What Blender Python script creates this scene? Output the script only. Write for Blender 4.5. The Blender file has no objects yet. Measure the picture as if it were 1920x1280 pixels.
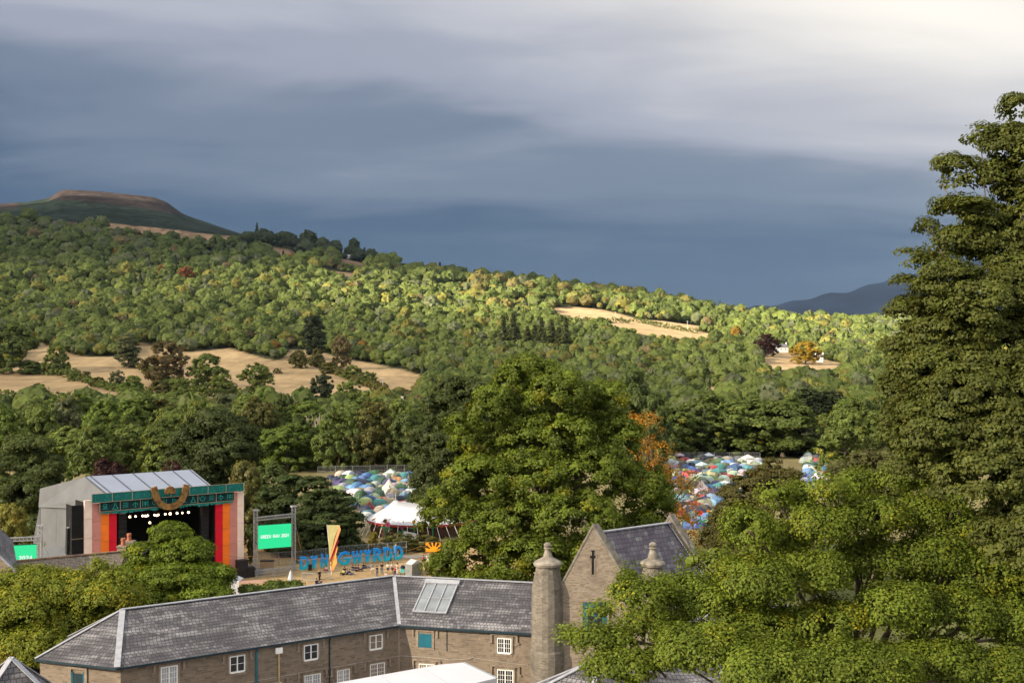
import bpy, bmesh, math, random
import numpy as np
from mathutils import Vector, Matrix
R_ = math.radians
scene = bpy.context.scene
COL = scene.collection
# ------------------------------------------------------------------ camera, sky, sun, exposure
F = 2133.0            # focal length in photograph pixels (40 mm on 36 mm)
CX, HZ = 960.0, 660.0 # column straight ahead and row of the horizon
H = 32.0              # eye height over the festival field
EXPO = 2.05
cam = bpy.data.cameras.new('camera'); camo = bpy.data.objects.new('camera', cam); COL.objects.link(camo)
cam.sensor_width = 36.0; cam.lens = 36.0 * F / 1920.0
cam.shift_y = (HZ - 640.0) / 1920.0
cam.clip_start = 0.5; cam.clip_end = 30000
camo.location = (0, 0, H); camo.rotation_euler = (R_(90), 0, 0)
scene.camera = camo
vs = scene.view_settings
scene.display_settings.display_device = 'sRGB'
vs.view_transform = 'Standard'; vs.look = 'None'; vs.gamma = 1.0; vs.exposure = EXPO; vs.use_curve_mapping = False
cy = scene.cycles
cy.max_bounces = 6; cy.diffuse_bounces = 3; cy.glossy_bounces = 2; cy.transmission_bounces = 3
cy.transparent_max_bounces = 8; cy.volume_bounces = 0
cy.caustics_reflective = False; cy.caustics_refractive = False
cy.sample_clamp_indirect = 6.0

SUN_EL, SUN_AZ = R_(25), R_(241)     # azimuth clockwise from straight ahead: left and behind the camera
SUN = Vector((math.sin(SUN_AZ) * math.cos(SUN_EL), math.cos(SUN_AZ) * math.cos(SUN_EL), math.sin(SUN_EL)))
sl = bpy.data.lights.new('sun', 'SUN'); sl.energy = 5.0; sl.angle = R_(0.5); sl.color = (1.0, 0.85, 0.63)
so = bpy.data.objects.new('sun', sl); COL.objects.link(so)
so.rotation_euler = SUN.to_track_quat('Z', 'Y').to_euler(); so.location = (-300, -200, 400)

def build_world():
    w = bpy.data.worlds.new('World'); scene.world = w; w.use_nodes = True
    nt = w.node_tree; N = nt.nodes; L = nt.links; N.clear()
    out = N.new('ShaderNodeOutputWorld'); bg = N.new('ShaderNodeBackground'); bg.inputs['Strength'].default_value = 0.1
    sky = N.new('ShaderNodeTexSky'); sky.sky_type = 'NISHITA'; sky.sun_disc = False
    sky.sun_elevation = SUN_EL; sky.sun_rotation = SUN_AZ; sky.altitude = 100
    tc = N.new('ShaderNodeTexCoord'); sep = N.new('ShaderNodeSeparateXYZ')
    L.new(tc.outputs['Generated'], sep.inputs[0])
    def math_(op, a, b=None, c=None):
        n = N.new('ShaderNodeMath'); n.operation = op
        for i, q in enumerate((a, b, c)):
            if q is None: continue
            if isinstance(q, (int, float)): n.inputs[i].default_value = q
            else: L.new(q, n.inputs[i])
        return n.outputs[0]
    # the cloud deck seen in perspective: direction divided by height above the horizon
    zc = math_('ADD', math_('MAXIMUM', sep.outputs['Z'], 0.0), 0.10)
    comb = N.new('ShaderNodeCombineXYZ')
    L.new(math_('DIVIDE', sep.outputs['X'], zc), comb.inputs[0]); L.new(math_('DIVIDE', sep.outputs['Y'], zc), comb.inputs[1])
    def noise(scale, detail, rough, dist, off):
        mp = N.new('ShaderNodeMapping'); mp.inputs['Location'].default_value = off; mp.inputs['Scale'].default_value = (0.55, 1.0, 1)
        L.new(comb.outputs[0], mp.inputs[0])
        n = N.new('ShaderNodeTexNoise'); n.inputs['Scale'].default_value = scale; n.inputs['Detail'].default_value = detail
        n.inputs['Roughness'].default_value = rough; n.inputs['Distortion'].default_value = dist
        L.new(mp.outputs[0], n.inputs['Vector']); return n.outputs['Fac']
    n1 = noise(0.55, 4, 0.5, 0.3, (3.1, 1.7, 0)); n2 = noise(1.7, 5, 0.5, 0.4, (8.3, 2.2, 0))
    wob = math_('ADD', math_('MULTIPLY', math_('SUBTRACT', n1, 0.5), 0.22), math_('MULTIPLY', math_('SUBTRACT', n2, 0.5), 0.24))
    wob = math_('MULTIPLY', wob, math_('MULTIPLY_ADD', sep.outputs['Z'], 3.2, 0.18))
    tilt = math_('MULTIPLY', math_('MAXIMUM', math_('MINIMUM', sep.outputs['X'], .45), -.45), .13)
    el = math_('ADD', math_('ADD', sep.outputs['Z'], tilt), wob)
    # away from the storm in front the deck is thin and bright
    back = math_('MULTIPLY', math_('SUBTRACT', 0.55, sep.outputs['Y']), 0.42)
    el2 = math_('ADD', el, math_('MAXIMUM', back, 0.0))
    ramp = N.new('ShaderNodeValToRGB'); cr = ramp.color_ramp; cr.interpolation = 'EASE'
    k = 1.0
    stops = [(0.0, (.088, .145, .240)), (0.05, (.066, .112, .196)), (0.09, (.074, .124, .212)), (0.169, (.186, .233, .318)),
             (0.239, (.352, .380, .468)), (0.30, (.470, .492, .565)), (0.42, (.72, .72, .74)), (0.7, (1., 1., 1.))]
    while len(cr.elements) < len(stops): cr.elements.new(0.5)
    for e, (p, c) in zip(cr.elements, stops): e.position = p; e.color = (*c, 1)
    L.new(el2, ramp.inputs[0])
    # the bright thin part of the cloud, upper right: wide and low
    yy = math_('MAXIMUM', sep.outputs['Y'], 0.05)
    gx = math_('SUBTRACT', math_('DIVIDE', sep.outputs['X'], yy), 0.37); gz = math_('SUBTRACT', math_('DIVIDE', sep.outputs['Z'], yy), 0.300)
    gz = math_('ADD', gz, math_('MULTIPLY', math_('SUBTRACT', n1, 0.5), 0.10)); gz = math_('ADD', gz, math_('MULTIPLY', math_('SUBTRACT', n2, 0.5), 0.09))
    gz = math_('ADD', gz, math_('MULTIPLY', gx, 0.17))
    q = math_('ADD', math_('MULTIPLY', math_('MULTIPLY', gx, gx), 1 / (2 * .24 ** 2)), math_('MULTIPLY', math_('MULTIPLY', gz, gz), 1 / (2 * .060 ** 2)))
    g_ = math_('MULTIPLY', math_('POWER', 2.718, math_('MULTIPLY', q, -1.0)), 0.96)
    front = N.new('ShaderNodeMapRange'); front.interpolation_type = 'SMOOTHSTEP'; L.new(sep.outputs['Y'], front.inputs['Value']); front.inputs['From Min'].default_value = .1; front.inputs['From Max'].default_value = .5
    g_ = math_('MULTIPLY', g_, front.outputs[0])
    mixg = N.new('ShaderNodeMix'); mixg.data_type = 'RGBA'; L.new(g_, mixg.inputs['Factor']); L.new(ramp.outputs[0], mixg.inputs[6]); mixg.inputs[7].default_value = (1.06, 1.0, .90, 1)
    sc = N.new('ShaderNodeMix'); sc.data_type = 'RGBA'; sc.blend_type = 'MULTIPLY'; sc.inputs['Factor'].default_value = 1
    m = 10.0 / (2 ** EXPO); L.new(mixg.outputs[2], sc.inputs[6]); sc.inputs[7].default_value = (m, m, m, 1)
    bri = N.new('ShaderNodeMapRange'); L.new(sep.outputs['Z'], bri.inputs['Value'])
    bri.inputs['From Min'].default_value = .35; bri.inputs['From Max'].default_value = .8; bri.inputs['To Min'].default_value = 1.; bri.inputs['To Max'].default_value = SKY_TOP
    sc2 = N.new('ShaderNodeVectorMath'); sc2.operation = 'SCALE'; L.new(sc.outputs[2], sc2.inputs[0]); L.new(bri.outputs[0], sc2.inputs['Scale'])
    mx = N.new('ShaderNodeMix'); mx.data_type = 'RGBA'; mx.inputs['Factor'].default_value = 0.985
    L.new(sky.outputs[0], mx.inputs[6]); L.new(sc2.outputs[0], mx.inputs[7])
    L.new(mx.outputs[2], bg.inputs['Color']); L.new(bg.outputs[0], out.inputs[0])
SKY_TOP = 1.2
build_world()

# ------------------------------------------------------------------ helpers
def U(px, py, D): return Vector(((px - CX) / F * D, D, H - (py - HZ) / F * D))
def Gd(px, py, z=0.0):
    D = (H - z) * F / (py - HZ); return Vector(((px - CX) / F * D, D, z))

def mat(name, col, rough=0.85, var=0.12, scale=1.5, spec=0.3, metal=0.0, bump=0.0, col2=None, objcol=False, coord='Object', detail=5):
    m = bpy.data.materials.new(name); m.use_nodes = True; nt = m.node_tree; N = nt.nodes; L = nt.links
    b = N['Principled BSDF']; b.inputs['Roughness'].default_value = rough; b.inputs['Metallic'].default_value = metal
    b.inputs['Specular IOR Level'].default_value = spec
    tc = N.new('ShaderNodeTexCoord'); n = N.new('ShaderNodeTexNoise'); n.inputs['Scale'].default_value = scale; n.inputs['Detail'].default_value = detail
    L.new(tc.outputs[coord], n.inputs['Vector'])
    r = N.new('ShaderNodeValToRGB'); c1 = [max(0, x * (1 - var)) for x in col]; c2 = col2 or [x * (1 + var) for x in col]
    r.color_ramp.elements[0].position = .3; r.color_ramp.elements[1].position = .7
    r.color_ramp.elements[0].color = (*c1, 1); r.color_ramp.elements[1].color = (*c2, 1)
    L.new(n.outputs['Fac'], r.inputs[0])
    src = r.outputs[0]
    if objcol:
        oi = N.new('ShaderNodeObjectInfo'); at = N.new('ShaderNodeAttribute'); at.attribute_name = 'tint'
        mx = N.new('ShaderNodeMix'); mx.data_type = 'RGBA'; mx.blend_type = 'MULTIPLY'; mx.inputs['Factor'].default_value = 1
        L.new(src, mx.inputs[6]); L.new(oi.outputs['Color'], mx.inputs[7])
        src = mx.outputs[2]
        if objcol == 'tint':
            m2 = N.new('ShaderNodeMix'); m2.data_type = 'RGBA'; m2.blend_type = 'MULTIPLY'; m2.inputs['Factor'].default_value = 1
            L.new(src, m2.inputs[6]); L.new(at.outputs['Color'], m2.inputs[7]); src = m2.outputs[2]
    L.new(src, b.inputs['Base Color'])
    if bump:
        bp = N.new('ShaderNodeBump'); bp.inputs['Strength'].default_value = bump; bp.inputs['Distance'].default_value = .05
        L.new(n.outputs['Fac'], bp.inputs['Height']); L.new(bp.outputs[0], b.inputs['Normal'])
    return m

def emis(name, col, s=1.0):
    m = bpy.data.materials.new(name); m.use_nodes = True; N = m.node_tree.nodes; L = m.node_tree.links
    b = N['Principled BSDF']; b.inputs['Base Color'].default_value = (0.02, 0.02, 0.02, 1)
    b.inputs['Emission Color'].default_value = (*col, 1); b.inputs['Emission Strength'].default_value = s
    return m

def masonry(name, kind, cw, ch, colors, mortar, mw, bumps, lichen=None, rough=.9):
    """Courses of slates or stones laid out in the UVs, which are in metres."""
    m = bpy.data.materials.new(name); m.use_nodes = True; nt = m.node_tree; N = nt.nodes; L = nt.links
    b = N['Principled BSDF']; b.inputs['Roughness'].default_value = rough; b.inputs['Specular IOR Level'].default_value = .35 if kind == 'slate' else .15
    uv = N.new('ShaderNodeUVMap'); sep = N.new('ShaderNodeSeparateXYZ'); L.new(uv.outputs[0], sep.inputs[0])
    def M(op, a, b_=None, c=None):
        n = N.new('ShaderNodeMath'); n.operation = op
        for i, q in enumerate((a, b_, c)):
            if q is None: continue
            if isinstance(q, (int, float)): n.inputs[i].default_value = q
            else: L.new(q, n.inputs[i])
        return n.outputs[0]
    wn = N.new('ShaderNodeTexNoise'); wn.inputs['Scale'].default_value = 1.3; wn.inputs['Detail'].default_value = 3; L.new(uv.outputs[0], wn.inputs['Vector'])
    wob = M('MULTIPLY', M('SUBTRACT', wn.outputs['Fac'], .5), .10 if kind == 'slate' else .12)
    v = M('DIVIDE', M('ADD', sep.outputs[1], wob), ch); row = M('FLOOR', v); fv = M('SUBTRACT', v, row)
    w1 = N.new('ShaderNodeTexWhiteNoise'); w1.noise_dimensions = '1D'; L.new(row, w1.inputs['W'])
    u = M('ADD', M('DIVIDE', sep.outputs[0], cw), M('MULTIPLY', w1.outputs['Value'], 7.0))
    if kind == 'stone':  # uneven lengths
        nu = N.new('ShaderNodeTexNoise'); nu.noise_dimensions = '2D'; nu.inputs['Scale'].default_value = 1.1; nu.inputs['Detail'].default_value = 1
        cc = N.new('ShaderNodeCombineXYZ'); L.new(M('MULTIPLY', u, .8), cc.inputs[0]); L.new(M('MULTIPLY', row, 3.7), cc.inputs[1]); L.new(cc.outputs[0], nu.inputs['Vector'])
        u = M('ADD', u, M('MULTIPLY', nu.outputs['Fac'], 1.6))
    cu = M('FLOOR', u); fu = M('SUBTRACT', u, cu)
    cell = N.new('ShaderNodeCombineXYZ'); L.new(cu, cell.inputs[0]); L.new(row, cell.inputs[1])
    w2 = N.new('ShaderNodeTexWhiteNoise'); w2.noise_dimensions = '2D'; L.new(cell.outputs[0], w2.inputs['Vector'])
    r = N.new('ShaderNodeValToRGB'); r.color_ramp.interpolation = 'LINEAR'
    while len(r.color_ramp.elements) < len(colors): r.color_ramp.elements.new(.5)
    for i, (e, c) in enumerate(zip(r.color_ramp.elements, colors)): e.position = i / (len(colors) - 1); e.color = (*c, 1)
    L.new(w2.outputs['Value'], r.inputs[0]); src = r.outputs[0]
    if lichen:
        for (lc, scale, lo, hi, amt, stretch) in lichen:
            mp = N.new('ShaderNodeMapping'); mp.inputs['Scale'].default_value = stretch; mp.inputs['Rotation'].default_value = (0, 0, R_(-25) if stretch[0] != stretch[1] else 0)
            L.new(uv.outputs[0], mp.inputs[0])
            ln = N.new('ShaderNodeTexNoise'); ln.inputs['Scale'].default_value = scale; ln.inputs['Detail'].default_value = 7; ln.inputs['Roughness'].default_value = .65
            L.new(mp.outputs[0], ln.inputs['Vector'])
            mr = N.new('ShaderNodeMapRange'); mr.inputs['From Min'].default_value = lo; mr.inputs['From Max'].default_value = hi; mr.inputs['To Max'].default_value = amt
            jit = M('ADD', ln.outputs['Fac'], M('MULTIPLY', M('SUBTRACT', w2.outputs['Value'], .5), .09))
            L.new(jit, mr.inputs['Value'])
            mx = N.new('ShaderNodeMix'); mx.data_type = 'RGBA'; L.new(mr.outputs[0], mx.inputs['Factor']); L.new(src, mx.inputs[6]); mx.inputs[7].default_value = (*lc, 1); src = mx.outputs[2]
    jv = M('LESS_THAN', fv, mw / ch); ju = M('LESS_THAN', fu, mw * .8 / cw); j = M('MAXIMUM', jv, ju)
    mx = N.new('ShaderNodeMix'); mx.data_type = 'RGBA'; L.new(j, mx.inputs['Factor']); L.new(src, mx.inputs[6]); mx.inputs[7].default_value = (*mortar, 1)
    L.new(mx.outputs[2], b.inputs['Base Color'])
    hgt = M('SUBTRACT', M('SUBTRACT', 1.0, fv) if kind == 'slate' else w2.outputs['Value'], j)
    bp = N.new('ShaderNodeBump'); bp.inputs['Strength'].default_value = bumps; bp.inputs['Distance'].default_value = .03; L.new(hgt, bp.inputs['Height']); L.new(bp.outputs[0], b.inputs['Normal'])
    return m

class MB:
    """Collects faces in world coordinates; build() links them as ONE mesh object."""
    def __init__(s): s.v = []; s.f = []; s.uv = []; s.mi = []
    def face(s, pts, uv=None, mi=0):
        b = len(s.v); s.v += [Vector(p) for p in pts]; s.f.append(tuple(range(b, b + len(pts)))); s.uv.append(uv); s.mi.append(mi)
    def flat(s, pts, uvdir=None, mi=0):
        """face with UVs in metres: u along uvdir (or the first edge), v across it in the plane"""
        P = [Vector(p) for p in pts]; n = Vector((0, 0, 0))
        for i in range(len(P)): n += (P[i] - P[0]).cross(P[(i + 1) % len(P)] - P[0])
        n.normalize(); u = Vector(uvdir) if uvdir is not None else (P[1] - P[0]); u = (u - n * u.dot(n)).normalized(); v = n.cross(u)
        if v.z < 0: v = -v
        s.face(P, [(p.dot(u), p.dot(v)) for p in P], mi)
    def box(s, o, a, b, c, mi=0):
        o, a, b, c = map(Vector, (o, a, b, c))
        if a.cross(b).dot(c) < 0: a, b = b, a
        q = [o, o + a, o + a + b, o + b, o + c, o + a + c, o + a + b + c, o + b + c]
        for i in ((0, 3, 2, 1), (4, 5, 6, 7), (0, 1, 5, 4), (1, 2, 6, 5), (2, 3, 7, 6), (3, 0, 4, 7)): s.flat([q[k] for k in i], mi=mi)
    def bar(s, p, q, w, h=None, up=(0, 0, 1), mi=0):
        p, q = Vector(p), Vector(q); h = h or w; d = (q - p); x = d.cross(Vector(up))
        if x.length < 1e-6: x = d.cross(Vector((1, 0, 0)))
        x.normalize(); y = x.cross(d).normalized(); s.box(p - x * w / 2 - y * h / 2, d, x * w, y * h, mi)
    def tube(s, path, radii, n=6, mi=0, cap=True):
        path = [Vector(p) for p in path]; rings = []
        for i, p in enumerate(path):
            d = (path[min(i + 1, len(path) - 1)] - path[max(i - 1, 0)]).normalized()
            x = d.cross(Vector((0, 0, 1)));
            if x.length < .05: x = d.cross(Vector((1, 0, 0)))
            x.normalize(); y = d.cross(x); r = radii[i] if hasattr(radii, '__len__') else radii; b = len(s.v)
            for k in range(n): a = 2 * math.pi * k / n; s.v.append(p + x * (r * math.cos(a)) + y * (r * math.sin(a)))
            rings.append(b)
        for i in range(len(rings) - 1):
            for k in range(n):
                a, b = rings[i], rings[i + 1]; s.f.append((a + k, a + (k + 1) % n, b + (k + 1) % n, b + k)); s.uv.append(None); s.mi.append(mi)
        if cap:
            s.f.append(tuple(range(rings[0] + n - 1, rings[0] - 1, -1))); s.uv.append(None); s.mi.append(mi)
            s.f.append(tuple(range(rings[-1], rings[-1] + n))); s.uv.append(None); s.mi.append(mi)
    def lathe(s, base, prof, n=16, mi=0, squash=None):
        """prof: list of (radius, z); UVs in metres round the girth"""
        base = Vector(base)
        for (r0, z0), (r1, z1) in zip(prof[:-1], prof[1:]):
            for k in range(n):
                a, b = 2 * math.pi * k / n, 2 * math.pi * (k + 1) / n
                P = [base + Vector((r0 * math.cos(a), r0 * math.sin(a), z0)), base + Vector((r0 * math.cos(b), r0 * math.sin(b), z0)),
                     base + Vector((r1 * math.cos(b), r1 * math.sin(b), z1)), base + Vector((r1 * math.cos(a), r1 * math.sin(a), z1))]
                rm = max(r0, r1); dl = math.hypot(r1 - r0, z1 - z0)
                uvs = [(a * rm, z0), (b * rm, z0), (b * rm, z0 + dl), (a * rm, z0 + dl)]
                if r1 < 1e-4: P = P[:3]; uvs = uvs[:3]
                elif r0 < 1e-4: P = [P[0], P[2], P[3]]; uvs = [uvs[0], uvs[2], uvs[3]]
                s.face(P, uvs, mi)
    def prism(s, poly, ext, mi=0):
        ext = Vector(ext); P = [Vector(p) for p in poly]; n = Vector((0, 0, 0))
        for i in range(len(P)): n += (P[i] - P[0]).cross(P[(i + 1) % len(P)] - P[0])
        if n.dot(ext) > 0: P.reverse()
        s.flat(P, mi=mi); s.flat([p + ext for p in reversed(P)], mi=mi)
        for i in range(len(P)):
            a, b = P[i], P[(i + 1) % len(P)]; s.flat([b, a, a + ext, b + ext], mi=mi)
    def build(s, name, m, parent=None, origin=None, smooth=False):
        me = bpy.data.meshes.new(name); o = Vector(origin) if origin is not None else (wloc(parent) if parent else Vector((0, 0, 0)))
        me.from_pydata([p - o for p in s.v], [], s.f)
        if any(u for u in s.uv):
            ul = me.uv_layers.new(name='UVMap'); i = 0
            for f, u in zip(s.f, s.uv):
                for k in range(len(f)): ul.data[i].uv = u[k] if u else (0, 0); i += 1
        for mm in (m if isinstance(m, (list, tuple)) else [m]): me.materials.append(mm)
        if any(s.mi): me.polygons.foreach_set('material_index', s.mi)
        if smooth: me.polygons.foreach_set('use_smooth', [True] * len(s.f))
        me.validate(); me.update()
        ob = bpy.data.objects.new(name, me); COL.objects.link(ob)
        if parent: ob.parent = parent; ob.location = o - wloc(parent)
        else: ob.location = o
        return ob
def wloc(o):
    p = Vector(o.location)
    while o.parent: o = o.parent; p = p + Vector(o.location)
    return p
def tag(o, label=None, cat=None, group=None, kind=None):
    if label: o['label'] = label
    if cat: o['category'] = cat
    if group: o['group'] = group
    if kind: o['kind'] = kind
    return o
def thing(name, label, cat, loc=(0, 0, 0), group=None, rotz=0):
    o = bpy.data.objects.new(name, None); o.empty_display_size = .5; COL.objects.link(o); o.location = loc; o.rotation_euler = (0, 0, rotz)
    return tag(o, label, cat, group)
def copy_tree(o, parent=None):
    c = o.copy(); COL.objects.link(c); c.parent = parent
    for ch in list(o.children): copy_tree(ch, c)
    return c

# ------------------------------------------------------------------ materials
def foliage(name):
    m = bpy.data.materials.new(name); m.use_nodes = True; nt = m.node_tree; N = nt.nodes; L = nt.links; N.clear()
    out = N.new('ShaderNodeOutputMaterial'); at = N.new('ShaderNodeAttribute'); at.attribute_name = 'tint'; oi = N.new('ShaderNodeObjectInfo')
    mx = N.new('ShaderNodeMix'); mx.data_type = 'RGBA'; mx.blend_type = 'MULTIPLY'; mx.inputs['Factor'].default_value = 1
    L.new(at.outputs['Color'], mx.inputs[6]); L.new(oi.outputs['Color'], mx.inputs[7])
    d = N.new('ShaderNodeBsdfDiffuse'); t = N.new('ShaderNodeBsdfTranslucent'); g = N.new('ShaderNodeBsdfGlossy'); g.inputs['Roughness'].default_value = .55
    g.inputs['Color'].default_value = (.5, .5, .5, 1)
    tm = N.new('ShaderNodeMix'); tm.data_type = 'RGBA'; tm.blend_type = 'MULTIPLY'; tm.inputs['Factor'].default_value = 1; L.new(mx.outputs[2], tm.inputs[6]); tm.inputs[7].default_value = (1.25, 1.15, .6, 1)
    L.new(mx.outputs[2], d.inputs[0]); L.new(tm.outputs[2], t.inputs[0])
    a = N.new('ShaderNodeMixShader'); a.inputs[0].default_value = .32; L.new(d.outputs[0], a.inputs[1]); L.new(t.outputs[0], a.inputs[2])
    b = N.new('ShaderNodeMixShader'); b.inputs[0].default_value = .02; L.new(a.outputs[0], b.inputs[1]); L.new(g.outputs[0], b.inputs[2])
    L.new(b.outputs[0], out.inputs[0]); return m
M = {}
M['leaf'] = foliage('foliage')
M['bark'] = mat('bark', (.11, .085, .065), .95, .35, 3, bump=.5)
M['deadwood'] = mat('bleached_wood', (.36, .30, .24), .9, .2, 3)
M['slate'] = masonry('roof_slate', 'slate', .33, .38, [(.052, .050, .057), (.067, .064, .073), (.083, .080, .090), (.060, .057, .066), (.108, .104, .113)], (.018, .017, .020), .055, .6,
                     [((.29, .285, .30), .60, .47, .66, .78, (.40, 1.9, 1)), ((.030, .028, .032), .22, .48, .68, .80, (.8, .8, 1)), ((.21, .20, .12), 1.6, .66, .74, .5, (1, 1, 1))], rough=.62)
M['slate2'] = masonry('purple_slate', 'slate', .45, .42, [(.075, .062, .088), (.11, .09, .12), (.14, .13, .155), (.09, .075, .10), (.20, .205, .205)], (.028, .024, .03), .035, .5,
                      [((.23, .245, .24), .5, .56, .76, .6, (1.6, .5, 1))], rough=.55)
M['stone_tile'] = masonry('stone_tile', 'slate', .3, .22, [(.15, .12, .10), (.20, .165, .135), (.24, .20, .165)], (.05, .04, .035), .03, .6, [((.34, .30, .24), 1.2, .56, .72, .5, (1, 1, 1))])
M['rubble'] = masonry('coursed_rubble', 'stone', .48, .17, [(.135, .108, .086), (.175, .140, .108), (.215, .170, .128), (.19, .157, .127), (.245, .198, .152)], (.27, .225, .178), .016, .5,
                      [((.085, .068, .055), .35, .52, .72, .6, (1, 1, 1)), ((.30, .25, .20), .7, .58, .8, .4, (1, 1, 1))])
M['ashlar'] = masonry('weathered_masonry', 'stone', .34, .12, [(.17, .14, .11), (.25, .208, .165), (.30, .252, .20), (.22, .18, .142)], (.23, .19, .15), .012, .5,
                      [((.12, .105, .085), .5, .50, .70, .75, (1, 1, 1)), ((.43, .38, .31), 1.5, .60, .75, .55, (1, 1, 1)), ((.15, .15, .06), 1.1, .68, .78, .5, (1, 1, 1))])
M['turret'] = masonry('grey_turret_masonry', 'stone', .34, .12, [(.13, .115, .097), (.19, .168, .142), (.235, .208, .175), (.165, .147, .124)], (.17, .15, .125), .012, .6, [((.075, .068, .058), .40, .44, .66, .85, (1, 1, 1)), ((.36, .33, .29), 1.7, .60, .74, .6, (1, 1, 1)), ((.12, .12, .05), 1.0, .62, .74, .6, (1, 1, 1))])
M['dressed'] = mat('dressed_stone', (.225, .18, .14), .9, .25, 2.5, bump=.3)
M['coping'] = mat('lichened_coping', (.21, .18, .145), .9, .45, 1.6, bump=.4, col2=(.29, .265, .225))
M['lead'] = mat('lead_flashing', (.29, .30, .335), .55, .18, 2.2, spec=.4)
M['white'] = mat('white_paint', (.78, .78, .77), .5, .05, 3)
M['glass'] = mat('window_glass', (.022, .025, .03), .08, .3, .6, spec=.6)
M['curtain'] = mat('net_curtain', (.32, .34, .38), .6, .2, 4, spec=.4)
M['skyglass'] = mat('skylight_glass', (.17, .19, .21), .12, .25, .5, spec=.6)
M['teal'] = mat('teal_paint', (.012, .115, .165), .5, .12, 2)
M['gutter'] = mat('dark_teal_gutter', (.012, .030, .042), .5, .25, 2)
M['black'] = mat('black_cloth', (.008, .008, .009), .9, .3, 1.2)
M['speaker'] = mat('speaker_black', (.016, .016, .018), .6, .3, 2)
M['pvc'] = mat('white_pvc', (.50, .51, .56), .9, .03, .4, spec=.05)
M['pvcseam'] = mat('grey_seam', (.42, .43, .46), .6, .1, 1)
M['wire'] = mat('pale_cable', (.42, .40, .36), .6, .1, 2)
M['orange_rope'] = mat('orange_wire', (.36, .19, .05), .6, .1, 2)
M['steel'] = mat('galvanised_steel', (.40, .41, .43), .45, .15, 3, metal=.35)
M['mesh_panel'] = mat('grey_barrier', (.24, .25, .26), .6, .2, 2)
M['terracotta'] = mat('terracotta', (.36, .12, .065), .8, .2, 3)
# ------------------------------------------------------------------ terrain
ROWS = {   # distance: (columns of the photograph, row where the ground is seen)
 340: ([-600, 2500], [860.8, 860.8]),
 450: ([-600, 2500], [810, 810]),
 600: ([-600, 0, 450, 700, 950, 2500], [766, 768, 771, 772, 772, 772]),
 800: ([-600, 0, 200, 450, 700, 950, 1350, 2500], [722, 724, 728, 736, 740, 742, 736, 738]),
 1000: ([-600, 0, 200, 450, 700, 950, 1350, 2500], [676, 680, 676, 684, 702, 706, 694, 700]),
 1300: ([-600, 0, 450, 700, 950, 1150, 1350, 1550, 2500], [612, 618, 622, 642, 648, 642, 648, 664, 670]),
 1700: ([-600, 0, 450, 700, 950, 1150, 1350, 1550, 2500], [532, 540, 556, 578, 592, 602, 622, 640, 648]),
 2100: ([-600, 0, 450, 700, 950, 1150, 1350, 1550, 2500], [462, 472, 500, 524, 538, 562, 592, 612, 620]),
 2500: ([-600, 0, 200, 400, 450, 560, 650, 700, 760, 850, 950, 1150, 1350, 1550, 2500], [418, 418, 418, 436, 443, 460, 475, 488, 506, 522, 532, 556, 586, 606, 612]),
 3000: ([-600, -200, 0, 50, 92, 112, 122, 190, 290, 312, 345, 400, 450, 540, 700, 950, 1150, 1350, 1550, 2500], [392, 386, 382, 379, 371, 358, 356, 359, 370, 378, 402, 421, 437, 470, 508, 537, 562, 590, 609, 614]),
 3700: ([-600, 0, 450, 950, 1550, 2500], [430, 425, 470, 560, 625, 630]),
 5200: ([-600, 0, 450, 950, 1550, 2500], [520, 520, 540, 600, 640, 645]),
 9000: ([-600, 2500], [640, 650])}
RD = np.array(sorted(ROWS))
def ground_py(px, D):
    px = np.asarray(px, float); D = np.asarray(D, float)
    cols = np.stack([np.interp(px, *ROWS[d]) for d in RD])
    i = np.clip(np.searchsorted(RD, D) - 1, 0, len(RD) - 2); t = np.clip((D - RD[i]) / (RD[i + 1] - RD[i]), 0, 1)
    a = np.take_along_axis(cols, i[None], 0)[0] if cols.ndim > 1 else cols[i]
    b = np.take_along_axis(cols, (i + 1)[None], 0)[0] if cols.ndim > 1 else cols[i + 1]
    return a * (1 - t) + b * t
def ground_z(X, Y):
    X = np.atleast_1d(np.asarray(X, float)); Y = np.atleast_1d(np.asarray(Y, float)); D = np.maximum(Y, 1.0)
    px = CX + X / D * F
    z = H - (ground_py(px, np.maximum(D, 340.)) - HZ) / F * np.maximum(D, 340.)
    rough = (np.sin(X * .011 + 1.3) * np.cos(Y * .013) * 3 + np.sin(X * .037 + Y * .021) * 1.2) * np.clip((D - 500) / 800, 0, 1)
    return np.where(D < 340, 0.0, z + rough * np.clip((3300 - D) / 600, .3, 1))
def ground_hit(px, py, lo=350., hi=2950.):
    """where the sight line through a pixel of the photograph meets the hillside"""
    Ds = np.linspace(lo, hi, 900); X = (px - CX) / F * Ds; z = ground_z(X, Ds); zs = H - (py - HZ) / F * Ds
    k = np.argmax(z >= zs) if (z >= zs).any() else len(Ds) - 1
    return Vector((X[k], Ds[k], z[k]))
def inpoly(x, y, poly):
    x = np.asarray(x, float); y = np.asarray(y, float); c = np.zeros(x.shape, bool); j = len(poly) - 1
    for i in range(len(poly)):
        (xi, yi), (xj, yj) = poly[i], poly[j]
        if yi != yj: c ^= ((yi > y) != (yj > y)) & (x < (xj - xi) * (y - yi) / (yj - yi) + xi)
        j = i
    return c
FARM = [(-600, 700), (30, 690), (62, 638), (100, 652), (150, 668), (230, 668), (262, 642), (300, 648), (345, 660), (428, 652), (520, 678), (545, 655), (580, 655), (640, 670), (745, 690), (800, 706), (772, 732), (690, 745),
        (600, 762), (500, 775), (380, 782), (250, 774), (120, 770), (-600, 765)]
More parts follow.
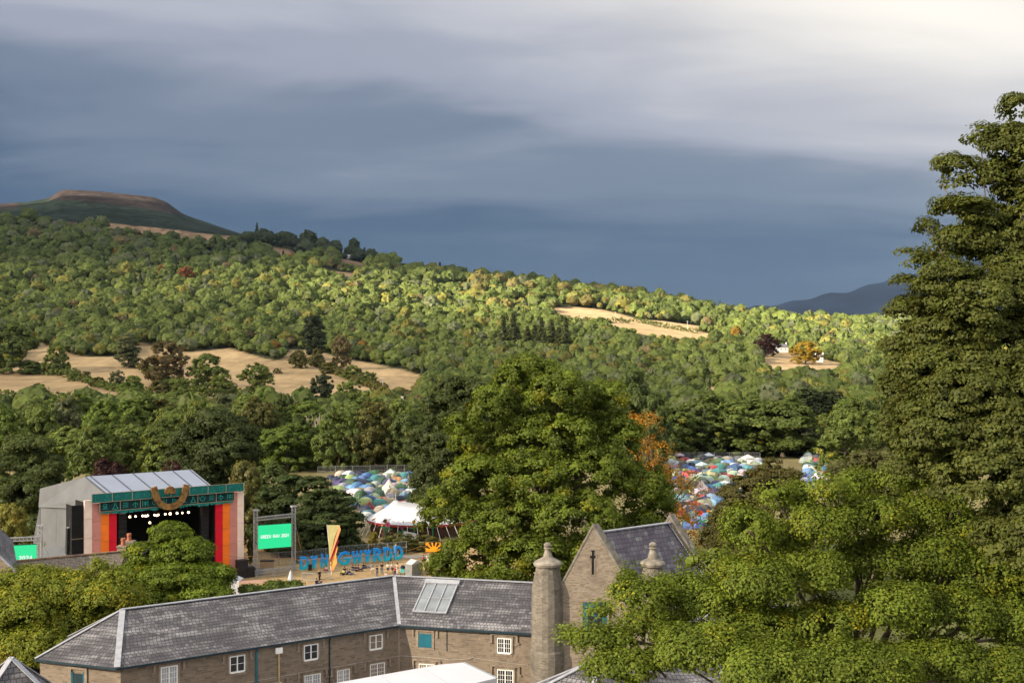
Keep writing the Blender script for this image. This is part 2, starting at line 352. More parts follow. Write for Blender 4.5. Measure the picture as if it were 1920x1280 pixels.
FIELDS = [FARM,
 [(1032, 577), (1085, 575), (1140, 582), (1200, 599), (1240, 601), (1325, 613), (1300, 620), (1220, 614), (1130, 600), (1050, 598)],
 [(1130, 608), (1180, 602), (1240, 610), (1300, 620), (1352, 629), (1330, 638), (1240, 634), (1180, 622)],
 [(1422, 668), (1460, 656), (1500, 664), (1590, 684), (1575, 694), (1480, 694), (1440, 690)],
 [(1290, 722), (1400, 728), (1410, 738), (1300, 736)],
 [(190, 417), (300, 428), (380, 438), (452, 444), (452, 453), (360, 450), (240, 434), (200, 428)],
 [(590, 505), (665, 512), (668, 519), (590, 514)],
 [(500, 462), (545, 468), (560, 484), (510, 478)],
 [(640, 485), (680, 492), (690, 502), (640, 498)]]
HEATH_TREELINE = ([-600, 0, 100, 200, 300, 400, 450, 500], [420, 412, 424, 432, 446, 452, 455, 455])
def is_field(px, py):
    c = np.zeros(np.shape(px), bool)
    for p in FIELDS: c |= inpoly(px, py, p)
    return c

def build_ground():
    nu, u = 420, None
    u = np.linspace(-.85, .85, nu); D = np.concatenate([np.array([-400., 2., 12, 30, 60, 100]), np.linspace(125, 340, 40), np.linspace(345, 3100, 330), np.array([3200, 3400, 3700, 4300, 5200, 7000, 9000.])])
    UU, DD = np.meshgrid(u, D); X = UU * np.maximum(DD, 60.); Y = DD.copy(); X[0] = u * 900
    X = np.where(DD < 340, UU * (np.maximum(DD, 0) * .55 + 340 * .45), X)
    Z = ground_z(X.ravel(), np.maximum(Y.ravel(), 1)).reshape(X.shape); Z[DD < 340] = 0
    px = CX + X / np.maximum(Y, 1) * F; py = HZ + (H - Z) / np.maximum(Y, 1) * F
    rng = np.random.default_rng(5)
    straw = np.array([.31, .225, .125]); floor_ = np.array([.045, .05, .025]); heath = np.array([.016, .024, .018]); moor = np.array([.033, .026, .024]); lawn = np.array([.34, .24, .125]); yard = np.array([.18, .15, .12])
    c = np.broadcast_to(floor_, X.shape + (3,)).copy()
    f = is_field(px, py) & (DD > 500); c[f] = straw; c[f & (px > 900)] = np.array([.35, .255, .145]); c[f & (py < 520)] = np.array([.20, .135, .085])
    # strips of greener grass at the field edges
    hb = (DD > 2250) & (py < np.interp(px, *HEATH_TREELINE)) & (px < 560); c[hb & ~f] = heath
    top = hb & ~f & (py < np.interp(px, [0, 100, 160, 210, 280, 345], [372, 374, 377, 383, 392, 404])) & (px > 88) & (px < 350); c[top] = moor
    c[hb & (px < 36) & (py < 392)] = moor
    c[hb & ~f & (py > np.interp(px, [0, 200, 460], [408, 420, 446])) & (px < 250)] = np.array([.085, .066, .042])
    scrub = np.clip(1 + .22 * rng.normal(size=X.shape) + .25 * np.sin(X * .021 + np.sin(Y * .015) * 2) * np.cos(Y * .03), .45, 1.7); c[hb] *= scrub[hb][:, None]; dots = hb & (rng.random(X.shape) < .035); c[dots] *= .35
    near = DD < 345; c[near] = lawn
    c[near & (DD < 140)] = yard; c[near & (DD < 105) & (X > 8)] = np.array([.05, .065, .022]); c[near & (DD < 205) & (X > 14)] = np.array([.10, .105, .04])
    tents = near & (DD > 196); c[tents] = np.array([.20, .17, .085])
    gz = X.shape
    me = bpy.data.meshes.new('ground'); n0, n1 = gz; v = np.stack([X, Y, Z], -1).reshape(-1, 3)
    i = np.arange(n0 * n1).reshape(n0, n1); q = np.stack([i[:-1, :-1], i[:-1, 1:], i[1:, 1:], i[1:, :-1]], -1).reshape(-1, 4)
    fill_mesh(me, v, q); me.polygons.foreach_set('use_smooth', np.ones(len(q), bool))
    a = me.attributes.new('tint', 'FLOAT_COLOR', 'POINT'); a.data.foreach_set('color', np.concatenate([c.reshape(-1, 3), np.ones((n0 * n1, 1))], 1).ravel())
    m = bpy.data.materials.new('field_ground'); m.use_nodes = True; nt = m.node_tree; N = nt.nodes; L = nt.links; b = N['Principled BSDF']; b.inputs['Roughness'].default_value = 1; b.inputs['Specular IOR Level'].default_value = .05
    at = N.new('ShaderNodeAttribute'); at.attribute_name = 'tint'; tc = N.new('ShaderNodeTexCoord')
    src = at.outputs['Color']
    for (sc_, lo, hi, st) in ((.012, .78, 1.22, (1, 1, 1)), (.11, .82, 1.18, (1, .35, 1)), (.05, .84, 1.16, (.22, 2.2, 1)), (1.2, .78, 1.22, (1, 1, 1))):
        mp = N.new('ShaderNodeMapping'); mp.inputs['Scale'].default_value = st; L.new(tc.outputs['Object'], mp.inputs[0])
        n = N.new('ShaderNodeTexNoise'); n.inputs['Scale'].default_value = sc_; n.inputs['Detail'].default_value = 6; L.new(mp.outputs[0], n.inputs['Vector'])
        mr = N.new('ShaderNodeMapRange'); mr.inputs['From Min'].default_value = .3; mr.inputs['From Max'].default_value = .7; mr.inputs['To Min'].default_value = lo; mr.inputs['To Max'].default_value = hi; L.new(n.outputs['Fac'], mr.inputs['Value'])
        vm = N.new('ShaderNodeVectorMath'); vm.operation = 'SCALE'; L.new(src, vm.inputs[0]); L.new(mr.outputs[0], vm.inputs['Scale']); src = vm.outputs[0]
    L.new(src, b.inputs['Base Color']); me.materials.append(m)
    o = bpy.data.objects.new('ground', me); COL.objects.link(o); tag(o, 'dry straw coloured fields and wooded hillside rising to a flat topped hill', 'ground', kind='structure')

def fill_mesh(me, v, q):
    v = np.ascontiguousarray(v, np.float32); q = np.ascontiguousarray(q, np.int32); k = q.shape[1]
    me.vertices.add(len(v)); me.vertices.foreach_set('co', v.ravel()); me.loops.add(q.size); me.loops.foreach_set('vertex_index', q.ravel())
    me.polygons.add(len(q)); me.polygons.foreach_set('loop_start', np.arange(0, q.size, k, dtype=np.int32)); me.update(calc_edges=True)

def build_mountain():
    cols = np.array([1360, 1420, 1480, 1540, 1600, 1650, 1690, 1740, 1800, 1900, 2050, 2300, 2600]); tops = np.array([590, 576, 565, 556, 542, 530, 518, 504, 494, 486, 494, 515, 555])
    xs = np.linspace(1330, 2600, 90); D0 = 6500.; v = []; q = []
    prof = [(-1500, 0.0), (-900, .35), (-420, .72), (-120, .94), (0, 1.0), (200, .95), (900, .5), (1800, 0.0)]
    for x in xs:
        zt = H + (HZ - np.interp(x, cols, tops)) / F * D0 + 6 * math.sin(x * .05) 
        for (d, k) in prof: v.append(((x - CX) / F * D0, D0 + d, 60 + (zt - 60) * k + 8 * math.sin(x * .09 + d)))
    n = len(prof)
    for i in range(len(xs) - 1):
        for k in range(n - 1): q.append((i * n + k, (i + 1) * n + k, (i + 1) * n + k + 1, i * n + k + 1))
    me = bpy.data.meshes.new('far_mountain'); fill_mesh(me, np.array(v), np.array(q)); me.polygons.foreach_set('use_smooth', np.ones(len(q), bool))
    me.materials.append(mat('hazed_mountain_heath', (.006, .011, .024), 1, .3, .004, spec=.05))  # heath with distance haze and dimmed light painted in as dark blue
    o = bpy.data.objects.new('far_mountain', me); COL.objects.link(o); tag(o, 'dark blue grey mountain slope far beyond the sunlit woods', 'mountain', kind='structure')

# sun and shade on the land come from an added, unseen cloud sheet, its density shaped for the wanted shade
TP = np.array([(0, 370, .10), (150, 362, .16), (300, 380, .16), (300, 410, .05), (0, 430, .06), (420, 445, .08), (600, 460, .03), (720, 485, .03), (800, 500, .06), (1000, 522, .2), (1180, 550, .10), (1260, 562, .12),
  (100, 480, .05), (300, 485, .06), (470, 498, .2), (560, 522, .85), (420, 535, .85), (200, 545, .45), (30, 565, .25), (700, 530, 1.05), (850, 530, 1.05), (900, 560, 1), (1000, 555, 1.1), (1100, 570, 1.1), (1230, 590, 1.1), (1350, 605, 1.1),
  (1500, 620, 1.1), (1650, 640, 1.1), (600, 580, 1.0), (400, 600, .50), (200, 625, .20), (0, 640, .18), (800, 615, .75), (1000, 632, .65), (1150, 645, .65), (1350, 672, .7), (1500, 675, .9), (1620, 690, .95),
  (500, 660, .27), (300, 680, .26), (100, 700, .26), (600, 725, .30), (750, 720, .28), (600, 640, .26), (900, 670, .25), (900, 700, .20), (1200, 705, .26), (1400, 722, .36), (1600, 735, .35), (0, 770, .18), (400, 770, .2), (800, 770, .18), (1200, 770, .2), (1600, 780, .2)], float)
T_NEAR = .31
def sun_through(px, py, Y):
    d2 = ((px[:, None] - TP[:, 0]) / 80.) ** 2 + ((py[:, None] - TP[:, 1]) / 24.) ** 2
    w = np.exp(-.5 * d2) + 1e-9 / (1 + d2); t = (w * TP[:, 2]).sum(1) / w.sum(1)
    return np.where((Y < 420) | (py > 800), T_NEAR, t)
def build_shade_cloud():
    A = 1400.; st = 40.; xs = np.arange(-4700, 600, st); ys = np.arange(-2600, 1700, st); XX, YY = np.meshgrid(xs, ys); s = np.array(SUN)
    z = np.zeros(XX.size); cx, cyy = XX.ravel(), YY.ravel()
    for _ in range(40):
        k = (A - z) / s[2]; X = cx - s[0] * k; Y = cyy - s[1] * k; zn = ground_z(X, np.maximum(Y, 1)); z = .6 * z + .4 * zn
    Yc = np.maximum(Y, 1); px = CX + X / Yc * F; py = HZ + (H - z) / Yc * F
    T = sun_through(np.clip(px, -50, 1700), py - 6, Y)
    far = np.clip((Y - 2060) / 130., 0, 1); far = far * far * (3 - 2 * far); T = np.where(px < 1340, T * (1 - far) + np.minimum(T, .05) * far, T)
    T = np.where((Y > 3050), .15, T)
    rng = np.random.default_rng(3)
    dens = np.clip(1 - T, 0, 1).reshape(XX.shape)
    keep = ~((YY > 60) & (np.abs(XX) < .72 * YY + 60)) & ((XX / np.maximum(YY, 1) < -.75) | (YY < 60))
    n0, n1 = XX.shape; thick = 60 + 160 * dens
    vt = np.stack([XX, YY, A + thick], -1).reshape(-1, 3); vb = np.stack([XX, YY, np.full_like(XX, A)], -1).reshape(-1, 3)
    i = np.arange(n0 * n1).reshape(n0, n1); q = np.stack([i[:-1, :-1], i[:-1, 1:], i[1:, 1:], i[1:, :-1]], -1).reshape(-1, 4)
    kq = keep.ravel()[q].all(1); q = q[kq]
    me = bpy.data.meshes.new('cloud'); fill_mesh(me, np.concatenate([vt, vb]), np.concatenate([q, q[:, ::-1] + n0 * n1]))  # unseen sheet added to shade the land
    a = me.attributes.new('tint', 'FLOAT_COLOR', 'POINT'); dd = np.tile(dens.ravel(), 2); a.data.foreach_set('color', np.stack([dd, dd, dd, np.ones_like(dd)], 1).ravel())
    m = bpy.data.materials.new('shade_cloud_vapour'); m.use_nodes = True; nt = m.node_tree; N = nt.nodes; L = nt.links; N.clear(); out = N.new('ShaderNodeOutputMaterial')
    at = N.new('ShaderNodeAttribute'); at.attribute_name = 'tint'; sp = N.new('ShaderNodeSeparateColor'); L.new(at.outputs['Color'], sp.inputs[0])
    tc = N.new('ShaderNodeTexCoord'); n = N.new('ShaderNodeTexNoise'); n.inputs['Scale'].default_value = .011; n.inputs['Detail'].default_value = 4; L.new(tc.outputs['Object'], n.inputs['Vector'])
    ad = N.new('ShaderNodeMath'); ad.operation = 'MULTIPLY_ADD'; L.new(n.outputs['Fac'], ad.inputs[0]); ad.inputs[1].default_value = .22; ad.inputs[2].default_value = -.11
    su = N.new('ShaderNodeMath'); su.operation = 'ADD'; su.use_clamp = True; L.new(ad.outputs[0], su.inputs[0]); L.new(sp.outputs[0], su.inputs[1])
    # two skins, so each lets through the square root
    iv = N.new('ShaderNodeMath'); iv.operation = 'SUBTRACT'; iv.inputs[0].default_value = 1; L.new(su.outputs[0], iv.inputs[1])
    sq = N.new('ShaderNodeMath'); sq.operation = 'SQRT'; L.new(iv.outputs[0], sq.inputs[0])
    tr = N.new('ShaderNodeBsdfTransparent'); df = N.new('ShaderNodeBsdfTranslucent'); df.inputs[0].default_value = (.8, .8, .82, 1); mx = N.new('ShaderNodeMixShader'); L.new(sq.outputs[0], mx.inputs[0]); L.new(df.outputs[0], mx.inputs[1]); L.new(tr.outputs[0], mx.inputs[2])
    L.new(mx.outputs[0], out.inputs[0]); me.materials.append(m)
    o = bpy.data.objects.new('cloud', me); COL.objects.link(o); tag(o, 'unseen cloud sheet added to shade the valley', 'cloud', kind='structure')
build_ground(); build_mountain(); build_shade_cloud()
HAZE_D = 8.0e-6
def build_haze():
    mb = MB(); mb.box((-8000, -420, -3), (16000, 0, 0), (0, 9700, 0), (0, 0, 640)); m = bpy.data.materials.new('valley_haze'); m.use_nodes = True; N = m.node_tree.nodes; L = m.node_tree.links
    N.remove(N['Principled BSDF']); v = N.new('ShaderNodeVolumePrincipled'); v.inputs['Color'].default_value = (.42, .64, 1, 1); v.inputs['Density'].default_value = HAZE_D; v.inputs['Anisotropy'].default_value = 0.0
    L.new(v.outputs[0], N['Material Output'].inputs['Volume']); o = mb.build('haze', m); tag(o, kind='stuff')
# ------------------------------------------------------------------ foliage
def unit(a): return a / np.maximum(np.linalg.norm(a, axis=-1, keepdims=True), 1e-9)
def sph(rng, n): return unit(rng.normal(size=(n, 3)))
def leaf_quads(pos, nrm, L, Wr, rng):
    """rhombic leaf sprays: pos, normal, length -> vertices and quads"""
    n = len(pos); nrm = unit(nrm); t = unit(np.cross(nrm, rng.normal(size=(n, 3)))); b = np.cross(nrm, t)
    L = np.broadcast_to(L, (n,))[:, None] * rng.uniform(.7, 1.3, (n, 1)); W = L * Wr * rng.uniform(.75, 1.2, (n, 1))
    v = np.stack([pos - t * L * .5, pos + b * W * .5 + nrm * L * .10 - t * L * .06, pos + t * L * .5, pos - b * W * .5 + nrm * L * .10 - t * L * .06], 1)
    return v.reshape(-1, 3), np.arange(4 * n).reshape(n, 4)
def crown_leaves(lobes, rng, n_clump, r_clump, n_leaf, flat=.7, up=.35, jitter=.34, inner=.55, core=.62, tvar=.18, yellow=.05, droop=0.0, ragged=.16):
    """Leaves gathered in clumps, clumps spread over the lobes of a crown. lobes: rows x y z rx ry rz."""
    lob = np.asarray(lobes, float); area = (lob[:, 3] * lob[:, 4] + lob[:, 4] * lob[:, 5] + lob[:, 3] * lob[:, 5]); p = area / area.sum()
    li = rng.choice(len(lob), n_clump, p=p); d = sph(rng, n_clump); d[:, 2] = np.where((d[:, 2] < -.35) & (rng.random(n_clump) < .7), -d[:, 2], d[:, 2])
    rho = np.where(rng.random(n_clump) < .8, rng.uniform(.84, 1.0 + ragged, n_clump), rng.uniform(inner, .85, n_clump))
    c = lob[li, :3] + d * lob[li, 3:] * rho[:, None]
    # drop clumps that sit deep inside another lobe
    deep = np.zeros(n_clump, bool)
    for k in range(len(lob)):
        e = (((c - lob[k, :3]) / lob[k, 3:]) ** 2).sum(1); deep |= (e < .38) & (li != k)
    c, d, li = c[~deep], d[~deep], li[~deep]; n = len(c)
    o = unit(d / lob[li, 3:])
    # radial direction of the whole crown keeps clump normals facing outwards
    rc = r_clump * rng.uniform(.65, 1.35, n)
    ct = 1 + tvar * np.clip(rng.normal(size=n), -1.8, 1.8); cyel = (rng.random(n) < yellow).astype(float) * rng.uniform(.4, 1, n)
    k = np.repeat(np.arange(n), n_leaf); m = len(k); e = sph(rng, m); dot = (e * o[k]).sum(1); e[dot < -.2] *= -1
    rr = rng.uniform(.45, 1.05, m) ** .7
    pos = c[k] + e * (rc[k] * rr)[:, None] * np.array([1, 1, flat]); pos[:, 2] -= droop * rc[k] * rr * rr * (np.abs(e[:, :2]).sum(1))
    nrm = e * .75 + o[k] * .5 + np.array([0, 0, up]) + rng.normal(size=(m, 3)) * jitter
    tint = ct[k] * rng.uniform(.8, 1.2, m)
    col = np.stack([tint * (1 + .9 * cyel[k]) * rng.uniform(.92, 1.1, m), tint * (1 + .45 * cyel[k]), tint * rng.uniform(.75, 1.15, m), np.ones(m)], 1)
    global CORE
    CORE = (balls(c, (rc * core)[:, None] * np.array([1, 1, flat]), rng), np.repeat(np.stack([ct * (1 + .9 * cyel), ct * (1 + .45 * cyel), ct, np.ones(n)], 1), 24, 0)) if core > 0 else None
    return pos, nrm, col
_c = np.linspace(-1, 1, 3); _q = []
for _ax in range(3):
    for _s in (-1, 1):
        for _i in range(2):
            for _j in range(2):
                P4 = []
                for (du, dv) in ((0, 0), (1, 0), (1, 1), (0, 1)):
                    p = [0, 0, 0]; p[_ax] = _s; p[(_ax + 1) % 3] = _c[_i + du]; p[(_ax + 2) % 3] = _c[_j + dv]; P4.append(p)
                _q.append(P4 if _s > 0 else P4[::-1])
BALL = np.array(_q, float); BALL /= np.linalg.norm(BALL, axis=-1, keepdims=True)    # 24 quads
def balls(cen, rad, rng):
    """rough little solids added inside the leaf clumps to block light and deepen their shade"""
    n = len(cen); B = np.broadcast_to(BALL.reshape(1, 96, 3), (n, 96, 3)); w = 1 + .18 * np.sin(B[..., :1] * 3.1 + rng.uniform(0, 6, (n, 1, 1))) * np.cos(B[..., 1:2] * 2.7 + rng.uniform(0, 6, (n, 1, 1)))
    return (B * w * rad[:, None, :] + cen[:, None, :]).reshape(-1, 3)
def star_crown(lobes, nlat, nlon, rng, cz, rough=.05, squash=1.0):
    """the outer skin of a crown whose lobes (spheres) all reach its middle: rounded bosses with creases between"""
    c = np.asarray([l[:3] for l in lobes], float) - np.array([0, 0, cz]); r = np.asarray([np.mean(l[3:6]) for l in lobes]); th = np.linspace(.02, math.pi - .02, nlat + 1); ph = np.linspace(0, 2 * math.pi, nlon + 1)[:-1]
    T, P = np.meshgrid(th, ph, indexing='ij'); P = P + (np.arange(nlat + 1) % 2)[:, None] * math.pi / nlon; d = np.stack([np.sin(T) * np.cos(P), np.sin(T) * np.sin(P), np.cos(T)], -1); dc = d @ c.T; disc = dc ** 2 - (c ** 2).sum(1) + r ** 2
    R = np.where(disc > 0, dc + np.sqrt(np.maximum(disc, 0)), .4).max(-1) * (1 + rng.normal(size=T.shape) * rough); v = d * R[..., None]; v[..., 2] += cz; v[..., 2] = np.maximum(v[..., 2], .25)
    n0 = nlat + 1; i = np.arange(n0 * nlon).reshape(n0, nlon); j = np.roll(i, -1, 1); q = np.stack([i[:-1], i[1:], j[1:], j[:-1]], -1).reshape(-1, 4); return v.reshape(-1, 3)[q].reshape(-1, 3)   # unshared corners
def boss_lobes(rng, Rx, Rz, cz, n=26, rb=.36):
    L = [(0, 0, cz, Rx * .80, Rx * .80, Rx * .80)]
    for k in range(n):
        u = 1 - 1.45 * (k + .5) / n; a = k * 2.399 + rng.uniform(-.3, .3); s = math.sqrt(max(0, 1 - u * u)); f = rng.uniform(.70, .88); L.append((Rx * f * s * math.cos(a), Rx * f * s * math.sin(a), cz + Rz * f * u, *([Rx * rb * rng.uniform(.75, 1.25)] * 3)))
    return L
def leaf_mesh(name, pos, nrm, col, L, Wr, rng, solid=None, solid_col=None):
    v, q = leaf_quads(pos, nrm, L, Wr, rng)
    if solid is not None:
        k = len(solid) // 4; v = np.concatenate([v, solid]); q = np.concatenate([q, np.arange(4 * k).reshape(k, 4) + 4 * len(pos)]); col = np.concatenate([col, solid_col])
    me = bpy.data.meshes.new(name); fill_mesh(me, v, q)
    a = me.attributes.new('tint', 'FLOAT_COLOR', 'FACE'); a.data.foreach_set('color', np.ascontiguousarray(col, np.float32).ravel()); me.materials.append(M['leaf']); return me
def limb(mb, a, b, r0, r1, rng, sag=.12, n=5, sides=6):
    a, b = Vector(a), Vector(b); d = b - a; L = d.length; off = Vector(rng.normal(size=3)) * L * .06
    P = [a + d * t + off * math.sin(math.pi * t) + Vector((0, 0, L * sag * math.sin(math.pi * t) * (1 if d.z > 0 else -.3))) for t in np.linspace(0, 1, n)]
    mb.tube(P, [r0 + (r1 - r0) * t for t in np.linspace(0, 1, n)], sides)
def trunk_mb(base, fork, r, lobes, rng, twigs=2, sides=7, k=1.0):
    """a tapered trunk to the fork and limbs out to the lobes, with a few twigs"""
    mb = MB(); base, fork = Vector(base), Vector(fork); mid = base.lerp(fork, .5) + Vector(rng.normal(size=3)) * r * .4
    mb.tube([base, base.lerp(mid, .3), mid, fork], [r * 1.5, r * 1.08, r * .92, r * .72], sides + 2)
    top = fork
    for l in lobes:
        c = Vector(l[:3]); rr = k * r * min(.5, .16 + .05 * (c - fork).length ** .5); limb(mb, fork, c, rr, rr * .35, rng, sides=sides)
        for _ in range(twigs):
            e = c + Vector(sph(rng, 1)[0] * np.asarray(l[3:6]) * .85); limb(mb, fork.lerp(c, rng.uniform(.55, .95)), e, rr * .38, rr * .1, rng, n=4, sides=5)
    return mb
TREE_BASE = []   # positions of trees that stand alone, so that the wood keeps off them
def big_tree(name, label, cat, D, px_lobes, color, leaf, n_clump, r_clump, n_leaf, seed, trunk_px=None, base_z=0., depth=.85, bow=None, group=None, r_trunk=None, fork=.35, Wr=.62, limbs=None, shrink=.85, limb_k=1.0, twigs=2, **kw):
    """A tree standing D metres off whose lobes are given as columns, rows and half sizes of the photograph, with real depth."""
    rng = np.random.default_rng(seed); s = D / F; P = np.asarray(px_lobes, float)
    x0, x1 = P[:, 0].min(), P[:, 0].max(); y0, y1 = P[:, 1].min(), P[:, 1].max(); cxp = trunk_px if trunk_px is not None else (x0 + x1) / 2
    lob = []; flat_of = kw.get('flat', .7)
    for row in P:
        x, y, rx, ry = row[:4]; dd = row[4] if len(row) > 4 else None
        dx = (x - (x0 + x1) / 2) / max(1, (x1 - x0) / 2); dy = (y - y0) / max(1, y1 - y0)
        half = (x1 - x0) / 2 * s * depth
        if dd is None or np.isnan(dd): dd = -half * math.sqrt(max(0, 1 - dx * dx)) * (.25 + .65 * dy) + rng.uniform(-.25, .25) * half
        q = U(x, y, D + dd); sh = shrink * r_clump / s; rx = max(rx - sh, rx * .42); ry = max(ry - sh * flat_of, ry * .42); lob.append((q.x, q.y, q.z, rx * s, (rx + ry) / 2 * s * depth * 1.1, ry * s))
    lob = np.array(lob); zlo = (lob[:, 2] - lob[:, 5]).min(); ztop = (lob[:, 2] + lob[:, 5]).max()
    # the far side of the crown, so that it is whole from elsewhere
    back = []
    for row, f in list(zip(P, lob))[::2]:
        q = U((x0 + x1) / 2 + (row[0] - (x0 + x1) / 2) * .8, row[1] + .35 * row[3], 1.0); k = D + max(1.5, (D - f[1]) * .8); q = U((x0 + x1) / 2 + (row[0] - (x0 + x1) / 2) * .8, row[1] + .4 * row[3], k); back.append((q.x, q.y, q.z, f[3] * .85, f[4], f[5] * .8))
    back = np.array(back)
    base = Vector(((cxp - CX) * s, D, base_z)); root = thing(name, label, cat, base, group)
    pos, nrm, col = crown_leaves(lob, rng, n_clump, r_clump, n_leaf, **kw); core_ = CORE
    p2, n2, c2 = crown_leaves(back, rng, max(40, n_clump // 5), r_clump * 1.2, max(8, n_leaf // 3), **kw)
    Lf = np.concatenate([np.full(len(pos), leaf), np.full(len(p2), leaf * 2.0)])
    pos = np.concatenate([pos, p2]); nrm = np.concatenate([nrm, n2]); col = np.concatenate([col, c2])
    me = leaf_mesh('crown', pos - np.array(base), nrm, col, Lf, Wr, rng, core_[0] - np.array(base) if core_ else None, core_[1] if core_ else None); o = bpy.data.objects.new('crown', me); COL.objects.link(o); o.parent = root; o.color = (*color, 1)
    hgt = ztop - base_z; fk = Vector((base.x, D, base_z + hgt * fork)); r = r_trunk or hgt * .022
    sel = lob if limbs is None else lob[rng.permutation(len(lob))[:limbs]]
    trunk_mb(base, fk, r, sel, rng, twigs=twigs, k=limb_k).build('trunk', M['bark'], root, smooth=True)
    return root

# --- a small library of crowns shared by the trees of the valley and the hill (14 m tall as built)
def proto_lobes(kind, rng):
    L = []
    if kind == 'round':
        L.append((0, 0, 9.2, 4.2, 4.2, 4.2))
        for k in range(8): a = k * .785 + rng.uniform(-.3, .3); rr = rng.uniform(3.2, 4.6); L.append((rr * math.cos(a), rr * math.sin(a), rng.uniform(5.2, 8.6), *(rng.uniform(2.0, 3.0, 3) * np.array([1, 1, .95]))))
        for k in range(6): a = rng.uniform(0, 6.28); rr = rng.uniform(.8, 2.6); L.append((rr * math.cos(a), rr * math.sin(a), rng.uniform(9.8, 11.8), *rng.uniform(1.5, 2.3, 3)))
        for k in range(6): a = k * 1.05 + rng.uniform(-.3, .3); L.append((3.9 * math.cos(a), 3.9 * math.sin(a), rng.uniform(1.7, 3.6), *rng.uniform(1.8, 2.5, 3)))
    elif kind == 'tall':
        for k in range(16):
            z = 2.4 + 10.4 * (k / 15.); rad = 3.0 * math.sin(math.pi * min(1, (z - .2) / 15)) ** .7; a = k * 2.4; L.append((rad * .55 * math.cos(a), rad * .55 * math.sin(a), z, *(rng.uniform(1.5, 2.3, 3))))
    elif kind == 'bush':
        for k in range(9): a = k * .7 + rng.uniform(-.3, .3); rr = rng.uniform(1.5, 3.6); L.append((rr * math.cos(a), rr * math.sin(a), rng.uniform(2.5, 5), *(rng.uniform(2.3, 3.4, 3))))
        for k in range(4): a = rng.uniform(0, 6.28); L.append((1.5 * math.cos(a), 1.5 * math.sin(a), rng.uniform(6, 9), *(rng.uniform(2.2, 3.2, 3))))
        for k in range(5): a = k * 1.25; L.append((3.5 * math.cos(a), 3.5 * math.sin(a), 1.6, *(rng.uniform(2., 2.6, 3))))
    return L
PROTO = {}
def make_protos():
    rng = np.random.default_rng(11)
    for kind, cnt in (('round', 5), ('tall', 3), ('bush', 3)):
        for i in range(cnt):
            L = proto_lobes(kind, rng); pos, nrm, col = crown_leaves(L, rng, 250, 1.0, 28, flat=.75, up=.35, jitter=.32, tvar=.16, yellow=.03)
            me = leaf_mesh('crown', pos, nrm, col, .60, .7, rng, CORE[0], CORE[1]); tr = MB(); T = trunk_mb((0, 0, 0), (0, 0, 4.5), .34, L[:7], rng, twigs=0, sides=5)
            tme = T.build('trunk', M['bark']); tm = tme.data; bpy.data.objects.remove(tme); PROTO.setdefault(kind, []).append((me, tm))
    for kind, cnt in (('spruce', 2), ('pine', 2)):
        for i in range(cnt):
            pos = []; nrm = []
            for z in np.arange(2.0 if kind == 'spruce' else 6.5, 14, .42 if kind == 'spruce' else .6):
                Rr = (3.0 * (1 - (z - 2) / 12.6) ** .85 + .15) if kind == 'spruce' else 2.9 * math.sin(math.pi * (z - 5.2) / 9.6) ** .6
                nb = 7 if kind == 'spruce' else 6
                for b in range(nb):
                    a = rng.uniform(0, 6.28); L = Rr * rng.uniform(.65, 1.1); m = int(6 + 12 * L / 3)
                    t = rng.uniform(.15, 1, m) * L; w = rng.normal(size=m) * .30 * (1.1 - .5 * t / max(L, .1)); x = np.cos(a) * t - np.sin(a) * w; y = np.sin(a) * t + np.cos(a) * w
                    zz = z - .22 * t + rng.normal(size=m) * .14; pos.append(np.stack([x, y, zz], 1)); nn = rng.normal(size=(m, 3)) * .45 + np.array([math.cos(a) * .6, math.sin(a) * .6, .8]); nrm.append(nn)
            pos = np.concatenate(pos); nrm = np.concatenate(nrm); t = rng.uniform(.7, 1.25, len(pos)); col = np.stack([t, t, t, np.ones_like(t)], 1)
            me = leaf_mesh('crown', pos, nrm, col, .75, .55, rng); T = MB(); T.tube([(0, 0, 0), (.05, 0, 5), (0, .05, 10), (0, 0, 13.6)], [.28, .22, .13, .03], 6); tme = T.build('trunk', M['bark']); tm = tme.data; bpy.data.objects.remove(tme); PROTO.setdefault(kind, []).append((me, tm))
make_protos()
HOME = {'round': (12.6, 13.6), 'tall': (7.6, 14.2), 'bush': (12.2, 11.0), 'spruce': (6.0, 14.0), 'pine': (6.2, 14.0)}   # width and height of the shared crowns
N_TREE = [0]
def plant(kind, loc, width, height, color, rng, name, label, group=None, cat='tree', variant=None, shade=.12):
    me, tm = PROTO[kind][rng.integers(len(PROTO[kind])) if variant is None else variant % len(PROTO[kind])]; hw, hh = HOME[kind]
    r = thing(name, label, cat, loc, group, rng.uniform(0, 6.28)); r.scale = (width / hw, width / hw * rng.uniform(.92, 1.08), height / hh)
    o = bpy.data.objects.new('crown', me); COL.objects.link(o); o.parent = r; k = 1 + shade * rng.uniform(-1, 1); o.color = (color[0] * k, color[1] * k, color[2] * k, 1)
    t = bpy.data.objects.new('trunk', tm); COL.objects.link(t); t.parent = r; N_TREE[0] += 1
    return r
def tree_at(kind, px, top, D, wpx, color, rng, name, label, group=None, cat='tree', base=None, variant=None):
    """a tree D metres off whose top is at row `top` and whose crown is wpx wide in the photograph; stands on the land there"""
    X = (px - CX) / F * D; z = float(ground_z(X, D)[0]); zt = H - (top - HZ) / F * D; TREE_BASE.append((X, D, wpx / F * D / 2))
    return plant(kind, (X, D, z), wpx / F * D, max(1.2, zt - z), color, rng, name, label, group, cat, variant)
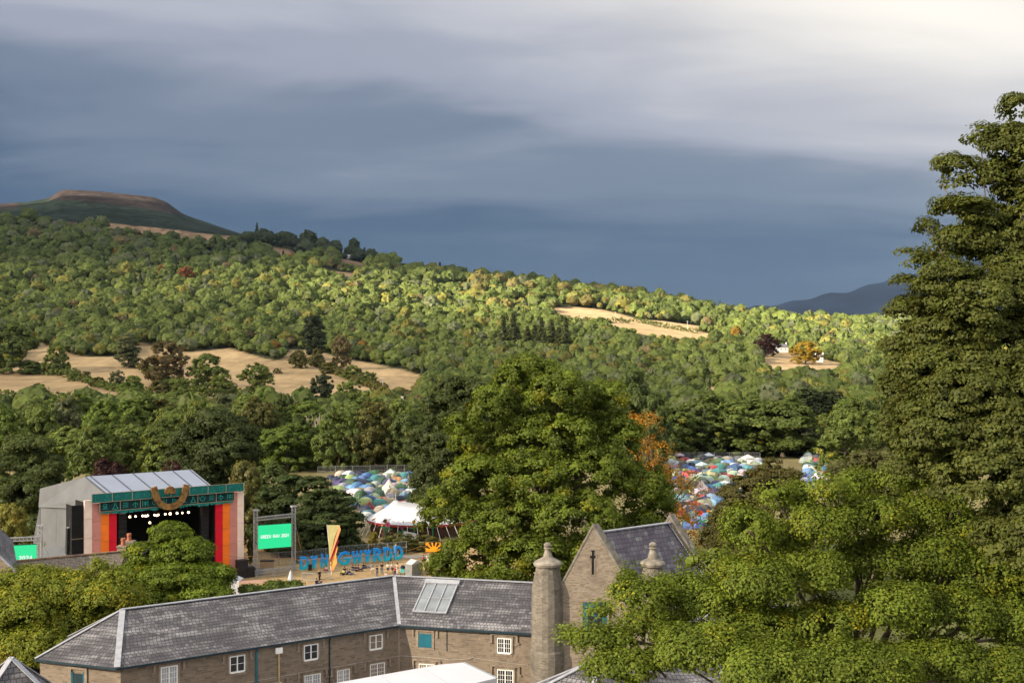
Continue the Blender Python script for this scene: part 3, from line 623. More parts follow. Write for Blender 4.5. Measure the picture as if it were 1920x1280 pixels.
GREEN = {'dark': (.070, .096, .028), 'deep': (.102, .136, .034), 'mid': (.122, .158, .038), 'lime': (.130, .150, .040), 'olive': (.105, .105, .032), 'fresh': (.115, .165, .032), 'hill': (.120, .152, .036), 'hillyel': (.190, .185, .042),
         'grey': (.105, .122, .058), 'copper': (.050, .022, .020), 'rust': (.24, .085, .035), 'amber': (.27, .16, .022), 'gold': (.34, .24, .03), 'pine': (.040, .054, .026), 'brown': (.125, .10, .045)}
# ------------------------------------------------------------------ large trees close by
OAK = [(1182,1088,32,28),(1298,1052,26,14),(1350,1055,38,24),(1200,1120,60,38),(1290,1110,60,38),(1120,1150,35,22),(1065,1192,28,10),(1130,1200,60,28),(1230,1180,75,42),(1340,1140,70,48),
 (1400,990,50,42),(1450,925,40,28),(1490,935,45,35),(1555,915,45,30),(1610,905,50,30),(1690,898,50,30),(1760,885,50,28),(1805,925,40,35),(1450,1010,65,40),(1545,985,70,42),(1640,970,70,42),(1735,965,65,42),(1830,985,55,38),(1890,1020,45,38),
 (1420,1090,75,45),(1530,1075,75,45),(1640,1050,80,45),(1750,1045,75,48),(1860,1075,75,48),(1320,1220,90,48),(1440,1180,85,45),(1180,1250,80,35),(1560,1170,80,45),(1685,1140,85,48),(1795,1145,85,45),(1900,1160,70,55),
 (1450,1260,100,48),(1600,1255,100,48),(1750,1245,100,48),(1880,1265,80,48),(1960,1080,60,60),(1990,1220,70,60)]
big_tree('oak_tree', 'large spreading oak with rounded leaf clumps in front of the chapel gable', 'tree', 62, OAK, (.124, .164, .020), .165, 1700, .74, 125, 21, trunk_px=1590, depth=.75, fork=.45, core=.36, tvar=.20, yellow=.06, up=.38, r_trunk=.55, limbs=26, flat=.85)
SYC = [(985,700,45,38),(925,765,55,45),(1050,745,60,50),(985,770,70,55),(1135,745,45,38),(1120,790,55,45),(1010,820,95,60),(890,830,55,50),(858,800,28,28),(1165,830,48,50),(1000,905,100,65),(900,905,75,52),(1100,890,85,62),(1205,915,60,48),
 (850,950,60,42),(808,975,32,32),(950,985,85,55),(1080,975,85,55),(1235,950,38,38),(890,1045,70,45),(1000,1045,80,48),(835,1060,48,30),(1130,1030,70,45),(1200,1000,60,40),(860,1082,50,24),(930,1086,60,22),(1000,1078,60,26),(1080,1060,60,40),(1160,1040,60,40),(1230,1000,45,35),(960,720,40,40),(1020,705,40,35),(1070,820,60,40)]
big_tree('broadleaf_tree', 'tallest broad green tree in the middle, left of the stone gable', 'tree', 150, SYC, (.106, .142, .017), .38, 1500, 1.2, 66, 22, trunk_px=1010, core=.5, depth=.8, tvar=.20, yellow=.05, up=.3, limbs=18, ragged=.14)
GIANT = [(1850,430,50,30),(1790,385,36,22),(1745,560,40,30),(1820,590,50,40),(1760,650,50,35),(1700,690,40,30),(1720,780,45,40),(1690,840,35,30),(1830,690,60,50),(1900,520,50,50),(1900,740,60,60),(1905,205,30,34),(1935,290,40,49),(1925,420,45,49),(1838,252,34,20),(1890,270,48,34),(1790,308,42,20),(1860,330,58,29),(1765,346,24,11),(1905,378,40,41),(1825,388,42,20),(1738,428,36,18),(1800,450,55,27),(1880,470,60,46),(1715,480,36,18),(1780,520,60,34),(1698,530,30,16),(1860,560,80,49),
 (1715,580,48,29),(1790,615,78,44),(1700,642,42,27),(1880,655,80,59),(1740,690,68,39),(1695,735,52,39),(1820,740,88,59),(1685,792,40,34),(1760,810,78,49),(1880,815,80,61),(1735,862,66,39),(1850,890,88,59),
 (2000,230,60,73),(2010,400,80,85),(2020,560,90,98),(2030,720,100,98),(2030,880,110,98),(1915,940,60,55),(1890,1000,60,49),(1960,1000,70,73),(2130,480,80,110),(2140,720,90,122)]
big_tree('tall_tree', 'very tall dark olive tree with layered sprays at the right edge', 'tree', 48, GIANT, (.090, .106, .024), .15, 3500, .50, 84, 23, trunk_px=2030, base_z=0, core=.36, depth=.8, tvar=.18, yellow=.02, up=.5, flat=.52, shrink=.62, limb_k=.30, twigs=0, fork=.5, r_trunk=.5, limbs=30, droop=.10, ragged=.32)
MAPLE = [(318,1000,38,24),(283,1038,48,26),(350,1035,52,30),(265,1080,55,30),(330,1080,75,34),(400,1085,42,30),(305,1115,70,30),(385,1120,50,28),(425,1105,22,20)]
big_tree('maple_tree', 'bright green maple standing in front of the festival stage', 'tree', 122, MAPLE, (.118, .165, .018), .28, 760, .85, 66, 24, trunk_px=335, core=.4, depth=.85, tvar=.15, yellow=.05, up=.5, flat=.5)
ASH = [(190,1062,26,24),(215,1085,35,25),(60,1090,70,32),(130,1102,70,38),(200,1120,62,38),(40,1140,75,45),(120,1165,85,45),(200,1165,60,36),(255,1120,35,30),(60,1210,70,36),(15,1080,40,28),(0,1190,50,60),(-70,1130,70,60),(150,1210,70,30)]
big_tree('willow_tree', 'yellowish green feathery tree at the left edge above the slate roofs', 'tree', 112, ASH, (.155, .185, .022), .26, 1200, .95, 70, 25, trunk_px=90, core=.38, depth=.85, tvar=.16, yellow=.12, up=.3, flat=1.0, droop=.25)
big_tree('small_maple', 'small green tree poking over the roof ridge below the right screen', 'tree', 121, [(470,1108,30,14),(515,1102,28,16),(550,1102,24,15),(540,1116,44,16)], (.080, .112, .022), .27, 170, .6, 36, 26, depth=.9)
OR = [(1185,790,22,18),(1215,800,32,26),(1195,840,32,34),(1240,850,28,26),(1262,900,26,30),(1290,920,28,36),(1285,970,30,34),(1310,890,14,16),(1300,1020,26,34),(1325,930,14,18),(1235,900,30,40)]
big_tree('beech_tree', 'thin orange brown autumn beech beside the tallest tree', 'tree', 172, OR, (.30, .165, .026), .30, 300, .95, 17, 27, trunk_px=1250, depth=.9, tvar=.2, core=0, yellow=.2, up=.1, limbs=11, ragged=.35)
YEW = [(1440,872,30,18),(1420,900,45,24),(1395,935,52,32),(1470,900,40,26),(1370,975,45,34),(1440,960,60,40),(1350,1010,38,36),(1490,930,30,30),(1400,1030,60,40)]
big_tree('yew_tree', 'olive brown feathery yew between the tents and the spreading oak', 'tree', 145, YEW, (.080, .074, .022), .34, 520, .9, 40, 28, trunk_px=1420, depth=.9, tvar=.12, yellow=.02, up=.5, flat=.5)
big_tree('drooping_tree', 'drooping olive tree left of the very tall dark tree and behind the oak', 'tree', 135, [(1640,862,55,25),(1580,880,35,20),(1700,870,60,30),(1660,905,70,30),(1600,915,60,25)], (.072, .076, .024), .33, 420, .9, 40, 29, depth=.8, flat=.6, droop=.4)
CED = [(545,908,42,20),(590,915,40,22),(515,945,42,28),(570,950,60,28),(630,945,42,28),(540,990,58,30),(610,990,60,32),(660,985,30,30),(575,1025,70,30),(650,1030,45,28),(500,1010,40,40)]
big_tree('cedar_tree', 'dark flat layered cedar between the right screen and the tents', 'tree', 186, CED, (.050, .072, .022), .42, 620, 1.2, 42, 30, trunk_px=585, depth=.85, up=.6, flat=.42, tvar=.12, yellow=0)
DK = [(860,725,48,24),(905,740,40,35),(830,770,45,42),(885,790,55,45),(800,830,42,42),(850,850,60,50),(800,890,38,40),(840,930,55,45),(790,940,30,30),(900,880,50,60)]
big_tree('holm_oak', 'tall very dark tree directly left of the tallest tree, above the white big top', 'tree', 205, DK, (.054, .072, .021), .48, 640, 1.35, 44, 31, trunk_px=850, depth=.85, tvar=.12, yellow=0)
DL = [(400,790,50,28),(440,815,48,34),(365,825,48,34),(420,850,60,36),(350,870,50,36),(470,855,30,30),(390,890,60,30)]
big_tree('oak_tree', 'broad dark tree rising behind the right end of the stage roof', 'tree', 226, DL, (.052, .070, .022), .52, 480, 1.4, 44, 32, trunk_px=410, depth=.9, tvar=.12, yellow=0)
LF = [(55,835,55,22),(20,870,50,35),(80,880,48,35),(45,925,60,40),(90,940,35,40),(10,960,50,45),(60,990,60,40)]
big_tree('oak_tree', 'large dark green tree left of the stage side wall', 'tree', 196, LF, (.066, .088, .024), .45, 560, 1.25, 44, 33, trunk_px=50, depth=.9, tvar=.16, yellow=0)
def smaller_trees():
    rng = np.random.default_rng(77)
    T = [('round', 640, 814, 312, 88, 'lime', 'pale rounded lime tree above the left end of the tent field fence'), ('round', 728, 800, 318, 90, 'lime', 'second pale rounded tree, behind the flag over the tents'),
     ('round', 690, 752, 352, 140, 'deep', 'dark green tree behind and between the two pale rounded trees'), ('round', 590, 775, 356, 130, 'deep', 'dark green tree behind the bleached dead tree'), ('round', 780, 760, 360, 110, 'dark', 'dark tree behind the right pale rounded tree'),
     ('round', 175, 800, 262, 100, 'deep', 'green tree with lighter top behind the stage roof, left of the copper tree'), ('round', 235, 792, 270, 110, 'mid', 'fresh green tree directly behind the ridge of the stage roof'), ('tall', 300, 812, 255, 70, 'mid', 'paler green tree rising behind the middle of the stage roof'),
     ('round', 205, 866, 212, 95, 'copper', 'dark purple copper beech peeping over the left end of the stage roof'), ('bush', 320, 868, 214, 80, 'copper', 'second dark purple tree behind the middle of the stage roof'),
     ('bush', 458, 866, 190, 105, 'olive', 'pale olive tree close behind the right end of the stage'), ('round', 505, 872, 200, 110, 'dark', 'dark tree between the stage and the layered cedar'),
     ('round', 1195, 708, 262, 125, 'dark', 'dark rounded tree behind the orange beech'), ('round', 1320, 742, 362, 130, 'deep', 'dark green tree above the middle of the right tent field'), ('round', 1405, 748, 356, 150, 'deep', 'broad dark green tree above the yew'),
     ('round', 1468, 750, 350, 150, 'deep', 'dark green tree behind the narrow strip of tents'), ('round', 1585, 772, 300, 110, 'mid', 'rounded green tree right of the narrow strip of tents'), ('pine', 1512, 728, 400, 90, 'pine', 'scots pine with bare reddish trunk behind the dark right hand trees'),
     ('pine', 1555, 732, 405, 90, 'pine', 'scots pine right of the bare trunked pine'), ('round', 1640, 775, 330, 110, 'deep', 'dark tree half hidden behind the drooping olive tree'), ('tall', 1270, 770, 350, 60, 'deep', 'narrow dark tree above the orange beech'),
     ('bush', 15, 945, 170, 80, 'hillyel', 'yellowish bush at the left edge above the left screen'), ('bush', 100, 1004, 165, 46, 'olive', 'small bush between the left screen tower and the stage'), ('bush', 45, 985, 178, 50, 'deep', 'dark bush behind the left screen truss'),
     ('tall', 700, 1000, 180, 20, 'gold', 'small golden conical yew left of the clipped hedge'), ('tall', 557, 1003, 173, 17, 'gold', 'golden columnar yew beside the right screen tower'), ('tall', 470, 1012, 172, 14, 'olive', 'thin golden columnar yew left of the right screen'),
     ('bush', 745, 1001, 183, 85, 'olive', 'wide clipped cloud hedge behind the blue letters'), ('bush', 800, 1003, 184, 70, 'olive', 'clipped cloud hedge left of the orange sun sign'), ('bush', 640, 1040, 182, 60, 'dark', 'dark shrub mass behind the letters D Y N')]
    for (k, px, top, D, w, c, lab) in T:
        col = GREEN[c]
        if c == 'gold': col = (.15, .125, .022)
        tree_at(k, px, top, D, w, col, rng, 'conifer' if k == 'pine' else ('shrub' if k == 'bush' and D < 200 else 'broadleaf_tree'), lab, None, 'tree')
    # the farmland: hedge trees and bushes named one by one
    Fd = [('round', 482, 683, 748, 66, 'mid', 'lone spreading tree in the straw field'), ('round', 22, 612, 700, 95, 'deep', 'large dark tree at the left edge of the upper field'), ('round', 388, 664, 735, 74, 'deep', 'domed dark tree in the hedge left of the lone tree'), ('round', 312, 640, 722, 84, 'brown', 'brownish green tree in the middle of the field hedge'),
     ('bush', 105, 642, 702, 52, 'mid', 'bushy tree on the hedge bank near the left edge'), ('tall', 240, 632, 690, 44, 'grey', 'greyish slender tree at the top of the field'), ('bush', 605, 700, 765, 56, 'pine', 'dark ragged conifer at the foot of the big field'), ('bush', 655, 712, 770, 60, 'mid', 'bushy tree right of the ragged conifer'),
     ('round', 245, 728, 782, 80, 'deep', 'dark round tree at the bottom of the lower field'), ('bush', 140, 690, 714, 28, 'mid', 'small round bush on the hedge line near the left tree'), ('bush', 162, 696, 717, 22, 'olive', 'smallest round bush on the hedge line'), ('bush', 185, 706, 725, 34, 'olive', 'yellowish round bush on the hedge line'),
     ('bush', 220, 694, 730, 36, 'grey', 'grey green bush on the hedge line'), ('bush', 248, 704, 740, 50, 'fresh', 'bright green round bush on the hedge line'), ('bush', 300, 712, 745, 55, 'olive', 'olive hedge bush below the domed tree'), ('bush', 340, 708, 745, 50, 'mid', 'green hedge bush left of the domed tree'),
     ('bush', 415, 700, 742, 50, 'mid', 'small bushes right of the domed tree'), ('bush', 437, 718, 740, 24, 'deep', 'small dark bush at the right end of the hedge'), ('bush', 330, 734, 770, 70, 'deep', 'wide dark hedge clump across the lower field'), ('bush', 375, 738, 768, 50, 'olive', 'olive hedge clump right of the wide dark one'),
     ('bush', 40, 732, 775, 70, 'deep', 'dark hedge clump at the lower left edge'), ('bush', 95, 736, 775, 60, 'deep', 'dark hedge clump below the lower straw field'), ('bush', 150, 742, 775, 50, 'mid', 'green hedge clump below the lower straw field'), ('bush', 186, 744, 772, 26, 'mid', 'small round hedge tree at the right end of the lower field'),
     ('bush', 60, 676, 702, 50, 'deep', 'low bush under the bushy tree near the left edge'), ('bush', 595, 652, 688, 30, 'olive', 'yellow green bush on the upper edge of the big field'), ('bush', 560, 656, 690, 40, 'olive', 'olive scrub above the big field'), ('bush', 660, 684, 712, 46, 'mid', 'bush between the big field and the narrow one'), ('bush', 690, 696, 724, 40, 'deep', 'dark bush below the narrow field'),
     ('bush', 620, 678, 700, 44, 'olive', 'hedge bush along the top of the big field'), ('round', 640, 628, 690, 40, 'brown', 'slender brownish tree at the wood edge above the narrow field'), ('tall', 588, 598, 672, 46, 'pine', 'dark conifer standing above the wood edge'), ('bush', 520, 690, 700, 20, 'olive', 'little bush on the upper edge of the big field'),
     ('round', 1437, 627, 668, 46, 'copper', 'dark red copper beech by the white farmhouse'), ('round', 1510, 640, 682, 56, 'gold', 'bright yellow round tree in the sunlit field'), ('bush', 1484, 643, 656, 16, 'copper', 'small dark red tree left of the yellow tree'), ('round', 346, 502, 538, 38, 'rust', 'pinkish rust coloured tree in the hillside wood'), ('bush', 364, 524, 542, 20, 'gold', 'small golden tree beside the rust coloured one'), ('bush', 303, 497, 530, 22, 'rust', 'dull rust tree left of the brighter rust tree'),
     ('spruce', 573, 430, 470, 16, 'dark', 'lone pointed spruce standing above the dark ridge'), ('spruce', 1039, 513, 560, 20, 'hill', 'pointed conifer on the sunlit ridge'), ('round', 680, 574, 592, 20, 'amber', 'tiny amber tree in the sunlit wood')]
    for (k, px, top, base, w, c, lab) in Fd:
        g = ground_hit(px, base); tree_at(k, px, top, g.y, w, GREEN[c], rng, {'spruce': 'conifer'}.get(k, 'hedge_shrub' if k == 'bush' else 'broadleaf_tree'), lab, None, 'tree')
    for i in range(9):   # stand of tall firs in the middle of the wood
        px = 945 + i * 15 + rng.uniform(-5, 5); g = ground_hit(px, 655 + rng.uniform(-4, 8)); tree_at('spruce', px, 588 + rng.uniform(-8, 26), g.y, 30, (.095, .110, .042), rng, 'conifer', 'tall fir in the dark stand of firs below the sunlit ridge', 'stand of firs in the hillside wood')
smaller_trees()

def hedge(label, P, hpx, color, seed, wd=3.2):
    """a continuous hedge along a line of the farmland"""
    rng = np.random.default_rng(seed); G = [ground_hit(*p) for p in P]; L = []
    for a, b in zip(G[:-1], G[1:]):
        n = max(2, int((b - a).length / 3.0))
        for k in range(n): q = a.lerp(b, (k + rng.uniform(0, .9)) / n); h = hpx / F * q.y * rng.uniform(.65, 1.25); L.append((q.x + rng.normal() * .8, q.y + rng.normal() * .8, float(ground_z(q.x, q.y)[0]) + h * .42, wd * rng.uniform(.8, 1.3), wd * rng.uniform(.8, 1.3), h * .5))
    pos, nrm, col = crown_leaves(L, rng, len(L) * 9, 1.1, 16, flat=.8, up=.3, jitter=.3, tvar=.16, yellow=.05); o0 = G[0]; me = leaf_mesh('hedge', pos - np.array(o0), nrm, col, 1.0, .75, rng, CORE[0] - np.array(o0), CORE[1]); o = bpy.data.objects.new('field_hedge', me); COL.objects.link(o); o.location = o0; o.color = (*color, 1); tag(o, label, 'hedge')
hedge('hedge climbing right between the two left straw fields', [(45, 698), (110, 704), (160, 716), (215, 734), (275, 748)], 13, GREEN['mid'], 1); hedge('thick hedge under the domed dark tree', [(262, 690), (300, 716), (345, 736), (400, 744), (440, 742)], 16, GREEN['deep'], 2)
hedge('hedge between the big straw field and the narrow upper one', [(548, 672), (600, 690), (655, 710), (715, 735)], 14, GREEN['olive'], 3); hedge('dark thick hedge along the bottom of the left straw field', [(-30, 752), (60, 756), (130, 764), (200, 768)], 24, GREEN['deep'], 4)
hedge('dark hedge above the lowest straw strip', [(275, 756), (330, 764), (395, 764)], 22, GREEN['deep'], 5); hedge('clipped hedge line across the upper sunlit field', [(1040, 601), (1120, 606), (1190, 606)], 10, GREEN['deep'], 6); hedge('low hedge between the two sunlit fields on the right', [(1195, 604), (1240, 614), (1310, 626)], 9, GREEN['deep'], 7)
hedge('hedge along the foot of the big straw field', [(440, 772), (520, 774), (600, 768), (690, 752)], 16, GREEN['mid'], 8)
def dead_tree():
    rng = np.random.default_rng(4)
    for (px, top, base, D, lab) in ((603, 782, 850, 330, 'bleached bare dead tree, the taller of two'), (578, 786, 850, 334, 'greyer bare dead tree left of the bleached one')):
        b = U(px, base, D); b.z = 0; r = thing('dead_tree', lab, 'tree', b); mb = MB(); t = U(px, top, D); f = b.lerp(t, .45); mb.tube([b, b.lerp(f, .5) + Vector((.2, 0, 0)), f], [.55, .42, .32], 7)
        for k in range(7):
            e = f.lerp(t, rng.uniform(.5, 1)) + Vector((rng.uniform(-3.2, 3.2), rng.uniform(-2, 2), 0)); limb(mb, f.lerp(e, -.02), e, .22, .05, rng, n=5)
            for _ in range(3): limb(mb, f.lerp(e, rng.uniform(.4, .8)), e + Vector((rng.uniform(-1.4, 1.4), rng.uniform(-1, 1), rng.uniform(-.4, 1.6))), .09, .03, rng, n=4, sides=4)
        mb.build('trunk', M['deadwood'], r, smooth=True)
dead_tree()

def woods():
    """The hillside wood: the nearest trees stand one by one, the far-off mass is one object."""
    rng = np.random.default_rng(101); pts = []; D = 306.
    while D < 2480:
        step = max(10., D / 113.); half = D * .475; X0 = (-70 - CX) / F * D; X1 = (2060 - CX) / F * D; n = int((X1 - X0) / step) + 1
        X = X0 + (np.arange(n) + rng.uniform(0, 1)) * step + rng.uniform(-.38, .38, n) * step; Y = D + rng.uniform(-.42, .42, n) * step; z = ground_z(X, Y); px = CX + X / Y * F; py = HZ + (H - z) / Y * F
        hp = 8.0 / Y * F   # trees at a field's lower edge hide it; keep the field itself free
        bad = is_field(px, py) & (Y > 520); bad |= is_field(px, py - hp * .25) & (Y > 520)
        bad |= (px < 470) & (py < np.interp(px, *HEATH_TREELINE)) 
        bad |= (Y > 2150) & (px > 850) & (rng.random(n) > np.where(px < 1330, .4, 0))
        bad |= (Y < 352) & (px > 1190) & (px < 1590)
        for (tx, ty, tr) in TREE_BASE:
            bad |= (np.hypot(X - tx, Y - ty) < tr * .75 + step * .15)
        for a in zip(X[~bad], Y[~bad], z[~bad], px[~bad], py[~bad]): pts.append((*a, step))
        D += step * (.80 if D < 520 else .92)
    pts.sort(key=lambda p: p[1]); n_ind = max(0, 288 - N_TREE[0]); cols = ['deep', 'mid', 'deep', 'dark', 'mid', 'fresh', 'olive', 'grey', 'mid', 'fresh']
    # valley trees one by one
    cut = [p for p in pts if p[3] < 1725][:n_ind]; chosen = set(map(id, cut)); rest = [p for p in pts if id(p) not in chosen]
    zone = lambda px: 'behind stage and left tents' if px < 800 else ('behind the tallest tree' if px < 1240 else 'beyond the right tents')
    words_ = {'deep': 'dark green', 'mid': 'mid green', 'dark': 'blackish green', 'fresh': 'fresh green', 'olive': 'olive green', 'grey': 'greyish green'}
    for (X, Y, z, px, py, st) in cut:
        c = cols[rng.integers(len(cols))]; kind = rng.choice(['round', 'round', 'round', 'tall', 'bush']); w = st * rng.uniform(.9, 1.6) * (.72 if kind == 'tall' else 1); h = rng.uniform(8, 19) * (1 if Y < 460 else .85)
        if kind == 'bush': h *= .7
        plant(kind, (X, Y, z - .3), w, h, GREEN[c], rng, 'woodland_tree', f'{words_[c]} woodland tree in the valley belt {zone(px)}', f'{words_[c]} trees in the belt {zone(px)}')
    # the rest as one mass
    base = []
    for k in range(12):
        tall = k >= 9; Lb = boss_lobes(rng, 6.3 if not tall else 4.4, 5.6 if not tall else 6.6, 7.0, 30 if not tall else 24, .34 if not tall else .38); so = star_crown(Lb, 10, 18, rng, 7.0, .075); p_, n_, c_ = crown_leaves(Lb[1:], rng, 60, 1.3, 2, flat=.9, up=.25, jitter=.25, tvar=.13, yellow=0, ragged=.02, core=0); s = rng.permutation(len(p_))[:66]; base.append((p_[s], n_[s], c_[s], 'tall' if tall else 'round', so))
    for k in range(3):
        m = 150; t = rng.uniform(0, 1, m) ** .7; zz = 14 - 12.5 * t; rad = 3.2 * t + .1; a = rng.uniform(0, 6.28, m); p_ = np.stack([np.cos(a) * rad, np.sin(a) * rad, zz], 1); n_ = np.stack([np.cos(a), np.sin(a), np.full(m, .5)], 1) + rng.normal(size=(m, 3)) * .25; tt = rng.uniform(.75, 1.25, m); base.append((p_, n_, np.stack([tt, tt, tt, np.ones(m)], 1), 'spruce', None))
    P = []; Nn = []; C = []; S = []; SO_ = []; SC = []
    for (X, Y, z, px, py, st) in rest:
        patch = .5 + .5 * math.sin(X * .017 + 2 * math.sin(Y * .006)) * math.cos(Y * .011 + X * .004)
        hp = 13.5 / Y * F; low = .38 if (Y > 520 and (is_field(px, py - hp * .6) or is_field(px, py - hp))) else 1.0
        sp = rng.random(); dark_ridge = px > 440 and py < np.interp(px, [440, 560, 700, 800], [470, 478, 500, 508]); conif = (.10 if dark_ridge else (.12 if patch > .8 else .02))
        if sp < conif and low == 1: b = base[12 + rng.integers(3)]; w = st * rng.uniform(.38, .55) / 6.4; h = w * rng.uniform(1.0, 1.4); col = np.array(GREEN['pine']) * 1.15
        else:
            b = base[rng.integers(12)]; w = st * (.58 + 1.0 * rng.random() ** 2.0) / 12.6 * (1.05 if b[3] == 'tall' else 1); h = w * rng.uniform(.75, 1.05) * low + .08; w *= .62 if low < 1 else 1; g = rng.random()
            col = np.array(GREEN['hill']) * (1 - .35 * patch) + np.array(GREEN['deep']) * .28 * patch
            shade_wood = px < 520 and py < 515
            if shade_wood: col = col * .5 + np.array(GREEN['dark']) * .42  # cloud shade on the upper left wood painted into its crown colours
            low_k = min(1., max(0., (py - 590) / 90.)) if px < 1250 else 0.; col = col * (1 - .35 * low_k) + np.array(GREEN['mid']) * .28 * low_k  # weaker sun low on the hill put into the crown colours
            if g < .18: col = np.array(GREEN['deep']) * .85
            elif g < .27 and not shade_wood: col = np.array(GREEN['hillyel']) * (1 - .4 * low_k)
            elif g < .36: col = np.array(GREEN['grey'])
            elif g < .364: col = np.array(GREEN['amber']) * .6
            elif g < .385: col = np.array(GREEN['brown']) * .95
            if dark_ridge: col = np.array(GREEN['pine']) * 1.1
            elif px > 850 and py < 600 and rng.random() < .16: col = np.array([.17, .15, .045])
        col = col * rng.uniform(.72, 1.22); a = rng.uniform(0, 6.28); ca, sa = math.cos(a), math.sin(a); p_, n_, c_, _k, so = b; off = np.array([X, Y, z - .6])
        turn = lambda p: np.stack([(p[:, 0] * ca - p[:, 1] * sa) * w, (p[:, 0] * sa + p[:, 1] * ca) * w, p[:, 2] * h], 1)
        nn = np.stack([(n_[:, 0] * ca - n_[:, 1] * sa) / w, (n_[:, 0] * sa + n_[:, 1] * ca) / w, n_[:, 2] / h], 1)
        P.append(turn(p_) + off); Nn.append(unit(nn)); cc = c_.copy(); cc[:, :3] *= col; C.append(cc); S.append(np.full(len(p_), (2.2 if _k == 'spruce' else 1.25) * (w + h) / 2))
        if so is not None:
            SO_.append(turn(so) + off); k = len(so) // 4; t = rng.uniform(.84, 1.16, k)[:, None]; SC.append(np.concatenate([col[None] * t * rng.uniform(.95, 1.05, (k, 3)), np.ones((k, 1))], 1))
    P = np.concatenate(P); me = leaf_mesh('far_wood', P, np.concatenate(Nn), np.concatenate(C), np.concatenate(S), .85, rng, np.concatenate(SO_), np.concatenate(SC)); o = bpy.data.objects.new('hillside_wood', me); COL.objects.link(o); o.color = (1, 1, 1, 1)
    tag(o, 'dense mixed green wood covering the hillside up to the dark ridge', 'wood', kind='stuff'); print('woods', len(pts), len(cut), len(P))
woods()
# ------------------------------------------------------------------ the stone stable block round the courtyard
D1 = Vector((.829, .559, 0)); N1 = Vector((-.559, .829, 0)); D2 = Vector((.970, -.242, 0)).normalized(); N2 = Vector((.242, .970, 0)).normalized()
ZE, ZR, HW = 6.1, 9.4, 6.5
C0 = Vector((-10.7, 108, 0)); RC = Vector((-11.93, 115.0, 0)); up = Vector((0, 0, 1))
E1 = C0 - D1 * 26.2; E2 = Vector((-40.3, 96.1, 0)); AP = RC - D1 * 26.9; END2 = C0 + D2 * 15.5; RE2 = RC + D2 * 16.5
BK = AP + N1 * 6.6 - D1 * 3.0; BC = RC + (RC - C0)
def z_(p, z): return Vector((p.x, p.y, z))
def strip(mb, a, b, w, t=.05, lift=.03):
    mb.bar(Vector(a) + up * lift, Vector(b) + up * lift, w, t)
def window(root, o, u, n, w, h, cols, rows, glass='glass', hood=True, sill=True, fr=.10, surround=True, mull=True):
    """o: lower left corner of the opening on the wall; u along the wall, n out of it"""
    o = Vector(o); u = Vector(u).normalized(); n = Vector(n).normalized(); f = MB(); d = .07
    def bx(x, z, ww, hh, dp, out): f.box(o + u * x + up * z + n * out, u * ww, n * dp, up * hh)
    bx(-fr, -fr, fr, h + 2 * fr, d, .012); bx(w, -fr, fr, h + 2 * fr, d, .012); bx(0, h, w, fr, d, .012); bx(0, -fr * 1.5, w, fr * 1.5, d + .03, .012)
    if mull: bx(w / 2 - .05, 0, .10, h, d - .012, .016)
    for half in (0, 1) if mull else (0,):
        x0 = (w / 2 + .05) * half if mull else 0; ww = w / 2 - .05 if mull else w
        for c in range(1, cols): bx(x0 + ww * c / cols - .014, 0, .028, h, .045, .02)
        for r in range(1, rows): bx(x0, h * r / rows - .014, ww, .028, .041, .023)
    fo = f.build('window', M['white'], root); g = MB(); g.box(o + n * .014, u * w, n * .012, up * h); g.build('pane', M[glass], fo)
    if surround:
        s = MB(); s.box(o - u * (fr + .18) - up * .05 + n * .004, u * .17, n * .11, up * (h + .18)); s.box(o + u * (w + fr + .01) - up * .05 + n * .004, u * .17, n * .11, up * (h + .18))
        s.box(o - u * (fr + .18) + up * (h + .135) + n * .004, u * (w + 2 * fr + .36), n * .13, up * .16)
        if hood:
            for x in (-fr - .62, w + fr + .44): s.box(o + u * x + up * (h - .28) + n * .004, u * .18, n * .14, up * .62)
            s.box(o - u * (fr + .62) + up * (h + .345) + n * .004, u * (w + 2 * fr + 1.24), n * .16, up * .13)
            for x in (-fr - .78, w + fr + .44): s.box(o + u * x + up * (h - .42) + n * .004, u * .34, n * .15, up * .135)
        s.box(o - u * (fr + .1) - up * .36 + n * .004, u * (w + 2 * fr + .2), n * .07, up * .19); s.build('window_surround', M['dressed'], root)
    return fo
def wall_at(px, py, which):
    """a point of wing 1 or 2's courtyard wall seen at a pixel"""
    P, d = (C0 + N1 * .35, D1) if which == 1 else (C0 + N2 * .35, D2); k = (px - CX) / F
    s = (k * P.y - P.x) / (d.x - k * d.y); q = P + d * s; return z_(q, H - (py - HZ) / F * q.y)
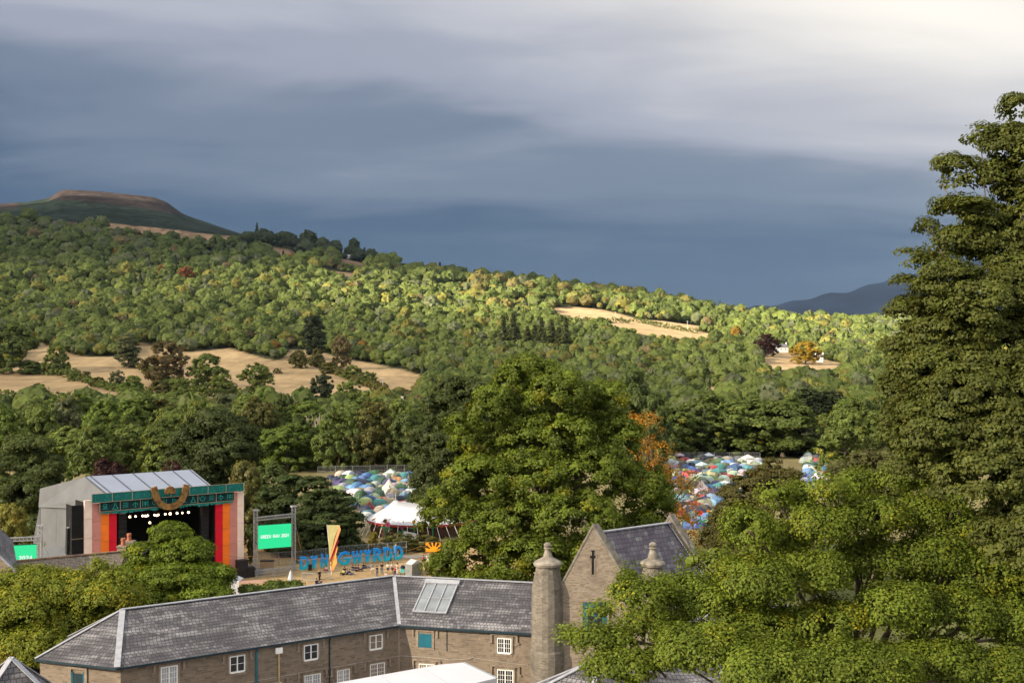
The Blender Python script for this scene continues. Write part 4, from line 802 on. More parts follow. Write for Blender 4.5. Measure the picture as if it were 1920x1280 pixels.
def build_house():
    root = thing('stone_house', 'long two storey stone stable block with hipped grey slate roof and white windows', 'house', (C0.x, C0.y, 0))
    r = MB(); e1, e2, ap, c0, rc, en2, re2, bk, bc = [z_(p, ZE) if k == 'e' else z_(p, ZR) for p, k in ((E1, 'e'), (E2, 'e'), (AP, 'r'), (C0, 'e'), (RC, 'r'), (END2, 'e'), (RE2, 'r'), (BK, 'e'), (BC, 'e'))]
    r.flat([e1, c0, rc, ap], D1); r.flat([e2, e1, ap], e1 - e2); r.flat([c0, en2, re2, rc], D2); r.flat([bk, e2, ap], e2 - bk); r.flat([bc, bk, ap, rc], -D1)
    en3 = z_(END2 + N2 * 13, ZE); r.flat([en3, bc, rc, re2], -D2)
    roof = r.build('roof', M['slate'], root)
    soff = MB()   # underside of the eaves
    soff.face([p - up * .06 for p in (c0, e1, e2, bk, bc)]); soff.face([p - up * .06 for p in (en2, c0, bc, en3)]); soff.build('soffit', M['black'], root)
    rd = MB(); strip(rd, ap, rc, .40, .07, .05); strip(rd, rc, re2, .40, .07, .05); rd.build('ridge_flashing', M['lead'], root)
    for (p, q, w_) in ((e1 + (ap - e1) * .005, ap, .50), (e2, ap, .34), (bk, ap, .3), (c0 + (rc - c0) * .01, rc, .34)): hp = MB(); strip(hp, p, q, w_, .06, .055); hp.build('valley_flashing' if w_ == .34 and p.y > 100 else 'hip_flashing', M['lead'], root)
    gt = MB()
    for a, b in ((e2, e1), (e1, c0), (c0, en2)): gt.bar(a - up * .09, b - up * .09, .16, .17)
    gt.build('gutter', M['gutter'], root)
    w = MB(); i1 = E1 + N1 * .35 + D1 * .4; ic = C0 + (N1 + N2) * .19; i2 = E2 + (AP - E2).normalized() * .4; ie = END2 + N2 * .35; ib = BK + N1 * -.4
    for a, b in ((i1, ic), (i2, i1), (ic, ie), (ib, i2)): w.flat([z_(a, 0), z_(b, 0), z_(b, ZE), z_(a, ZE)], b - a)
    w.build('wall', M['rubble'], root)
    qs = MB(); qs.bar(z_(ic, 0) + Vector((0, -.004, 0)), z_(ic, ZE), .05); qs.build('corner_joint', mat('pale_pointing', (.42, .34, .26), .9), root)
    # windows of the left wing, upper row then lower row
    W1 = -N1; W2 = -N2
    for (px, py, w_, h_, c, rr, gl) in ((303, 1283, 1.25, 1.40, 3, 3, 'curtain'), (432, 1259, 1.22, 1.26, 1, 2, 'glass'), (571, 1236, 1.22, 1.22, 1, 2, 'glass'), (694, 1216, 1.18, 1.18, 1, 2, 'glass'),
                                        (572, 1293, 1.42, 1.25, 3, 3, 'curtain'), (633, 1281, 1.10, 1.15, 3, 3, 'curtain'), (695, 1269, 1.36, 1.15, 3, 3, 'curtain'), (500, 1310, 1.3, 1.25, 3, 3, 'curtain')):
        window(root, wall_at(px, py, 1), D1, W1, w_, h_, c, rr, gl)
    for (px, py, w_, h_, c, rr) in ((934, 1221, 1.18, 1.22, 3, 3), (787, 1270, 1.38, 1.30, 3, 3), (934, 1281, 1.38, 1.28, 3, 3)): window(root, wall_at(px, py, 2), D2, W2, w_, h_, c, rr)
    # the shuttered opening
    o = wall_at(785, 1212, 2); s = MB(); s.box(o + W2 * .012, D2 * 1.32, W2 * .05, up * 1.28)
    for k in range(1, 6): s.box(o + D2 * (1.32 * k / 6) + W2 * .05, D2 * .025, W2 * .022, up * 1.28)
    s.build('shutter', M['teal'], root)
    s = MB(); s.box(o - D2 * .24 + W2 * .004, D2 * .23, W2 * .09, up * 1.5); s.box(o + D2 * 1.33 + W2 * .004, D2 * .23, W2 * .09, up * 1.5); s.box(o - D2 * .24 + up * 1.505 + W2 * .004, D2 * 1.8, W2 * .12, up * .14)
    for x in (-.62, 1.78): s.box(o + D2 * x + up * 1.0 + W2 * .004, D2 * .16, W2 * .14, up * .65)
    s.box(o - D2 * .24 - up * .2 + W2 * .004, D2 * 1.8, W2 * .08, up * .18); s.build('window_surround', M['dressed'], root)
    # dark plank door on the end wall with a teal frame
    ed = (i1 - i2).normalized(); en = ed.cross(up); en = en if en.y < 0 else -en; o = i2 + ed * ((i1 - i2).length * .42); o = z_(o, 3.0)
    d = MB(); d.box(o + en * .01, ed * 1.0, en * .05, up * 2.15)
    for k in range(1, 5): d.box(o + ed * (.2 * k) + en * .05, ed * .02, en * .018, up * 2.15)
    dob = d.build('door', M['gutter'], root); d = MB(); d.box(o - ed * .12 + en * .01, ed * .11, en * .09, up * 2.3); d.box(o + ed * 1.01 + en * .01, ed * .11, en * .09, up * 2.3); d.build('door_frame', M['teal'], dob)
    d = MB(); d.box(o - ed * .42 + en * .006, ed * .26, en * .12, up * 2.5); d.box(o + ed * 1.16 + en * .006, ed * .26, en * .12, up * 2.5); d.box(o - ed * .42 + en * .006 + up * 2.505, ed * 1.84, en * .12, up * .22); d.build('door_surround', M['dressed'], root)
    # downpipes
    for (px, key, wd) in ((480, 'teal', .10), (617, 'gutter', .07)):
        a = wall_at(px, 1215, 1); p = MB(); p.tube([z_(a, 5.95) + W1 * .3, z_(a, 5.6) + W1 * .1, z_(a, 1) + W1 * .1], wd, 8); p.build('downpipe', M[key], root)
    a = wall_at(838, 1190, 2); p = MB(); p.tube([z_(a, 5.95) + W2 * .07, z_(a, 3.9) + W2 * .07], .03, 6); p.build('downpipe', M['gutter'], root)
    # cable along both walls
    c = MB(); P = [wall_at(x, y, 1) + W1 * .08 for x, y in ((462, 1278), (522, 1268), (580, 1257), (640, 1247), (700, 1236), (745, 1229))] + [wall_at(x, y, 2) + W2 * .08 for x, y in ((752, 1228), (800, 1231), (850, 1236), (880, 1234), (888, 1231))]
    c.tube(P, .022, 5); c.tube([wall_at(888, 1232, 2) + W2 * .08, wall_at(940, 1240, 2) + W2 * .06, wall_at(990, 1246, 2) + W2 * .06], .014, 5); c.build('wall_cable', M['wire'], root)
    # skylight in the right wing roof
    sn = (D2.cross((re2 - en2) - D2 * D2.dot(re2 - en2))).normalized(); sn = sn if sn.z > 0 else -sn; sv = (N2 * HW + up * (ZR - ZE)).normalized()
    sk = c0 + D2 * .75 + sv * 1.9 + sn * .05; wv, hv = 3.4, 4.3; skew = D2 * .0
    f = MB(); fr = .12
    f.box(sk, D2 * fr, sn * .16, sv * hv); f.box(sk + D2 * (wv - fr), D2 * fr, sn * .16, sv * hv); f.box(sk + D2 * fr, D2 * (wv - 2 * fr), sn * .15, sv * fr)
    for k in (1, 2): f.box(sk + D2 * (wv * k / 3 - .05) + sv * fr, D2 * .10, sn * .17, sv * (hv - fr))
    f.box(sk + D2 * fr + sv * (hv * .5), D2 * (wv - 2 * fr), sn * .13, sv * .05); f.box(sk - D2 * .1 + sv * hv, D2 * (wv + .2), sn * .22, sv * .62)
    so_ = f.build('skylight', M['lead'], root); g = MB(); g.box(sk + D2 * fr + sv * fr + sn * .02, D2 * (wv - 2 * fr), sn * .05, sv * (hv - fr)); g.build('pane', M['skyglass'], so_)
    # white lamp box on a timber batten
    a = wall_at(522, 1268, 1); b = wall_at(521, 1222, 1); L = thing('flood_lamp', 'white lamp box on a pale timber post against the stone wall', 'lamp', z_(a, 0)); m = MB(); m.bar(z_(a, 0) + W1 * .22, b + W1 * .22, .11); m.build('post', mat('pale_timber', (.45, .33, .17), .8), L)
    m = MB(); m.box(b + W1 * .12 - D1 * .32 - up * .05, D1 * .64, W1 * .22, up * .52); m.build('lamp_box', M['white'], L)
build_house()

# ------------------------------------------------------------------ the gabled gatehouse with its turrets
def build_gatehouse():
    A = U(1112, 982, 103); r = Vector((.78, .63, 0)).normalized(); Lr = 10.05; root = thing('stone_gatehouse', 'tall stone gable with cross slit, round turrets and purple slate roof', 'building', (A.x, A.y, 0))
    s = 103 / F; t = Vector((1, -.06, 0)).normalized()
    kl = A - t * (60 * s) - up * (113 * s); kr = A + t * (70 * s) - up * (113 * s); shl = kl - t * (14 * s); shr = kr + t * (14 * s)
    w = MB(); th = r * .55
    poly = [z_(shl, 0), z_(shr, 0), shr - up * .35, kr - up * .35, A - up * .35, kl - up * .35, shl - up * .35]
    def gable(off, name):
        m = MB(); P = [p + off for p in poly]; m.flat(P, t); Q = [p + th for p in P]; m.flat(list(reversed(Q)), -t)
        for i in range(len(P)):
            a, b = P[i], P[(i + 1) % len(P)]; m.flat([b, a, a + th, b + th])
        m.build(name, M['ashlar'], root)
        c = MB()   # coping stones
        for a, b in ((shl, kl), (kl, A), (A, kr), (kr, shr)):
            a2, b2 = a + off - up * .34 - r * .07, b + off - up * .34 - r * .07; c.prism([a2, b2, b2 + up * .36, a2 + up * .36], r * .72)
        c.build('coping', M['coping'], root)
    gable(Vector((0, 0, 0)), 'gable_wall'); gable(r * Lr, 'gable_wall')
    # the roof between the two gables
    drop = .85; ra = A + r * .5 - up * drop; rb = A + r * Lr - up * drop; el = kl - up * .6 - t * .5; er = kr + t * .8 - up * 1.6
    m = MB(); m.flat([er + r * .5, er + r * Lr, rb, ra], r); m.flat([el + r * Lr, el + r * .5, ra, rb], -r); m.build('roof', M['slate2'], root)
    m = MB(); strip(m, ra, rb, .42, .10, .05); m.build('ridge_flashing', M['lead'], root)
    m = MB(); m.bar(er + r * (Lr - .25) + up * .06, rb - r * .25 + up * .06, .42, .06); m.build('verge_flashing', M['lead'], root)
    # side walls under the eaves
    m = MB(); m.flat([z_(er + r * .5 - t * .6, 0), z_(er + r * Lr - t * .6, 0), er + r * Lr - t * .6, er + r * .5 - t * .6], r); m.flat([z_(el + r * Lr + t * .4, 0), z_(el + r * .5 + t * .4, 0), el + r * .5 + t * .4, el + r * Lr + t * .4], -r); m.build('wall', M['ashlar'], root)
    n = Vector((t.y, -t.x, 0)); n = n if n.y < 0 else -n
    # cross slit: dressed frame and dark cross
    c = A - up * (70 * s) - t * .02; m = MB(); m.box(c - t * .09 - up * 1.15 + n * .03, t * .18, n * .02, up * 2.0); m.box(c - t * .24 + up * .33 + n * .034, t * .48, n * .02, up * .2); m.box(c - t * .13 + up * .86 + n * .036, t * .26, n * .02, up * .16); m.build('cross_slit', M['black'], root)
    m = MB(); m.box(c - t * .24 - up * 1.2 + n * .005, t * .12, n * .04, up * 1.4); m.box(c + t * .12 - up * 1.2 + n * .005, t * .12, n * .04, up * 1.4); m.box(c - t * .36 + up * .2 + n * .005, t * .1, n * .04, up * .5); m.box(c + t * .26 + up * .2 + n * .005, t * .1, n * .04, up * .5); m.build('slit_surround', M['dressed'], root)
    # the big window: teal screen with a dark arch
    o = U(1093, 1184, 103) + n * .02; o = kl + t * ((1093 - 1052) * s) - up * ((1180 - 1095) * s); ww, hh = 2.15, 2.5
    m = MB(); m.box(o + n * .01, t * ww, n * .05, up * hh); wo = m.build('window', M['teal'], root)
    pts = [o + t * .45 + n * .066, o + t * (ww - .45) + n * .066]
    for k in range(13): a = math.pi * k / 12; pts.append(o + t * (ww / 2 + (ww / 2 - .45) * math.cos(a)) + up * (1.3 + .85 * math.sin(a)) + n * .066)
    m = MB(); m.prism(pts, n * .012); m.build('arched_pane', M['glass'], wo); m = MB(); m.bar(o + t * ww / 2 + n * .085, o + t * ww / 2 + up * 2.1 + n * .085, .07); m.bar(o + t * .5 + up * 1.3 + n * .088, o + t * (ww - .5) + up * 1.3 + n * .088, .06); m.build('glazing_bar', M['teal'], wo)
    m = MB(); m.box(o - t * .25 + up * (hh + .02) + n * .004, t * (ww + .5), n * .16, up * .22); m.box(o - t * .22 + n * .004, t * .2, n * .12, up * hh); m.box(o + t * (ww + .02) + n * .004, t * .2, n * .12, up * hh); m.box(o - t * .2 - up * 1.3 + n * .004, t * (ww + .4), n * .14, up * .2); m.build('window_surround', M['dressed'], root)
    # turrets
    for (px, D, yc, R0) in ((1027, 103.7, 1054, 1.47), (1224, 102.2, 1054, 1.27)):
        c = U(px, yc, D); b = z_(c, 0); zc = c.z; m = MB()
        m.lathe(b, [(R0 + .12, 0), (R0 + .12, zc - 8), (R0 + .02, zc - 7.8), (R0, zc - 3.2), (R0 - .02, zc - 2.2), (R0 - .36, zc - .7), (R0 - .40, zc - .25)], 16); to = m.build('turret', M['turret'], root)
        m = MB(); m.lathe(b + up * zc, [(R0 - .4, -.3), (R0 - .2, -.27), (R0 - .13, -.05), (R0 - .24, .1), (R0 - .8, .38), (.42, .55), (.4, .62)], 20); m.build('cap', M['coping'], to, smooth=False)
        m = MB(); m.lathe(b + up * (zc + .5), [(.44, .0), (.40, .2), (.28, .58), (.25, .70), (.37, .76), (.38, .82), (.27, .87), (.26, .93), (.34, 1.0), (.36, 1.1), (.30, 1.22), (.16, 1.31), (0, 1.35)], 14); m.build('finial', M['coping'], to, smooth=True)
        for k in (-1, 1): m = MB()
    m = MB(); q = U(1028, 1165, 102.5)
    # lower range running right behind the oak
    m = MB(); a = U(1262, 1098, 101); b = U(1470, 1092, 101); a.z = b.z = 11.2; nn = Vector((0, -1, 0)); ea = a + Vector((0, -3, -2.4)); eb = b + Vector((0, -3, -2.4)); fa = a + Vector((0, 3, -2.4)); fb = b + Vector((0, 3, -2.4)); m.flat([ea, eb, b, a], (1, 0, 0)); m.flat([fb, fa, a, b], (-1, 0, 0)); m.flat([ea, a, fa]); m.flat([eb, fb, b]); m.build('side_roof', M['slate'], root)
    m = MB(); strip(m, a, b, .4, .08, .04); m.build('ridge_flashing', M['lead'], root)
    m = MB(); m.flat([z_(ea, 0) + Vector((0, .3, 0)), z_(eb, 0) + Vector((0, .3, 0)), eb + Vector((0, .3, 0)), ea + Vector((0, .3, 0))]); m.build('side_wall', M['ashlar'], root)
    m = MB(); cb = U(1395, 1065, 103); m.box((cb.x - .7, cb.y, 8), (1.4, 0, 0), (0, 1.0, 0), (0, 0, cb.z - 8)); m.box((cb.x - .8, cb.y - .1, cb.z), (1.6, 0, 0), (0, 1.2, 0), (0, 0, .25)); m.build('chimney', M['ashlar'], root)
build_gatehouse()

def hip_roof(name, label, apex, apex2, eaves, z0, mt='slate'):
    """small hipped building: ridge from apex to apex2, eaves a loop of points"""
    c = sum((Vector(e) for e in eaves), Vector()) / len(eaves); root = thing(name, label, 'building', (c.x, c.y, 0)); m = MB(); A = [Vector(apex), Vector(apex2)]; n = len(eaves)
    near = [min((0, 1), key=lambda k: (A[k] - Vector(e)).length) for e in eaves]
    for i in range(n):
        a, b = Vector(eaves[i]), Vector(eaves[(i + 1) % n]); ka, kb = near[i], near[(i + 1) % n]
        m.flat([a, b, A[ka]] if ka == kb or (A[0] - A[1]).length < .01 else [a, b, A[kb], A[ka]], b - a); h = MB(); strip(h, a, A[ka], .34, .06, .05); h.build('hip_flashing', M['lead'], root)
    if (A[0] - A[1]).length > .01: h = MB(); strip(h, A[0], A[1], .38, .07, .06); h.build('ridge_flashing', M['lead'], root)
    m.build('roof', M[mt], root); w = MB()
    for i in range(n):
        a, b = Vector(eaves[i]), Vector(eaves[(i + 1) % n]); a = a + (c - a) * .04; b = b + (c - b) * .04; w.flat([z_(a, 0), z_(b, 0), z_(b, a.z), z_(a, a.z)], b - a)
    w.build('wall', M['rubble'], root); return root
a = U(21, 1233, 70); ez = a.z - 3.6; hip_roof('slate_pavilion', 'small slate pavilion roof at the lower left corner', a, a, [(a.x - 4.6, a.y + 1.5, ez), (a.x - 1.2, a.y - 4.6, ez), (a.x + 4.6, a.y - 1.2, ez), (a.x + 1.4, a.y + 4.8, ez)], 0)
a = U(1115, 1238, 76); b = U(1330, 1232, 80); ez = a.z - 3.2
hip_roof('slate_lodge', 'low slate hipped roof under the oak below the gable', a, b, [(U(905, 1290, 74).x, 74, ez), (a.x - .5, 70, ez), (b.x + 2, 73, ez), (b.x + 3, 85, ez), (a.x - 1, 83, ez), (U(905, 1290, 74).x + 1, 78, ez)], 0)

def build_marquee():
    a = U(870, 1241, 99); d = -D1; L = 16.; ez = 3.9; n = -N1; root = thing('white_marquee', 'white frame marquee standing in the courtyard below the stable block', 'marquee', (a.x, a.y, 0))
    b = a + d * L; half = 4.2; ea = z_(a + n * half, ez) + D1 * .4; eb = z_(b + n * half, ez); fa = z_(a - n * half, ez); fb = z_(b - n * half, ez); m = MB()
    ea = U(932, 1270, 97.0); m.flat([ea, a, b, eb]); m.flat([a, fa, fb, b]); m.build('canopy', M['pvc'], root)
    for k in range(0, 5): t = k / 4 * L; p = a + d * t + up * .02; q = ea + (eb - ea) * (k / 4) + up * .02; m = MB(); m.bar(p, q, .10, .03); m.build('seam', M['pvcseam'], root)
    m = MB(); m.bar(a - up * .03, ea - up * .03, .10, .12); m.build('gable_frame', M['teal'], root); m = MB()
    for p, q in ((ea, eb), (fa, fb), (ea, fa)): m.flat([z_(p, 0), z_(q, 0), q, p])
    m.build('side_wall', M['pvc'], root)
build_marquee()

def build_cottage():
    """old house in the trees below the stage: stone tiled roof, chimney stacks, and a slate gable at the edge"""
    a = U(28, 1052, 118); b = U(236, 1050, 124); root = thing('cottage', 'old cottage with mossy stone tile roof in front of the stage', 'house', (a.x, a.y, 0)); b.z = a.z; m = MB(); dn = Vector((0.05, -3.4, -2.7)); m.flat([a + dn, b + dn, b, a], b - a); dn2 = Vector((-.05, 3.4, -2.7)); m.flat([b + dn2, a + dn2, a, b], a - b); m.build('roof', M['stone_tile'], root)
    m = MB(); m.bar(a + up * .05, b + up * .05, .3, .14); m.build('ridge_tile', mat('ridge_tile', (.27, .20, .15), .9, .5, 2, col2=(.36, .22, .14)), root)
    m = MB(); p = a + dn + Vector((.3, .35, 0)); q = b + dn + Vector((-.3, .35, 0)); m.flat([z_(p, 0), z_(q, 0), q, p]); p2, q2 = a + dn2 - Vector((0, .35, 0)), b + dn2 - Vector((0, .35, 0)); m.flat([z_(q, 0), z_(q2, 0), q2, b - up * .05, q]); m.flat([z_(q2, 0), z_(p2, 0), p2, q2]); m.build('wall', M['ashlar'], root)
    for (px, top, D, w) in ((231, 1022, 125, 1.05), (242, 1013, 126.5, 1.15)):
        c = U(px, top, D); m = MB(); m.box((c.x - w / 2, c.y - .45, 5), (w, 0, 0), (0, .9, 0), (0, 0, c.z - 5.2)); m.box((c.x - w / 2 - .06, c.y - .51, c.z - .2), (w + .12, 0, 0), (0, 1.02, 0), (0, 0, .2)); co = m.build('chimney', M['ashlar'], root)
        m = MB(); m.lathe((c.x, c.y, c.z), [(.27, 0), (.22, .5), (.27, .55), (.25, .8), (.0, .8)], 10); m.build('chimney_pot', M['terracotta'], co)
    c = U(257, 1023, 128); m = MB(); dn = Vector((-2.2, -2, -1.9)); m.flat([c + Vector((-2.0, -1, -1.7)), c + Vector((1.6, -1, -1.7)), c]); m.flat([c + Vector((1.6, -1, -1.7)), c + Vector((1.6, 4, -1.7)), c + Vector((0, 5, 0)), c]); m.build('dormer_roof', M['slate'], root)
    a = U(-60, 985, 108); b = U(-60, 985, 128); root = thing('slate_house', 'steep dark slate roof cutting off the left screen at the picture edge', 'house', (a.x, a.y, 0)); m = MB(); e1, e2 = U(36, 1078, 108), U(24, 1060, 128); b.z = a.z; e2.z = e1.z; m.flat([e1, e2, b, a], e2 - e1); f1 = Vector((2 * a.x - e1.x, a.y, e1.z)); f2 = Vector((2 * b.x - e2.x, b.y, e1.z)); m.flat([f2, f1, a, b]); m.build('roof', M['slate'], root)
    m = MB(); m.flat([z_(f1, 0), z_(e1, 0), e1, a - up * .1, f1]); m.flat([z_(e1, 0) - Vector((.3, 0, 0)), z_(e2, 0) - Vector((.3, 0, 0)), e2 - Vector((.3, 0, 0)), e1 - Vector((.3, 0, 0))]); m.build('wall', M['rubble'], root); m = MB(); strip(m, e1, a, .3, .06, .04); m.build('verge_flashing', M['lead'], root)
build_cottage()
# ------------------------------------------------------------------ strokes for letters and signs
def stroke(mb, pts, width, org, u, v, n, depth, closed=False, mi=0):
    """a mitred band along a 2D polyline, thickened along n"""
    P = [Vector((p[0], p[1])) for p in pts]; k = len(P); L = []; Rr = []
    for i in range(k):
        a = P[i - 1] if i > 0 or closed else None; b = P[(i + 1) % k] if i < k - 1 or closed else None
        d1 = (P[i] - a).normalized() if a is not None else None; d2 = (b - P[i]).normalized() if b is not None else None
        if d1 is None: nn = Vector((-d2.y, d2.x)); m = 1
        elif d2 is None: nn = Vector((-d1.y, d1.x)); m = 1
        else:
            n1, n2 = Vector((-d1.y, d1.x)), Vector((-d2.y, d2.x)); nn = (n1 + n2)
            if nn.length < .1: nn = n1
            nn.normalize(); m = 1 / max(.45, nn.dot(n1))
        L.append(P[i] + nn * width / 2 * m); Rr.append(P[i] - nn * width / 2 * m)
    to = lambda q, dz: Vector(org) + Vector(u) * q.x + Vector(v) * q.y + Vector(n) * dz
    cnt = k if closed else k - 1
    for i in range(cnt):
        j = (i + 1) % k; a, b, c, d = L[i], L[j], Rr[j], Rr[i]
        mb.face([to(d, depth), to(c, depth), to(b, depth), to(a, depth)], None, mi); mb.face([to(a, 0), to(b, 0), to(c, 0), to(d, 0)], None, mi)
        mb.face([to(a, depth), to(b, depth), to(b, 0), to(a, 0)], None, mi); mb.face([to(d, 0), to(c, 0), to(c, depth), to(d, depth)], None, mi)
    if not closed:
        mb.face([to(L[0], 0), to(Rr[0], 0), to(Rr[0], depth), to(L[0], depth)], None, mi); mb.face([to(Rr[-1], 0), to(L[-1], 0), to(L[-1], depth), to(Rr[-1], depth)], None, mi)
def arc(cx, cyy, rx, ry, a0, a1, n=10): return [(cx + rx * math.cos(R_(a0 + (a1 - a0) * i / n)), cyy + ry * math.sin(R_(a0 + (a1 - a0) * i / n))) for i in range(n + 1)]
GLYPH = {   # unit-high strokes: (points, closed)
 'D': [([(0, 0), (0, 1), (.32, .96), (.52, .78), (.56, .5), (.52, .22), (.32, .04)], True)],
 'O': [(arc(.3, .5, .3, .5, 0, 342, 19), True)],
 'Y': [([(0, 1), (.27, .52)], False), ([(.56, 1), (.27, .52), (.27, 0)], False), ([(.06, .44), (.50, .44)], False)],
 'N': [([(0, 0), (.04, 1), (.46, 0), (.54, 1)], False)],
 'G': [([(.56, .86), (.36, 1), (.14, .92), (0, .62), (.02, .3), (.18, .04), (.40, .05), (.58, .46), (.24, .46)], False)],
 'W': [([(0, 1), (.16, 0), (.34, .8), (.52, 0), (.66, 1)], False)],
 'R': [([(0, 0), (0, 1), (.36, .96), (.50, .78), (.40, .58), (.06, .50)], False), ([(.24, .5), (.52, 0)], False)],
 'E': [([(.46, 1), (0, 1), (0, 0), (.46, 0)], False), ([(.02, .5), (.40, .5)], False)],
 'M': [([(0, 0), (.04, 1), (.32, .35), (.60, 1), (.64, 0)], False)],
 'A': [([(0, 0), (.27, 1), (.54, 0)], False), ([(.10, .34), (.44, .34)], False)],
 '2': [([(.02, .8), (.18, 1), (.40, .92), (.42, .66), (0, 0), (.46, 0)], False)],
 '0': [(arc(.24, .5, .24, .5, 0, 340, 17), True)],
 '4': [([(.38, 0), (.38, 1), (0, .3), (.52, .3)], False)]}
WID = {'D': .58, 'O': .6, 'Y': .56, 'N': .54, 'G': .58, 'W': .66, 'R': .52, 'E': .46, 'M': .64, 'A': .54, '2': .46, '0': .48, '4': .52, ' ': .35}
def write(mb, text, org, u, v, n, size, wt, depth, gap=.2):
    x = 0
    for ch in text:
        for i, (pts, cl) in enumerate(GLYPH.get(ch, [])): stroke(mb, [((x + p[0]) * size, p[1] * size) for p in pts], wt * size, Vector(org) + Vector(n) * .002 * i, u, v, n, depth, cl)
        x += WID[ch] + gap
    return x * size

# ------------------------------------------------------------------ the festival stage
SO = Vector((-56, 149, 0)); ST = Vector((.788, .616, 0)).normalized(); SW = Vector((-.616, .788, 0)).normalized(); SN = -SW; SL = 22.4
def S(s, d, z): return SO + ST * s + SW * d + up * z
def s_of(px, d):   # place along the stage front of a column of the photograph
    k = (px - CX) / F; o = SO + SW * d; return (k * o.y - o.x) / (ST.x - k * ST.y)
def cloth(name, col): return mat(name, col, .85, .10, .8, bump=.15)
M['cream'] = cloth('pale_pink_cloth', (.84, .68, .60)); M['pink'] = cloth('dusty_pink_cloth', (.56, .24, .21)); M['orange'] = cloth('orange_cloth', (.88, .20, .02)); M['red'] = cloth('crimson_cloth', (.64, .008, .028))
M['tealb'] = cloth('teal_banner', (.008, .135, .125)); M['darkb'] = cloth('dark_teal_banner', (.004, .030, .036)); M['glyph1'] = mat('teal_pictogram', (.015, .22, .20), .8); M['glyph2'] = mat('green_pictogram', (.02, .30, .26), .8); M['gilt'] = mat('gilded_bark', (.22, .115, .035), .7, .6, 2.2, bump=.8, col2=(.34, .19, .06)); M['sheet'] = mat('grey_sheet', (.13, .137, .15), .75, .12, .35, bump=.1); M['roofpvc'] = mat('pale_blue_sheet', (.225, .258, .335), .45, .06, .3)
M['trim'] = mat('sand_trim', (.42, .33, .22), .8)
